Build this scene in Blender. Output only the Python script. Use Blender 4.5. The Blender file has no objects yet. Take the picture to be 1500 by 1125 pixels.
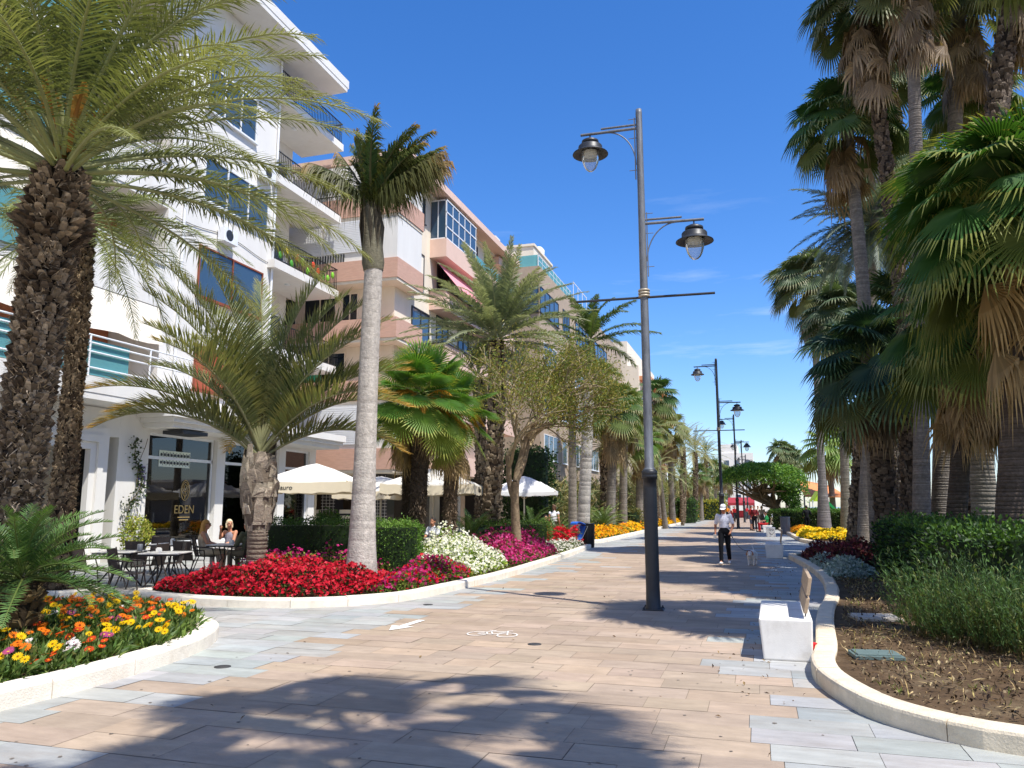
import bpy, math, random
import numpy as np
from mathutils import Vector, Matrix
R = math.radians
SC = bpy.context.scene
COL = SC.collection
# ------------------------------------------------------------------ camera, sky, sun, exposure
CAM_H = 1.65; FPX = 1150.0; PITCH = math.atan(179.5/FPX); YAW = R(17.19)
cam = bpy.data.cameras.new('camera'); camo = bpy.data.objects.new('camera', cam); COL.objects.link(camo)
cam.sensor_width = 36; cam.lens = FPX/1500*36; cam.clip_end = 6000; cam.clip_start = 0.05
camo.location = (0, 0, CAM_H); camo.rotation_euler = (R(90)+PITCH, 0, YAW)
SC.camera = camo
SUN_EL = R(60); SUN_DIR = Vector((0.86, -0.50, 0)).normalized()
world = bpy.data.worlds.new('World'); SC.world = world; world.use_nodes = True
wn = world.node_tree; wn.nodes.clear()
sky = wn.nodes.new('ShaderNodeTexSky'); sky.sky_type = 'NISHITA'; sky.sun_disc = False
sky.sun_elevation = SUN_EL; sky.sun_rotation = math.atan2(SUN_DIR.x, SUN_DIR.y)
sky.air_density = 1.0; sky.dust_density = 0.35; sky.ozone_density = 2.6; sky.altitude = 0
tc = wn.nodes.new('ShaderNodeTexCoord'); mp = wn.nodes.new('ShaderNodeMapping'); mp.inputs['Scale'].default_value = (1.6, 1.6, 13)
nz = wn.nodes.new('ShaderNodeTexNoise'); nz.inputs['Scale'].default_value = 2.3; nz.inputs['Detail'].default_value = 7; nz.inputs['Roughness'].default_value = .62
rp = wn.nodes.new('ShaderNodeValToRGB'); rp.color_ramp.elements[0].position = .60; rp.color_ramp.elements[1].position = .92
sx = wn.nodes.new('ShaderNodeSeparateXYZ'); mr = wn.nodes.new('ShaderNodeMapRange')
mr.inputs[1].default_value = .45; mr.inputs[2].default_value = .12; mr.inputs[3].default_value = 0; mr.inputs[4].default_value = .55
mul = wn.nodes.new('ShaderNodeMath'); mul.operation = 'MULTIPLY'
hs = wn.nodes.new('ShaderNodeHueSaturation'); hs.inputs['Saturation'].default_value = 1.30; hs.inputs['Value'].default_value = 1.35
mx = wn.nodes.new('ShaderNodeMixRGB'); mx.inputs[2].default_value = (6.2, 6.6, 7.2, 1)
# unseen white cloud added behind the viewer to lift and neutralise shadow fill
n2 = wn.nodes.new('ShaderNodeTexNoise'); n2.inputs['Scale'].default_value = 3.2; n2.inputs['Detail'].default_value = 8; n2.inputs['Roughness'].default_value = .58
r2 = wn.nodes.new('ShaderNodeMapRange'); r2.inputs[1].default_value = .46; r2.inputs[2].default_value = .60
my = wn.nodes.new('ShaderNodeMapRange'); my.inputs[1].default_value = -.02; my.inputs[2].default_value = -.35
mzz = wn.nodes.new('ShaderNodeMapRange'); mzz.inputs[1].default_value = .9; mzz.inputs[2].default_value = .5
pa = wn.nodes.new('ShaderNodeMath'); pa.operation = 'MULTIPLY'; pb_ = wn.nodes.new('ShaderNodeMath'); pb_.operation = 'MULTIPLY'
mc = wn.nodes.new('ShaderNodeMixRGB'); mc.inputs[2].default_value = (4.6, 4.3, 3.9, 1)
bg = wn.nodes.new('ShaderNodeBackground'); bg.inputs['Strength'].default_value = 0.15
wo = wn.nodes.new('ShaderNodeOutputWorld')
L = wn.links.new
L(tc.outputs['Generated'], mp.inputs['Vector']); L(mp.outputs[0], nz.inputs['Vector']); L(nz.outputs['Fac'], rp.inputs['Fac'])
L(tc.outputs['Generated'], sx.inputs[0]); L(sx.outputs['Z'], mr.inputs[0]); L(rp.outputs['Color'], mul.inputs[0]); L(mr.outputs[0], mul.inputs[1])
tn = wn.nodes.new('ShaderNodeMixRGB'); tn.blend_type = 'MULTIPLY'; tn.inputs[0].default_value = 1; tn.inputs[2].default_value = (.62, .65, .80, 1)
L(sky.outputs['Color'], hs.inputs['Color']); L(hs.outputs['Color'], tn.inputs[1]); L(tn.outputs[0], mx.inputs[1]); L(mul.outputs[0], mx.inputs[0])
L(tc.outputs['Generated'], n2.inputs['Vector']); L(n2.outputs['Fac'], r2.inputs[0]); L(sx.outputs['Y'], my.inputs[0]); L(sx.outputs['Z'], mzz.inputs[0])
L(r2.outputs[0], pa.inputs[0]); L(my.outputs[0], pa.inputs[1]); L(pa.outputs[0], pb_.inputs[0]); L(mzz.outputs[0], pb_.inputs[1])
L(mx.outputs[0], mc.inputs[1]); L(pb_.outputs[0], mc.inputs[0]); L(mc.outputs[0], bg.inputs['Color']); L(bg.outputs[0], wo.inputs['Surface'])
sl = bpy.data.lights.new('sun', 'SUN'); sl.energy = 4.6; sl.angle = R(0.53); sl.color = (1, .965, .90)
so = bpy.data.objects.new('sun', sl); COL.objects.link(so)
sv = SUN_DIR*math.cos(SUN_EL)+Vector((0, 0, math.sin(SUN_EL)))
so.rotation_euler = sv.to_track_quat('Z', 'Y').to_euler(); so.location = sv*60
SC.view_settings.view_transform = 'Standard'; SC.view_settings.look = 'None'; SC.view_settings.gamma = 1
SC.view_settings.exposure = 0.45
SC.cycles.max_bounces = 7; SC.cycles.transparent_max_bounces = 8
# ------------------------------------------------------------------ where a photo pixel (1500x1125) meets the ground or a distance
def ray(px, py):
    u = (px-750)/FPX; v = -(py-562.5)/FPX
    h = math.cos(PITCH)-v*math.sin(PITCH); z = math.sin(PITCH)+v*math.cos(PITCH)
    c, s = math.cos(YAW), math.sin(YAW)
    return Vector((c*u-s*h, s*u+c*h, z)), h
def G(px, py, z=0):
    r, h = ray(px, py); t = (z-CAM_H)/r.z
    return Vector((r.x*t, r.y*t, z))
def D(px, py, d):                     # point seen at a pixel, d metres ahead
    r, h = ray(px, py); t = d/h
    return Vector((r.x*t, r.y*t, CAM_H+r.z*t))
def B(px, d, z=0):                    # ground position in a pixel column, d metres ahead
    p = D(px, 742.0+1921.0/d, d); p.z = z
    return p
# ------------------------------------------------------------------ mesh collector
def lin(h):
    if not isinstance(h, str): return tuple(h)
    h = h.lstrip('#'); v = [int(h[i:i+2], 16)/255 for i in (0, 2, 4)]
    return tuple(c/12.92 if c <= .04045 else ((c+.055)/1.055)**2.4 for c in v)
class MB:
    def __init__(s): s.v = []; s.n = 0; s.f = []
    def add(s, verts, faces, col=(1, 1, 1), mat=0, smooth=False):
        verts = np.asarray(verts, dtype=np.float64).reshape(-1, 3)
        faces = np.asarray(faces, dtype=np.int64)
        if len(faces) == 0: return
        c = np.asarray(col, dtype=np.float64)
        if c.ndim == 1: c = np.tile(c, (len(faces), 1))
        s.v.append(verts); s.f.append((faces+s.n, c, mat, smooth)); s.n += len(verts)
    def mesh(s, name, mats):
        me = bpy.data.meshes.new(name)
        V = np.concatenate(s.v); me.vertices.add(len(V)); me.vertices.foreach_set('co', V.astype(np.float32).ravel())
        loops = []; tot = []; cols = []; mi = []; sm = []
        for f, c, m, smo in s.f:
            loops.append(f.ravel()); tot.append(np.full(len(f), f.shape[1])); cols.append(c)
            mi.append(np.full(len(f), m)); sm.append(np.full(len(f), smo))
        loops = np.concatenate(loops); tot = np.concatenate(tot); cols = np.concatenate(cols)
        me.loops.add(len(loops)); me.loops.foreach_set('vertex_index', loops.astype(np.int32))
        me.polygons.add(len(tot)); st = np.concatenate([[0], np.cumsum(tot)[:-1]])
        me.polygons.foreach_set('loop_start', st.astype(np.int32)); me.polygons.foreach_set('loop_total', tot.astype(np.int32))
        me.polygons.foreach_set('material_index', np.concatenate(mi).astype(np.int32))
        me.polygons.foreach_set('use_smooth', np.concatenate(sm).astype(bool))
        a = me.attributes.new('Col', 'FLOAT_VECTOR', 'FACE'); a.data.foreach_set('vector', cols.astype(np.float32).ravel())
        for m in (mats if isinstance(mats, (list, tuple)) else [mats]): me.materials.append(m)
        me.update(calc_edges=True); me.validate()
        return me
    def build(s, name, mats, parent=None, loc=None, bevel=0, seg=2):
        o = bpy.data.objects.new(name, s.mesh(name, mats)); COL.objects.link(o)
        if parent: o.parent = parent
        if loc is not None: o.location = loc
        if bevel:
            b = o.modifiers.new('bevel', 'BEVEL'); b.width = bevel; b.segments = seg; b.limit_method = 'ANGLE'
        return o
    # --- shapes
    def box(s, x0, x1, y0, y1, z0, z1, col=(1, 1, 1), mat=0):
        if x0 > x1: x0, x1 = x1, x0
        if y0 > y1: y0, y1 = y1, y0
        v = [(x0,y0,z0),(x1,y0,z0),(x1,y1,z0),(x0,y1,z0),(x0,y0,z1),(x1,y0,z1),(x1,y1,z1),(x0,y1,z1)]
        s.add(v, [(0,3,2,1),(4,5,6,7),(0,1,5,4),(1,2,6,5),(2,3,7,6),(3,0,4,7)], col, mat)
    def bar(s, p, q, w, h, col=(1, 1, 1), mat=0, up=(0, 0, 1)):
        p = Vector(p); q = Vector(q); d = (q-p).normalized(); up = Vector(up)
        if abs(d.dot(up)) > .99: up = Vector((1, 0, 0))
        a = d.cross(up).normalized(); b = a.cross(d)
        v = []
        for e in (p, q):
            for sx, sy in ((-1,-1),(1,-1),(1,1),(-1,1)): v.append(e+a*(sx*w/2)+b*(sy*h/2))
        s.add([tuple(x) for x in v], [(0,3,2,1),(4,5,6,7),(0,1,5,4),(1,2,6,5),(2,3,7,6),(3,0,4,7)], col, mat)
    def tube(s, pts, rad, n=8, col=(1, 1, 1), mat=0, smooth=True, cap=True, jit=0, rng=None):
        P = np.asarray([tuple(p) for p in pts], float); m = len(P)
        rad = np.full(m, rad, float) if np.isscalar(rad) else np.asarray(rad, float)
        T = np.gradient(P, axis=0); T /= np.linalg.norm(T, axis=1)[:, None]+1e-9
        ref = np.array([0, 0, 1.]) if abs(T[0][2]) < .9 else np.array([1., 0, 0])
        A = np.cross(T, ref); A /= np.linalg.norm(A, axis=1)[:, None]+1e-9; Bv = np.cross(T, A)
        th = np.linspace(0, 2*np.pi, n, endpoint=False)
        rr = rad[:, None]*np.ones((m, n))
        if jit: rr = rr*(1+(rng or np.random.default_rng(1)).uniform(-jit, jit, (m, n)))
        V = P[:, None, :]+rr[..., None]*(np.cos(th)[None, :, None]*A[:, None, :]+np.sin(th)[None, :, None]*Bv[:, None, :])
        i = np.arange(m-1)[:, None]*n; j = np.arange(n)[None, :]; k = (j+1) % n
        F = np.stack([i+j, i+k, i+n+k, i+n+j], -1).reshape(-1, 4)[:, ::-1]
        V = V.reshape(-1, 3)
        s.add(V, F, col, mat, smooth)
        if cap:
            for e in (0, m-1):
                ring = V[e*n:(e+1)*n]; c = P[e]
                f = [(n, a, (a+1) % n) if e == 0 else (n, (a+1) % n, a) for a in range(n)]
                s.add(np.vstack([ring, c]), f, col, mat, False)
    def lathe(s, prof, n=20, at=(0, 0, 0), col=(1, 1, 1), mat=0, smooth=True):
        s.tube2([(at[0], at[1], at[2]+z) for r, z in prof], [max(r, 1e-4) for r, z in prof], n, col, mat, smooth)
    def tube2(s, P, rad, n, col, mat, smooth):    # stacked horizontal rings
        P = np.asarray(P, float); m = len(P); th = np.linspace(0, 2*np.pi, n, endpoint=False)
        V = np.stack([P[:, 0][:, None]+np.asarray(rad)[:, None]*np.cos(th), P[:, 1][:, None]+np.asarray(rad)[:, None]*np.sin(th), P[:, 2][:, None]+0*th], -1).reshape(-1, 3)
        i = np.arange(m-1)[:, None]*n; j = np.arange(n)[None, :]; k = (j+1) % n
        s.add(V, np.stack([i+j, i+k, i+n+k, i+n+j], -1).reshape(-1, 4), col, mat, smooth)
    def prism(s, poly, z0, z1, col=(1, 1, 1), mat=0):
        n = len(poly); v = [(x, y, z0) for x, y in poly]+[(x, y, z1) for x, y in poly]
        s.add(v, [(i, (i+1) % n, n+(i+1) % n, n+i) for i in range(n)], col, mat)
        s.add(v, [tuple(range(n))[::-1], tuple(range(n, 2*n))], col, mat)
    def ell(s, c, r, col=(1, 1, 1), mat=0, rot=None, nu=14, nv=9):
        th = np.linspace(0, 2*np.pi, nu, endpoint=False); ph = np.linspace(-np.pi/2, np.pi/2, nv)
        V = np.stack([np.cos(ph)[:, None]*np.cos(th), np.cos(ph)[:, None]*np.sin(th), np.sin(ph)[:, None]+0*th], -1).reshape(-1, 3)*np.asarray(r, float)
        if rot is not None: V = V @ np.asarray(rot).T
        V = V+np.asarray(tuple(c), float)
        i = np.arange(nv-1)[:, None]*nu; j = np.arange(nu)[None, :]; k = (j+1) % nu
        s.add(V, np.stack([i+j, i+k, i+nu+k, i+nu+j], -1).reshape(-1, 4), col, mat, True)
    def cap(s, p, q, r1, r2, col=(1, 1, 1), mat=0, n=12):        # tapered capsule
        p = np.asarray(tuple(p), float); q = np.asarray(tuple(q), float); d = q-p; Ln = np.linalg.norm(d)+1e-9; d = d/Ln
        a = np.linspace(-np.pi/2, 0, 5); b = np.linspace(0, np.pi/2, 5)
        P = [p+d*(math.sin(x)*r1) for x in a]+[q+d*(math.sin(x)*r2) for x in b]
        rr = [max(r1*math.cos(x), 1e-4) for x in a]+[max(r2*math.cos(x), 1e-4) for x in b]
        s.tubefix(P, rr, d, n, col, mat)
    def tubefix(s, P, rad, d, n, col, mat):
        P = np.asarray(P); rad = np.asarray(rad); ref = np.array([0, 0, 1.]) if abs(d[2]) < .9 else np.array([1., 0, 0])
        A = np.cross(d, ref); A /= np.linalg.norm(A); Bv = np.cross(d, A); m = len(P)
        th = np.linspace(0, 2*np.pi, n, endpoint=False)
        V = (P[:, None, :]+rad[:, None, None]*(np.cos(th)[None, :, None]*A+np.sin(th)[None, :, None]*Bv)).reshape(-1, 3)
        i = np.arange(m-1)[:, None]*n; j = np.arange(n)[None, :]; k = (j+1) % n
        s.add(V, np.stack([i+j, i+k, i+n+k, i+n+j], -1).reshape(-1, 4)[:, ::-1], col, mat, True)
# ------------------------------------------------------------------ things
def tag(o, label, cat, group=None, kind=None):
    if label: o['label'] = label
    if cat: o['category'] = cat
    if group: o['group'] = group
    if kind: o['kind'] = kind
    return o
def thing(name, label, cat, loc=(0, 0, 0), rz=0, group=None):
    o = bpy.data.objects.new(name, None); COL.objects.link(o); o.location = loc; o.rotation_euler = (0, 0, rz); o.empty_display_size = .2
    return tag(o, label, cat, group)
def dup(root, loc, rz=0, label=None, group=None, sc=None):
    def cp(o, par):
        c = o.copy(); COL.objects.link(c)
        if par is not None: c.parent = par
        for ch in list(o.children): cp(ch, c)
        return c
    r = cp(root, None); r.location = loc; r.rotation_euler = (0, 0, rz)
    if sc is not None: r.scale = (sc, sc, sc) if np.isscalar(sc) else sc
    if label: r['label'] = label
    if group: r['group'] = group
    return r
def structure(o): o['kind'] = 'structure'; return o
# ------------------------------------------------------------------ materials
def nodes(name):
    m = bpy.data.materials.new(name); m.use_nodes = True; t = m.node_tree; t.nodes.clear()
    out = t.nodes.new('ShaderNodeOutputMaterial'); b = t.nodes.new('ShaderNodeBsdfPrincipled'); t.links.new(b.outputs[0], out.inputs['Surface'])
    return m, t, b, out
def mat(name, col, rough=.6, var=.12, scale=6, metal=0, bump=0, bscale=40, spec=.4, stretch=(1, 1, 1), attr=False, dirt=0, dirtcol='#6a6055', emit=0):
    m, t, b, out = nodes(name); c = lin(col)
    tc = t.nodes.new('ShaderNodeTexCoord'); mp = t.nodes.new('ShaderNodeMapping'); mp.inputs['Scale'].default_value = stretch
    n = t.nodes.new('ShaderNodeTexNoise'); n.inputs['Scale'].default_value = scale; n.inputs['Detail'].default_value = 6; n.inputs['Roughness'].default_value = .65
    t.links.new(tc.outputs['Object'], mp.inputs[0]); t.links.new(mp.outputs[0], n.inputs['Vector'])
    mr = t.nodes.new('ShaderNodeMapRange'); mr.inputs[1].default_value = .25; mr.inputs[2].default_value = .75; mr.inputs[3].default_value = 1-var; mr.inputs[4].default_value = 1+var
    t.links.new(n.outputs['Fac'], mr.inputs[0])
    mixc = t.nodes.new('ShaderNodeVectorMath'); mixc.operation = 'SCALE'; mixc.inputs[0].default_value = c
    if attr:
        a = t.nodes.new('ShaderNodeAttribute'); a.attribute_name = 'Col'
        mm = t.nodes.new('ShaderNodeVectorMath'); mm.operation = 'MULTIPLY'; mm.inputs[1].default_value = c
        t.links.new(a.outputs['Vector'], mm.inputs[0]); t.links.new(mm.outputs[0], mixc.inputs[0])
    t.links.new(mr.outputs[0], mixc.inputs['Scale'])
    last = mixc.outputs[0]
    if dirt:
        n2 = t.nodes.new('ShaderNodeTexNoise'); n2.inputs['Scale'].default_value = scale*.35; n2.inputs['Detail'].default_value = 9; n2.inputs['Roughness'].default_value = .75
        t.links.new(mp.outputs[0], n2.inputs['Vector'])
        r2 = t.nodes.new('ShaderNodeMapRange'); r2.inputs[1].default_value = .5; r2.inputs[2].default_value = .75; r2.inputs[3].default_value = 0; r2.inputs[4].default_value = dirt
        t.links.new(n2.outputs['Fac'], r2.inputs[0])
        mx = t.nodes.new('ShaderNodeMixRGB'); mx.inputs[2].default_value = (*lin(dirtcol), 1)
        t.links.new(r2.outputs[0], mx.inputs[0]); t.links.new(last, mx.inputs[1]); last = mx.outputs[0]
    t.links.new(last, b.inputs['Base Color'])
    b.inputs['Roughness'].default_value = rough; b.inputs['Metallic'].default_value = metal; b.inputs['Specular IOR Level'].default_value = spec
    if emit:
        t.links.new(last, b.inputs['Emission Color']); b.inputs['Emission Strength'].default_value = emit
    if bump:
        n3 = t.nodes.new('ShaderNodeTexNoise'); n3.inputs['Scale'].default_value = bscale; n3.inputs['Detail'].default_value = 5
        t.links.new(mp.outputs[0], n3.inputs['Vector'])
        bp = t.nodes.new('ShaderNodeBump'); bp.inputs['Strength'].default_value = bump; bp.inputs['Distance'].default_value = .02
        t.links.new(n3.outputs['Fac'], bp.inputs['Height']); t.links.new(bp.outputs[0], b.inputs['Normal'])
    return m
def leafmat(name, trans=.35, rough=.42, spec=.45, tint=(1.25, 1.2, .55)):
    m, t, b, out = nodes(name)
    a = t.nodes.new('ShaderNodeAttribute'); a.attribute_name = 'Col'
    t.links.new(a.outputs['Vector'], b.inputs['Base Color']); b.inputs['Roughness'].default_value = rough; b.inputs['Specular IOR Level'].default_value = spec
    tr = t.nodes.new('ShaderNodeBsdfTranslucent'); mm = t.nodes.new('ShaderNodeVectorMath'); mm.operation = 'MULTIPLY'; mm.inputs[1].default_value = tint
    t.links.new(a.outputs['Vector'], mm.inputs[0]); t.links.new(mm.outputs[0], tr.inputs['Color'])
    mx = t.nodes.new('ShaderNodeMixShader'); mx.inputs[0].default_value = trans
    t.links.new(b.outputs[0], mx.inputs[1]); t.links.new(tr.outputs[0], mx.inputs[2]); t.links.new(mx.outputs[0], out.inputs['Surface'])
    return m
def glassmat(name, col, rough=.04, spec=.9, metal=0, tr=0):
    m, t, b, out = nodes(name); b.inputs['Base Color'].default_value = (*lin(col), 1); b.inputs['Roughness'].default_value = rough
    b.inputs['Specular IOR Level'].default_value = spec; b.inputs['Metallic'].default_value = metal; b.inputs['Transmission Weight'].default_value = tr
    return m
def thinglass(name, tint, refl=.25, alpha_tint=.9):
    m, t, b, out = nodes(name)
    tb = t.nodes.new('ShaderNodeBsdfTransparent'); tb.inputs['Color'].default_value = (*lin(tint), 1)
    gl = t.nodes.new('ShaderNodeBsdfGlossy'); gl.inputs['Roughness'].default_value = .02
    fr = t.nodes.new('ShaderNodeLayerWeight'); fr.inputs['Blend'].default_value = refl
    mx = t.nodes.new('ShaderNodeMixShader'); t.links.new(fr.outputs['Fresnel'], mx.inputs[0]); t.links.new(tb.outputs[0], mx.inputs[1]); t.links.new(gl.outputs[0], mx.inputs[2])
    t.links.new(mx.outputs[0], out.inputs['Surface'])
    return m
M = {}
M['leaf'] = leafmat('leaf', .33, .52, .32)
M['leaf_thick'] = leafmat('leaf_thick', .2, .38, .5)
M['petal'] = leafmat('petal', .3, .6, .2, (1.1, 1.1, 1.1))
M['bark'] = mat('bark', (1, 1, 1), .9, .35, 14, bump=.8, bscale=30, spec=.15, attr=True)
M['plain'] = mat('plain', (1, 1, 1), .7, .08, 5, attr=True, spec=.3)
M['soil'] = mat('soil', '#584735', .95, .45, 5, bump=1, bscale=18, spec=.1, dirt=.6, dirtcol='#8d7d62')
M['kerb'] = mat('kerb_stone', '#e6dccb', .85, .12, 5, bump=.35, bscale=60, spec=.2, dirt=.42, dirtcol='#b29a7c')
M['concrete'] = mat('white_concrete', '#e4e0d8', .75, .07, 5, bump=.12, bscale=80, spec=.25, dirt=.55, dirtcol='#a39783')
M['white'] = mat('white_render', '#e1ded8', .8, .05, 1.6, bump=.06, bscale=60, spec=.2, dirt=.32, dirtcol='#c3b8a6', stretch=(1, 1, .22))
M['cream'] = mat('cream_render', '#e8dcc8', .8, .05, 1.8, bump=.06, bscale=60, spec=.2, dirt=.3, dirtcol='#bfae94', stretch=(1, 1, .25))
M['steel'] = mat('galvanised', '#74777c', .5, .35, 14, metal=.3, bump=.06, bscale=50, stretch=(1, 1, .22), dirt=.7, dirtcol='#4a4c50')
M['darkmetal'] = mat('dark_metal', '#2b2d31', .45, .2, 8, spec=.5, bump=.05, bscale=60)
M['blackmetal'] = mat('black_metal', '#17181a', .5, .15, 8, spec=.5)
# ------------------------------------------------------------------ plant builders
def nrm(a): return a/(np.linalg.norm(a, axis=-1, keepdims=True)+1e-9)
def frond(mb, base, az, el, Ln, droop, rng, nl=60, ll=.5, lw=.03, vang=.35, c0='#5b6b3a', c1='#8a8a50', pet=.16, sag=.25, wind=(0, 0, 0), tipdry=0, dry='#c08a3a', rach='#8f9560', rw=.022, var=.22, a0=66, a1=24, side_bend=0):
    m = 12; t = np.linspace(0, 1, m)
    ang = el-droop*t**1.35; azs = az+side_bend*t
    d = np.stack([np.cos(ang)*np.cos(azs), np.cos(ang)*np.sin(azs), np.sin(ang)], -1)
    P = np.asarray(tuple(base))+np.vstack([[0, 0, 0], np.cumsum((d[1:]+d[:-1])/2*Ln/(m-1), axis=0)])
    P = P+np.asarray(wind)*Ln*(t**2)[:, None]
    mb.tube(P, rw*(1-t*.85)+.002, 5, lin(rach), 0, True, False)
    ts = np.linspace(pet, .985, nl)+rng.uniform(-.004, .004, nl)
    ts = np.clip(ts, 0, .999)
    p = np.stack([np.interp(ts, t, P[:, k]) for k in range(3)], -1)
    T = nrm(np.gradient(P, axis=0)); tg = nrm(np.stack([np.interp(ts, t, T[:, k]) for k in range(3)], -1))
    sd = np.cross(tg, np.array([0, 0, 1.])); sd = nrm(np.where(np.linalg.norm(sd, axis=1)[:, None] < .05, np.array([[-math.sin(az), math.cos(az), 0]]), sd))
    nm = np.cross(sd, tg)
    prof = np.clip(np.interp(ts, [pet, pet+.08, .35, .7, 1], [.45, .8, 1, .82, .35]), 0, 1)
    C0, C1, CD = np.array(lin(c0)), np.array(lin(c1)), np.array(lin(dry))
    for s in (-1, 1):
        a = np.interp(ts, [pet, 1], [R(a0), R(a1)])+rng.uniform(-.12, .12, nl)
        v = vang+rng.uniform(-.22, .22, nl)
        dr = tg*np.cos(a)[:, None]+(s*sd*np.cos(v)[:, None]+nm*np.sin(v)[:, None])*np.sin(a)[:, None]
        le = (ll*prof*rng.uniform(.85, 1.12, nl))[:, None]
        w = tg*(lw*.5)*rng.uniform(.8, 1.2, (nl, 1))
        b0 = p; mid = p+dr*le*.52; tip = p+dr*le; 
        mid = mid-np.array([0, 0, 1.])*le*sag*.22; tip = tip-np.array([0, 0, 1.])*le*sag*rng.uniform(.5, 1.4, (nl, 1))+np.asarray(wind)*le*.5
        V = np.stack([b0-w*.6, b0+w*.6, mid+w, mid-w, tip], 1).reshape(-1, 3); i = np.arange(nl)*5
        k = ts**1.6*.7+rng.uniform(0, .3, nl)
        c = C0*(1-k[:, None])+C1*k[:, None]
        if tipdry: 
            q = np.clip((ts-1+tipdry)/max(tipdry, .01)+rng.uniform(-.35, .35, nl), 0, 1)[:, None]; c = c*(1-q)+CD*q
        c = c*rng.uniform(1-var, 1+var, (nl, 1))
        mb.add(V, np.stack([i, i+1, i+2, i+3], -1), c); 
        ct = c*(1-.10*bool(tipdry))+CD*.10*bool(tipdry)
        mb.add(V, np.stack([i+3, i+2, i+4], -1), ct)
def feather_crown(seed, nf=46, Ln=3.4, elmax=85, elmin=-25, droop=1.2, dr_rand=.25, base_r=.22, base_h=.5, lean=(0, 0), **kw):
    rng = np.random.default_rng(seed); mb = MB()
    for i in range(nf):
        f = i/(nf-1); az = i*2.39996+rng.uniform(-.25, .25)
        el = R(elmax+(elmin-elmax)*f**.85+rng.uniform(-6, 6))
        b = np.array([math.cos(az)*base_r*f, math.sin(az)*base_r*f, base_h*(1-f)])
        dd = droop*(1-.35*f)*(1+rng.uniform(-dr_rand, dr_rand))
        frond(mb, b, az, el, Ln*rng.uniform(.85, 1.08)*(.72+.28*min(1, f*3+.2)), dd, rng, side_bend=rng.uniform(-.35, .35), **kw)
    return mb, rng
def fan_leaf(mb, base, az, el, pl, Rr, rng, nseg=40, spread=150, col='#4d6b2c', tipc='#8d8a4a', droop=.25, pleat=.03, fold=.25, hang=.3, pcol='#7d8a4c', pw=.016, cup=.2, wind=(0, 0, 0), var=.16, ragged=.12, split=.48):
    d = np.array([math.cos(el)*math.cos(az), math.cos(el)*math.sin(az), math.sin(el)])
    k = np.linspace(0, 1, 5); P = np.asarray(tuple(base))+d*(pl*k)[:, None]-np.array([0, 0, 1.])*(droop*pl*.35*k**2)[:, None]+np.asarray(wind)*pl*(k**2)[:, None]
    mb.tube(P, pw*(1-.45*k), 4, lin(pcol), 0, True, False)
    hub = P[-1]; ax = nrm(P[-1]-P[-2]); ax = nrm(ax-np.array([0, 0, 1.])*hang+np.asarray(wind)*.8)
    sd = np.cross(ax, np.array([0, 0, 1.])); sd = np.array([-math.sin(az), math.cos(az), 0]) if np.linalg.norm(sd) < .1 else nrm(sd)
    tw = rng.uniform(-.35, .35); nm = np.cross(sd, ax); sd = nrm(sd*math.cos(tw)+nm*math.sin(tw)); nm = np.cross(sd, ax)
    th = np.linspace(-R(spread), R(spread), nseg); dt = (th[1]-th[0])/2
    def dirs(a): return ax*np.cos(a)[:, None]+sd*np.sin(a)[:, None]-nm*(fold*np.abs(np.sin(a/2))[:, None])
    rad = Rr*(1-.28*(np.abs(th)/R(spread))**2)*rng.uniform(1-ragged, 1+ragged*.5, nseg)
    r1 = Rr*split
    e1 = hub+dirs(th-dt)*r1; e2 = hub+dirs(th+dt)*r1; rg = hub+dirs(th)*r1+nm*(pleat*Rr)
    Z = np.array([0, 0, 1.])
    tdr = rng.uniform(.6, 1.5, (nseg, 1))*cup
    m1 = hub+dirs(th-dt*.5)*(rad*.76)[:, None]-Z*tdr*Rr*.10; m2 = hub+dirs(th+dt*.5)*(rad*.76)[:, None]-Z*tdr*Rr*.10
    tip = hub+dirs(th+rng.uniform(-.03, .03, nseg))*rad[:, None]*.97-Z*tdr*Rr*.34+np.asarray(wind)*Rr*.25
    hb = np.tile(hub, (nseg, 1))
    V = np.stack([hb, e1, e2, rg, m1, m2, tip], 1).reshape(-1, 3); i = np.arange(nseg)*7
    C = np.array(lin(col)); CT = np.array(lin(tipc)); lv = rng.uniform(1-var, 1+var)
    c = C*lv*rng.uniform(1-var*.6, 1+var*.6, (nseg, 1)); ct = (C*.45+CT*.55)*lv*rng.uniform(.8, 1.2, (nseg, 1))
    mb.add(V, np.stack([i, i+1, i+3], -1), c); mb.add(V, np.stack([i, i+3, i+2], -1), c*.86)  # pleat shading put into the colour: one half of each fold darker
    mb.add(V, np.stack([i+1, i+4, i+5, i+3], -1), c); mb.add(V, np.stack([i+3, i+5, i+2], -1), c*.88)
    mb.add(V, np.stack([i+4, i+6, i+5], -1), ct)
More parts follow.
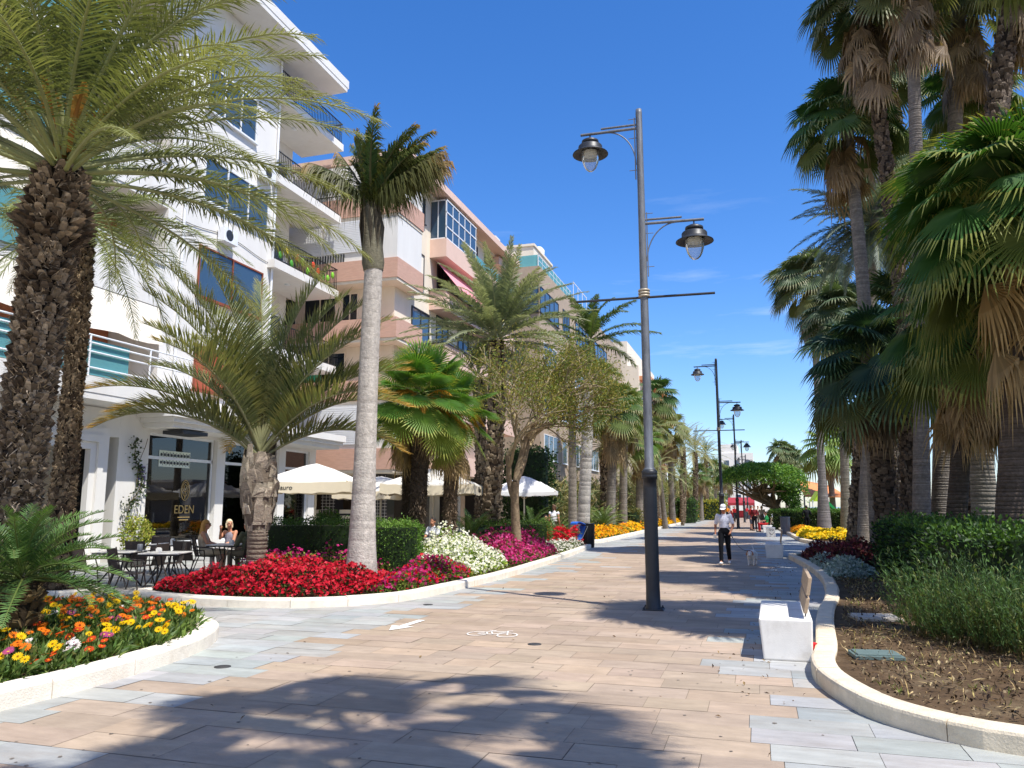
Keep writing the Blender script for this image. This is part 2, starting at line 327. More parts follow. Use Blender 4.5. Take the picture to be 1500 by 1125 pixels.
def fan_crown(seed, n=34, dead=40, pl=1.0, Rr=.75, col='#4f6e2e', tipc='#9b9a58', deadc='#9a8264', elmax=80, elmin=-25, base_r=.16, hgt=.5, skirt=1.1, nseg=38, wind=(0, 0, 0), spread=140, cup=.35, dcup=1.2, hang=.35, old='#8f8a4a', dead_tip='#b49a74', deadR=.8, fold=.25, split=.48):
    rng = np.random.default_rng(seed); mb = MB()
    for i in range(n):
        f = i/max(1, n-1); az = i*2.39996+rng.uniform(-.3, .3); el = R(elmax+(elmin-elmax)*f**.9+rng.uniform(-7, 7))
        b = (math.cos(az)*base_r*f, math.sin(az)*base_r*f, hgt*(1-f))
        cc = np.array(lin(col)); 
        if f > .72: cc = cc*(1-.5*(f-.72)/.28)+np.array(lin(old))*.5*(f-.72)/.28
        fan_leaf(mb, b, az, el, pl*rng.uniform(.8, 1.15)*(.65+.35*min(1, f*3)), Rr*rng.uniform(.85, 1.1), rng, nseg, spread, tuple(cc), tipc, droop=(.35 if hang > 0 else .1)+.4*f, hang=hang+.5*f, cup=cup*(1+f), wind=wind, fold=fold, split=split)
    for i in range(dead):
        az = rng.uniform(0, 6.283); f = rng.uniform(0, 1)
        el = R(rng.uniform(-75, -45)); b = (math.cos(az)*base_r, math.sin(az)*base_r, -skirt*f)
        fan_leaf(mb, b, az, el, pl*rng.uniform(.3, .75), Rr*deadR*rng.uniform(.7, 1.15), rng, max(14, nseg//2), rng.uniform(50, 100), deadc, dead_tip, droop=.6, hang=1.3, cup=dcup, pcol='#8d7658', wind=wind, var=.35, ragged=.3, fold=.8)
    return mb, rng
def sweep_path(p0, p1, bend=(0, 0), n=14, wob=0, rng=None):
    t = np.linspace(0, 1, n); p0 = np.asarray(tuple(p0)); p1 = np.asarray(tuple(p1))
    P = p0+(p1-p0)*t[:, None]; P[:, 0] += bend[0]*np.sin(t*np.pi); P[:, 1] += bend[1]*np.sin(t*np.pi)
    if wob: P[1:-1, :2] += (rng or np.random.default_rng(3)).normal(0, wob, (n-2, 2))
    return P
def ringed_trunk(path, rad, col='#8f8a82', n=18, ring=.13, seed=1, depth=.018, var=.12, rings_dark=.75):
    rng = np.random.default_rng(seed); mb = MB()
    P = np.asarray(path); L_ = np.concatenate([[0], np.cumsum(np.linalg.norm(np.diff(P, axis=0), axis=1))]); tot = L_[-1]
    k = max(8, int(tot/ring)); s = []; r = []; c = []
    rad = np.asarray(rad, float); rt = np.linspace(0, 1, len(rad)); pos = 0
    C = np.array(lin(col)); rows = []
    while pos < tot:
        h = ring*rng.uniform(.55, 1.4); nxt = min(tot, pos+h); f = rng.uniform(1-var, 1+var)
        for q, rr in ((pos+.002, 1+depth*rng.uniform(-.3, 1)), (nxt-.012, 1.0), (nxt, 1-depth)):
            s.append(min(q, tot)); r.append(rr); rows.append(f if q != nxt else f*rings_dark)
        pos = nxt
    s = np.array(s); Pp = np.stack([np.interp(s, L_, P[:, i]) for i in range(3)], -1); rr = np.interp(s/tot, rt, rad)*np.array(r)
    m = len(s); ang = np.linspace(0, 2*np.pi, n, endpoint=False); wob = 1+.03*np.sin(ang*2+seed)+.02*np.sin(ang*5)
    V = Pp[:, None, :]+(rr[:, None]*wob)[..., None]*np.stack([np.cos(ang), np.sin(ang), 0*ang], -1)[None]
    i = np.arange(m-1)[:, None]*n; j = np.arange(n)[None, :]; kk = (j+1) % n
    F = np.stack([i+j, i+kk, i+n+kk, i+n+j], -1).reshape(-1, 4)
    cc = (np.array(rows)[:-1, None]*rng.uniform(.93, 1.07, (m-1, n))).reshape(-1, 1)*C
    mb.add(V.reshape(-1, 3), F, cc, 0, True)
    return mb
def scaled_trunk(path, rad, col=('#4b3a2b', '#8b7254', '#2c231b'), around=16, row=.11, out=.07, seed=1, scale_h=1.5, boss=None, frayed=0):
    # leaf bases laid in a spiral of overlapping woody scales over a dark core
    rng = np.random.default_rng(seed); mb = MB()
    P = np.asarray(path); L_ = np.concatenate([[0], np.cumsum(np.linalg.norm(np.diff(P, axis=0), axis=1))]); tot = L_[-1]
    rad = np.asarray(rad, float); rt = np.linspace(0, 1, len(rad))
    ss = np.linspace(0, tot, 24); Pp = np.stack([np.interp(ss, L_, P[:, i]) for i in range(3)], -1)
    mb.tube(Pp, np.interp(ss/tot, rt, rad)*.93, 14, lin(col[2]), 0, True, True)
    nr = int(tot/row); c0, c1 = np.array(lin(col[0])), np.array(lin(col[1]))
    V = []; Fq = []; Cq = []; n = 0
    for a in range(nr):
        for b in range(around):
            s0 = min(tot, max(0, (a+.5*(b % 2)+rng.uniform(-.6, .6))*row)); th = 2*math.pi*(b+rng.uniform(-.42, .42)+(a*.13))/around
            r0 = np.interp(s0/tot, rt, rad); o = out*rng.uniform(.2, 1.7)
            if boss: o *= boss(s0/tot)
            hw = math.pi*r0/around*rng.uniform(.85, 1.25); h = row*scale_h*rng.uniform(.5, 1.35); jz = rng.uniform(-.5, .5)*hw
            c = np.array([np.interp(s0, L_, P[:, i]) for i in range(3)])
            e = np.array([math.cos(th), math.sin(th), 0]); tt = np.array([-math.sin(th), math.cos(th), 0]); z = np.array([0, 0, 1.])
            p = c+e*r0*.92; sk = rng.uniform(-.3, .3)*hw
            vs = [p-tt*hw-z*h*.1, p+tt*hw-z*h*.1, p+tt*hw*.75+z*h*.45+e*o*.75+tt*sk, p-tt*hw*.75+z*(h*.45+jz)+e*o*.75+tt*sk, p+e*o+z*h*.62+tt*hw*.45+tt*sk, p+e*o-tt*hw*.45+z*h*.62+tt*sk, p+z*h*.95+tt*hw*.5, p+z*h*.95-tt*hw*.5]
            V += vs; k = rng.uniform(0, 1)**1.5; cc = (c0*(1-k)+c1*k)*rng.uniform(.7, 1.25)
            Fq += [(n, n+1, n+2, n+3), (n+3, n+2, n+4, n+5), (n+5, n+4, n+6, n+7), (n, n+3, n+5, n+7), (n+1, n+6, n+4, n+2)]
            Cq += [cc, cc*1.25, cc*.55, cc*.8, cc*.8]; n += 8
    mb.add(np.array(V), np.array(Fq), np.array(Cq))
    if frayed:                                             # torn fibres between the leaf bases
        n = int(frayed*tot); s0 = rng.uniform(0, tot, n); th = rng.uniform(0, 6.283, n)
        c = np.stack([np.interp(s0, L_, P[:, i]) for i in range(3)], -1); r0 = np.interp(s0/tot, rt, rad)
        e = np.stack([np.cos(th), np.sin(th), 0*th], -1); tt = np.stack([-np.sin(th), np.cos(th), 0*th], -1); z = np.array([0, 0, 1.])
        p = c+e*(r0*.95)[:, None]; l = .11*rng.uniform(.4, 1.5, (n, 1)); w = .012*rng.uniform(.5, 1.5, (n, 1))
        q = p+e*l*.8+z*l*rng.uniform(-.8, .8, (n, 1))+tt*l*rng.uniform(-.8, .8, (n, 1))
        Vf = np.stack([p-tt*w, p+tt*w, q], 1).reshape(-1, 3); i = np.arange(n)*3
        mb.add(Vf, np.stack([i, i+1, i+2], -1), np.array(lin(col[1]))*rng.uniform(.3, 1.3, (n, 1)))
    return mb
def fibre_trunk(path, rad, col='#4f4234', seed=1, dens=900, fl=.09):
    rng = np.random.default_rng(seed); mb = MB(); P = np.asarray(path)
    L_ = np.concatenate([[0], np.cumsum(np.linalg.norm(np.diff(P, axis=0), axis=1))]); tot = L_[-1]; rad = np.asarray(rad, float); rt = np.linspace(0, 1, len(rad))
    ss = np.linspace(0, tot, 40); Pp = np.stack([np.interp(ss, L_, P[:, i]) for i in range(3)], -1)
    mb.tube(Pp, np.interp(ss/tot, rt, rad)*.9, 14, lin(col), 0, True, True, .07, rng)
    n = int(dens*tot); s0 = rng.uniform(0, tot, n); th = rng.uniform(0, 6.283, n)
    c = np.stack([np.interp(s0, L_, P[:, i]) for i in range(3)], -1); r0 = np.interp(s0/tot, rt, rad)
    e = np.stack([np.cos(th), np.sin(th), 0*th], -1); tt = np.stack([-np.sin(th), np.cos(th), 0*th], -1); z = np.array([0, 0, 1.])
    p = c+e*(r0*.86)[:, None]; l = fl*rng.uniform(.4, 1.4, (n, 1)); w = .02*rng.uniform(.5, 1.4, (n, 1))
    q = p+e*l*.8+z*l*rng.uniform(-.9, .7, (n, 1))+tt*l*rng.uniform(-.5, .5, (n, 1))
    V = np.stack([p-tt*w, p+tt*w, q], 1).reshape(-1, 3); i = np.arange(n)*3
    mb.add(V, np.stack([i, i+1, i+2], -1), np.array(lin(col))*rng.uniform(.5, 1.9, (n, 1)))
    return mb
def leaves(mb, pts, size, col, rng, up=.4, asp=.5, var=.25, fold=.0, mat=0, dirs=None):
    n = len(pts); d = rng.normal(0, 1, (n, 3)); 
    if dirs is not None: d = d*.6+dirs
    d = nrm(d); nmv = rng.normal(0, 1, (n, 3)); nmv[:, 2] += up*3; 
    w = nrm(np.cross(d, nmv)); sz = size*rng.uniform(.65, 1.25, (n, 1))
    a = pts; b = pts+d*sz; m = pts+d*sz*.5+np.cross(w, d)*sz*.12
    V = np.stack([a, m+w*sz*asp*.5, b, m-w*sz*asp*.5], 1).reshape(-1, 3); i = np.arange(n)*4
    c = np.asarray(col, float); c = np.tile(c, (n, 1)) if c.ndim == 1 else c
    mb.add(V, np.stack([i, i+1, i+2, i+3], -1), c*rng.uniform(1-var, 1+var, (n, 1)), mat)
def pick(cols, n, rng, p=None):
    C = np.array([lin(c) for c in cols]); return C[rng.choice(len(cols), n, p=p)]
def flowers(mb, pts, size, cols, rng, petals=5, tilt=.5, centre=None, cup=.15, face=None, mat=0):
    n = len(pts); nv = rng.normal(0, tilt, (n, 3)); nv[:, 2] += 1
    if face is not None: nv += np.asarray(face)
    nv = nrm(nv); u = nrm(np.cross(nv, rng.normal(0, 1, (n, 3)))); v = np.cross(nv, u); sz = size*.5*rng.uniform(.75, 1.2, (n, 1))
    cols = np.asarray(cols, float); cols = np.tile(cols, (n, 1)) if cols.ndim == 1 else cols
    for k in range(petals):
        a = 2*math.pi*k/petals; da = math.pi/petals*.86
        tip = u*math.cos(a)+v*math.sin(a); l = u*math.cos(a-da)+v*math.sin(a-da); r = u*math.cos(a+da)+v*math.sin(a+da)
        V = np.stack([pts, pts+l*sz*.72+nv*sz*cup, pts+tip*sz+nv*sz*cup*.8, pts+r*sz*.72+nv*sz*cup], 1).reshape(-1, 3); i = np.arange(n)*4
        mb.add(V, np.stack([i, i+1, i+2, i+3], -1), cols*rng.uniform(.85, 1.15, (n, 1)), mat)
    if centre is not None:
        hw = sz*.24; o = pts+nv*sz*(cup*.5+.05)
        V = np.stack([o-u*hw, o-v*hw, o+u*hw, o+v*hw], 1).reshape(-1, 3); i = np.arange(n)*4
        mb.add(V, np.stack([i, i+1, i+2, i+3], -1), lin(centre), mat)
def inpoly(x, y, poly):
    p = np.asarray(poly, float); ins = np.zeros(len(x), bool); j = len(p)-1
    for i in range(len(p)):
        c = ((p[i, 1] > y) != (p[j, 1] > y)) & (x < (p[j, 0]-p[i, 0])*(y-p[i, 1])/(p[j, 1]-p[i, 1]+1e-12)+p[i, 0]); ins ^= c; j = i
    return ins
def polydist(x, y, poly):
    p = np.asarray(poly, float); d = np.full(len(x), 1e9)
    for i in range(len(p)):
        a = p[i]; b = p[(i+1) % len(p)]; ab = b-a; t = np.clip(((x-a[0])*ab[0]+(y-a[1])*ab[1])/(ab@ab+1e-12), 0, 1)
        d = np.minimum(d, np.hypot(x-a[0]-t*ab[0], y-a[1]-t*ab[1]))
    return d
def sample(poly, n, rng):
    p = np.asarray(poly, float); lo, hi = p.min(0), p.max(0); out = []
    tot = 0
    while tot < n:
        q = rng.uniform(lo, hi, (n*2, 2)); q = q[inpoly(q[:, 0], q[:, 1], p)]; out.append(q); tot += len(q)
        if len(q) == 0: break
    return np.vstack(out)[:n]
def vnoise(x, y, s, seed):
    r = np.random.default_rng(seed); z = 0*x
    for k in range(5):
        a = r.uniform(0, 6.28); f = r.uniform(.6, 1.8)/s; z = z+np.sin((x*math.cos(a)+y*math.sin(a))*f*6.28+r.uniform(0, 6.28))
    return z/5
def mound(q, poly, h, edge=.35, seed=0, rough=.25, ns=1.1):
    e = np.clip(polydist(q[:, 0], q[:, 1], poly)/edge, 0, 1)
    return h*np.sqrt(e)*(1+rough*vnoise(q[:, 0], q[:, 1], ns, seed)*2)
def flower_mass(name, label, poly, h, nleaf, nfl, fsize, fcols, rng, p=None, lcols=('#3e5a22', '#587030', '#2c441a'), lsize=.09, edge=.35, z0=.1, seed=0, petals=5, centre=None, fcolfn=None, stuff=True, rough=.25, cat='flower bed', ffn=None, lp=None, tilt=.6, face=None):
    mb = MB(); q = sample(poly, nleaf, rng); H = mound(q, poly, h, edge, seed, rough); z = z0+H*rng.uniform(.15, 1, len(q))**.6
    leaves(mb, np.column_stack([q, z]), lsize, pick(lcols, len(q), rng, lp), rng, .3, .55)
    if nfl:
        q = sample(poly, nfl, rng)
        if ffn is not None: q = q[ffn(q)]
        H = mound(q, poly, h, edge, seed, rough); z = z0+H*rng.uniform(.62, 1.12, len(q))+.03
        cols = pick(fcols, len(q), rng, p)
        if fcolfn is not None: cols = fcolfn(q, cols, rng)
        flowers(mb, np.column_stack([q, z]), fsize, cols, rng, petals, tilt, centre, face=face)
    o = mb.build(name, M['petal']); tag(o, label, cat, None, 'stuff' if stuff else None)
    return o
def hedge(name, label, poly, h, dens, rng, cols=('#2c4419', '#3d5a22', '#587632'), lsize=.05, z0=.0, p=None, rough=.09, seed=3, asp=.6, group=None, topcols=None, jit=.10):
    mb = MB(); p_ = np.asarray(poly, float); n = len(p_)
    cx = p_.mean(0); inner = cx+(p_-cx)*.93
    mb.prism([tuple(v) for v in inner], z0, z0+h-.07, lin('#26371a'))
    per = np.linalg.norm(np.roll(p_, -1, 0)-p_, axis=1)
    for i in range(n):
        a = p_[i]; b = p_[(i+1) % n]; k = int(per[i]*h*dens); t = rng.uniform(0, 1, k); z = rng.uniform(0.02, 1, k)*h
        nn = np.array([b[1]-a[1], -(b[0]-a[0])]); nn = nn/np.linalg.norm(nn)
        q = a+(b-a)*t[:, None]; off = rng.normal(0, jit*.6, k)+rough*vnoise(t*per[i], z, .7, seed+i)-.05*np.clip((z/h-.85)/.15, 0, 1)
        q = q+nn*off[:, None]
        leaves(mb, np.column_stack([q, z+z0]), lsize, pick(cols, k, rng, p), rng, .2, asp, dirs=np.tile([nn[0], nn[1], .5], (k, 1)))
    area = abs(np.sum(p_[:, 0]*np.roll(p_[:, 1], -1)-np.roll(p_[:, 0], -1)*p_[:, 1]))/2
    k = int(area*dens); q = sample(p_, k, rng); z = h+rng.normal(0, jit*.6, k)+rough*vnoise(q[:, 0], q[:, 1], .8, seed+9)-.06*(1-np.clip(polydist(q[:, 0], q[:, 1], p_)/.15, 0, 1))
    leaves(mb, np.column_stack([q, z+z0]), lsize, pick(topcols or cols, k, rng, p), rng, .5, asp, dirs=np.tile([0, 0, .8], (k, 1)))
    return tag(mb.build(name, M['leaf']), label, 'hedge', group)
def cycad(seed, nf=34, Ln=1.1, col='#2f4a1c', tip='#5b7a34', elmin=-10):
    mb, rng = feather_crown(seed, nf, Ln, 80, elmin, 1.0, base_r=.1, base_h=.12, nl=44, ll=.17, lw=.016, vang=.5, c0=col, c1=tip, pet=.12, sag=.05, rach='#66753a', rw=.012, var=.2, a0=75, a1=45)
    return mb
# ------------------------------------------------------------------ ground, paving, kerbs, soil, sea
rng = np.random.default_rng(7)
mb = MB(); mb.add([(-900,-300,-.03),(1500,-300,-.03),(1500,2600,-.03),(-900,2600,-.03)], [(0,1,2,3)])
structure(mb.build('ground', mat('ground_sand', '#a3947c', .95, .2, .5, bump=.3, bscale=8)))
mb = MB(); mb.add([(70,-300,-.02),(1500,-300,-.02),(1500,2600,-.02),(70,2600,-.02)], [(0,1,2,3)])
structure(mb.build('sea', mat('sea_water', '#2f6da0', .15, .1, .2, bump=.4, bscale=.5)))
mb = MB(); mb.box(-22, 3.2, 1.5, 175, -.028, -.006)
structure(mb.build('paving_bed', mat('grout', '#7d7264', .95, .2, 9)))
# paving slabs, 0.8 x 0.4 m, laid in staggered courses across the promenade
mb = MB(); V = []; C = []; TW, TH, g_ = .70, .385, .0028
for r in range(int(173/TH)):
    y = 1.5+r*TH; off = (r*.37+rng.uniform(-.12, .12)) % 1*TW
    x = -22+off-TW
    lb = -4.95+rng.choice([-.5, -.25, 0, .15, .35])*1.1; rb = -.02+rng.choice([-.4, -.2, 0, .2, .4])*1.0
    while x < 3.2:
        w = TW*rng.choice([1, 1, 1, .75, 1.25]); x1 = min(x+w, 3.2)
        if x1 > -22 and x1-x > .05:
            gg = g_*rng.uniform(.5, 1.2)
            h = rng.uniform(-.0016, .0016)
            V.append([(x+gg, y+g_*.8, h), (x1-gg, y+g_*.8, h+rng.uniform(-.001, .001)), (x1-gg, y+TH-g_*.8, h), (x+gg, y+TH-g_*.8, h)])
            cx = (x+x1)/2
            blue = cx < lb or cx > rb
            if rng.random() < .0015: blue = not blue
            if blue: c = np.array(lin('#a8aaa6'))*rng.uniform(.88, 1.10)*np.array([1+rng.uniform(-.04, .08), 1, 1+rng.uniform(-.05, .04)])
            else: c = np.array(lin('#af9b87'))*rng.uniform(.88, 1.10)*np.array([1+rng.uniform(-.015, .03), 1, 1+rng.uniform(-.05, .02)])
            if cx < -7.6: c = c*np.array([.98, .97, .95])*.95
            C.append(c)
        x = x1
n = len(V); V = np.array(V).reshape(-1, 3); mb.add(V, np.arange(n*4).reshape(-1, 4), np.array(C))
mp_ = mat('stone_slabs', (1, 1, 1), .72, .17, 4.2, bump=.25, bscale=45, spec=.28, attr=True, dirt=.5, dirtcol='#8a7a6a', stretch=(.6, 1.9, 1))
# broad worn and stained patches over the slabs
t_ = mp_.node_tree; pb0 = [n for n in t_.nodes if n.type == 'BSDF_PRINCIPLED'][0]; lk = pb0.inputs['Base Color'].links[0].from_socket
tco = t_.nodes.new('ShaderNodeTexCoord'); ns = t_.nodes.new('ShaderNodeTexNoise'); ns.inputs['Scale'].default_value = .55; ns.inputs['Detail'].default_value = 9; ns.inputs['Roughness'].default_value = .7
rs = t_.nodes.new('ShaderNodeMapRange'); rs.inputs[1].default_value = .35; rs.inputs[2].default_value = .68; rs.inputs[3].default_value = 1.07; rs.inputs[4].default_value = .80
vs = t_.nodes.new('ShaderNodeVectorMath'); vs.operation = 'SCALE'; t_.links.new(tco.outputs['Object'], ns.inputs['Vector']); t_.links.new(ns.outputs['Fac'], rs.inputs[0]); t_.links.new(lk, vs.inputs[0]); t_.links.new(rs.outputs[0], vs.inputs['Scale']); t_.links.new(vs.outputs[0], pb0.inputs['Base Color'])
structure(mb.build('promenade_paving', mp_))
mb = MB()
for k in range(420):
    x = rng.uniform(-5.6, .4); y = 3.2+rng.uniform(0, 1)**1.7*32; r = rng.uniform(.006, .018); n = 7; a = np.linspace(0, 6.283, n, endpoint=False); rr = r*rng.uniform(.7, 1.2, n)
    mb.add(np.column_stack([x+rr*np.cos(a), y+rr*np.sin(a), np.full(n, .0042)]), [tuple(range(n))], np.array(lin('#857a6e'))*rng.uniform(.6, 1.3))
tag(mb.build('gum_spots', M['plain']), 'dark trodden gum spots scattered over the paving', 'stains', None, 'stuff')
def smooth_poly(pts, n=6, closed=False):
    P = [Vector((x, y, 0)) for x, y in pts]; out = []
    m = len(P)
    for i in range(m if closed else m-1):
        a, b, c, d = (P[(i-1) % m], P[i], P[(i+1) % m], P[(i+2) % m]) if closed else (P[max(i-1, 0)], P[i], P[i+1], P[min(i+2, m-1)])
        for k in range(n):
            t = k/n; out.append(.5*((2*b)+(c-a)*t+(2*a-5*b+4*c-d)*t*t+(3*b-a-3*c+d)*t**3))
    if not closed: out.append(P[-1])
    return [(v.x, v.y) for v in out]
def kerb(pts, w=.27, h=.15, seg=1.0, inward=1, name='kerb', m=None):
    # stones about a metre long following the line; pts run along the outer foot of the kerb
    P = np.array(pts); L_ = np.concatenate([[0], np.cumsum(np.linalg.norm(np.diff(P, axis=0), axis=1))]); tot = L_[-1]; mb = MB()
    def at(s): return np.array([np.interp(s, L_, P[:, 0]), np.interp(s, L_, P[:, 1])])
    def nr(s): 
        d = at(min(tot, s+.12))-at(max(0, s-.12)); d /= np.linalg.norm(d)+1e-9; return np.array([-d[1], d[0]])*inward
    s = 0
    while s < tot-.05:
        e = min(tot, s+seg*rng.uniform(.85, 1.1)); k = max(2, int((e-s)/.2)+1); ss = np.linspace(s+.004, e-.004, k); hh = h*rng.uniform(.97, 1.02); lo = rng.uniform(-.006, .006)
        prof = [(0, -.02), (0, hh-.03), (.008, hh-.01), (.03, hh), (w-.03, hh+.004), (w, hh-.02), (w, -.02)]
        V = []
        for q in ss:
            p = at(q); nn = nr(q)
            for o, z in prof: V.append((*(p+nn*(o+lo)), z))
        m_ = len(prof); F = [(a*m_+b, a*m_+b+1, (a+1)*m_+b+1, (a+1)*m_+b) for a in range(k-1) for b in range(m_-1)]
        F = np.array(F) if inward > 0 else np.array(F)[:, ::-1]
        mb.add(V, F[:, ::-1]); 
        mb.add(V, [tuple(range(m_)), tuple((k-1)*m_+b for b in range(m_))[::-1]])
        s = e
    return structure(mb.build(name, m or M['kerb']))
def soil(poly, z=.09, name='soil', bumpy=.05, step=.35, m=None):
    p = np.array(poly); lo, hi = p.min(0), p.max(0); xs = np.arange(lo[0], hi[0]+step, step); ys = np.arange(lo[1], hi[1]+step, step)
    X, Y = np.meshgrid(xs, ys); xf, yf = X.ravel(), Y.ravel(); ins = inpoly(xf, yf, p); d = polydist(xf, yf, p)
    Z = np.where(ins, z+bumpy*vnoise(xf, yf, 1.3, 5)*np.clip(d, 0, 1)+.1*np.clip(d-.6, 0, 2)*bumpy/.05*.3, -.05)
    Z = np.where(ins & (d < .14), z-.03, Z)
    nx, ny = len(xs), len(ys); i = (np.arange(ny-1)[:, None]*nx+np.arange(nx-1)[None]).ravel()
    F = np.stack([i, i+1, i+nx+1, i+nx], -1); ok = ins[F].any(1) ; F = F[ok]
    # pull outside corners to just inside the kerb stones
    mb = MB(); mb.add(np.column_stack([xf, yf, np.where(ins, Z, z-.05)]), F, smooth=True)
    return structure(mb.build(name, m or M['soil']))
def inset(pts, d):
    P = np.array(pts); n = len(P); out = []
    A = np.sum(P[:, 0]*np.roll(P[:, 1], -1)-np.roll(P[:, 0], -1)*P[:, 1])
    for i in range(n):
        t = P[(i+1) % n]-P[i-1]; t = t/(np.linalg.norm(t)+1e-9); nn = np.array([-t[1], t[0]])*(1 if A > 0 else -1); out.append(tuple(P[i]+nn*d))
    return out
def bedsheet(poly, z, name):       # flat earth filling a bed up to the stones, its surface broken by small lumps
    q = inset(poly, .12); mb = MB(); mb.prism(q, -.02, z); structure(mb.build(name, M['soil']))
GAZ = smooth_poly([(-6.5,2.6),(-6.05,4.2),(-5.97,5.2),(-5.94,6.23),(-6.09,7.51),(-6.35,8.3),(-6.75,8.95),(-7.5,9.5),(-8.6,9.75),(-10,9.6),(-12,8.9),(-13.5,7),(-13,3.5),(-9.5,2)], 6, True)
RED = smooth_poly([(-11.1,12.2),(-10.4,11.75),(-9.4,11.5),(-8.38,11.43),(-7.55,11.58),(-6.97,11.86),(-6.4,12.4),(-6.0,13.2),(-5.82,14.75),(-5.7,18.86),(-6.0,25),(-6.48,31.6),(-6.75,33.2),(-7.4,34),(-8.5,33.6),(-9.6,30),(-10.6,26),(-11.6,22.5),(-12.0,20),(-12.0,18),(-11.7,16.5),(-11.2,15),(-10.75,13.8),(-10.9,12.8)], 5, True)
FARL = smooth_poly([(-7.6,35.7),(-7.05,36.3),(-6.85,38),(-6.95,50),(-7.0,80),(-7.1,112),(-8,116),(-13,116),(-14,80),(-14,42),(-12.5,37),(-10,35.8)], 5, True)
RB1 = smooth_poly([(30,5.4),(9,5.5),(4.5,5.75),(2.6,6.05),(1.62,6.33),(1.18,6.57),(.75,7.11),(.49,8.0),(.44,8.8),(.55,9.77),(.74,12.5),(1.08,15.35),(1.25,18.5),(1.23,21.41),(1.02,25),(.87,27.3),(1.3,28.5),(2.6,29.2),(6,29.8),(30,31)], 6, True)
RB2 = smooth_poly([(30,33.5),(8,34.5),(4.2,35.6),(2.6,37),(1.9,39.5),(1.75,44),(1.35,60),(1.2,80),(1.0,118),(10,122),(30,122)], 5, True)
kerb(GAZ+[GAZ[0]], .27, .17, 1.1, -1 if np.sum(np.array(GAZ)[:, 0]*np.roll(np.array(GAZ)[:, 1], -1)-np.roll(np.array(GAZ)[:, 0], -1)*np.array(GAZ)[:, 1]) < 0 else 1)
def ccw(P): P = np.array(P); return np.sum(P[:, 0]*np.roll(P[:, 1], -1)-np.roll(P[:, 0], -1)*P[:, 1]) > 0
kerb(RED+[RED[0]], .24, .15, 1.0, 1 if ccw(RED) else -1)
kerb(FARL+[FARL[0]], .25, .15, 1.0, 1 if ccw(FARL) else -1)
mk = mat('kerb_tan', '#ddceb4', .85, .16, 5, bump=.4, bscale=50, spec=.2, dirt=.6, dirtcol='#a98f70')
kerb(RB1+[RB1[0]], .23, .15, 1.0, 1 if ccw(RB1) else -1, m=mk)
kerb(RB2+[RB2[0]], .25, .15, 1.0, 1 if ccw(RB2) else -1, m=mk)
for P_, z in ((GAZ, .11), (RED, .10), (FARL, .10), (RB1, .10), (RB2, .10)): bedsheet(P_, z, 'soil')
# palm pit by the terrace
p2 = B(75, 15.3)
pit = [(p2.x+.95*math.cos(a), p2.y+.95*math.sin(a)) for a in np.linspace(0, 2*math.pi, 28, endpoint=False)]
kerb(pit+[pit[0]], .22, .14, .8, 1); bedsheet(pit, .09, 'soil')
# mulch, dry litter and lumps on the bare right-hand bed
rm = np.random.default_rng(21); mb = MB()
poly = [(.8,8.4),(1.0,7.4),(1.5,6.9),(2.8,6.5),(8,6.2),(8,12.2),(2.3,12.4),(2.8,21.8),(1.6,21),(1.5,15.5),(1.05,12.3),(.85,9.8)]
q = sample(poly, 9000, rm); leaves(mb, np.column_stack([q, .105+rm.uniform(0, .03, len(q))]), .055, pick(['#54453a', '#85745a', '#3b3026', '#a2906c', '#675845'], len(q), rm), rm, .9, .45)
q = q[vnoise(q[:, 0], q[:, 1], 1.2, 4) > .0][:2400]
leaves(mb, np.column_stack([q, .105+0*q[:, 0]]), .07, pick(['#8d8747', '#6f7a38', '#b3a266'], len(q), rm), rm, -.5, .16, dirs=np.tile([0, 0, 1.], (len(q), 1)))
q = sample(poly, 3600, rm); leaves(mb, np.column_stack([q, .11+rm.uniform(0, .02, len(q))]), .13, pick(['#a58c60', '#6e5637', '#c0a878'], len(q), rm), rm, .6, .07)
tag(mb.build('leaf_litter', M['bark']), 'dry leaf litter and mulch over the bare earth of the right bed', 'leaf litter', None, 'stuff')
# scraps of dry litter blown along the paving
mb = MB(); q = np.vstack([sample([(-.4,6.2),(.4,6.9),(.2,9),(.9,15),(1,25),(.3,25),(-.1,15),(-.6,9)], 200, rm), sample([(-5.9,3),(2,4),(1,30),(-5.6,30)], 130, rm)])
leaves(mb, np.column_stack([q, .004+0*q[:, 0]]), .045, pick(['#6a5136', '#8d7650', '#4a3a28'], len(q), rm), rm, 1.5, .5)
tag(mb.build('fallen_leaves', M['bark']), 'small dry scraps of leaf blown over the paving', 'leaf litter', None, 'stuff')
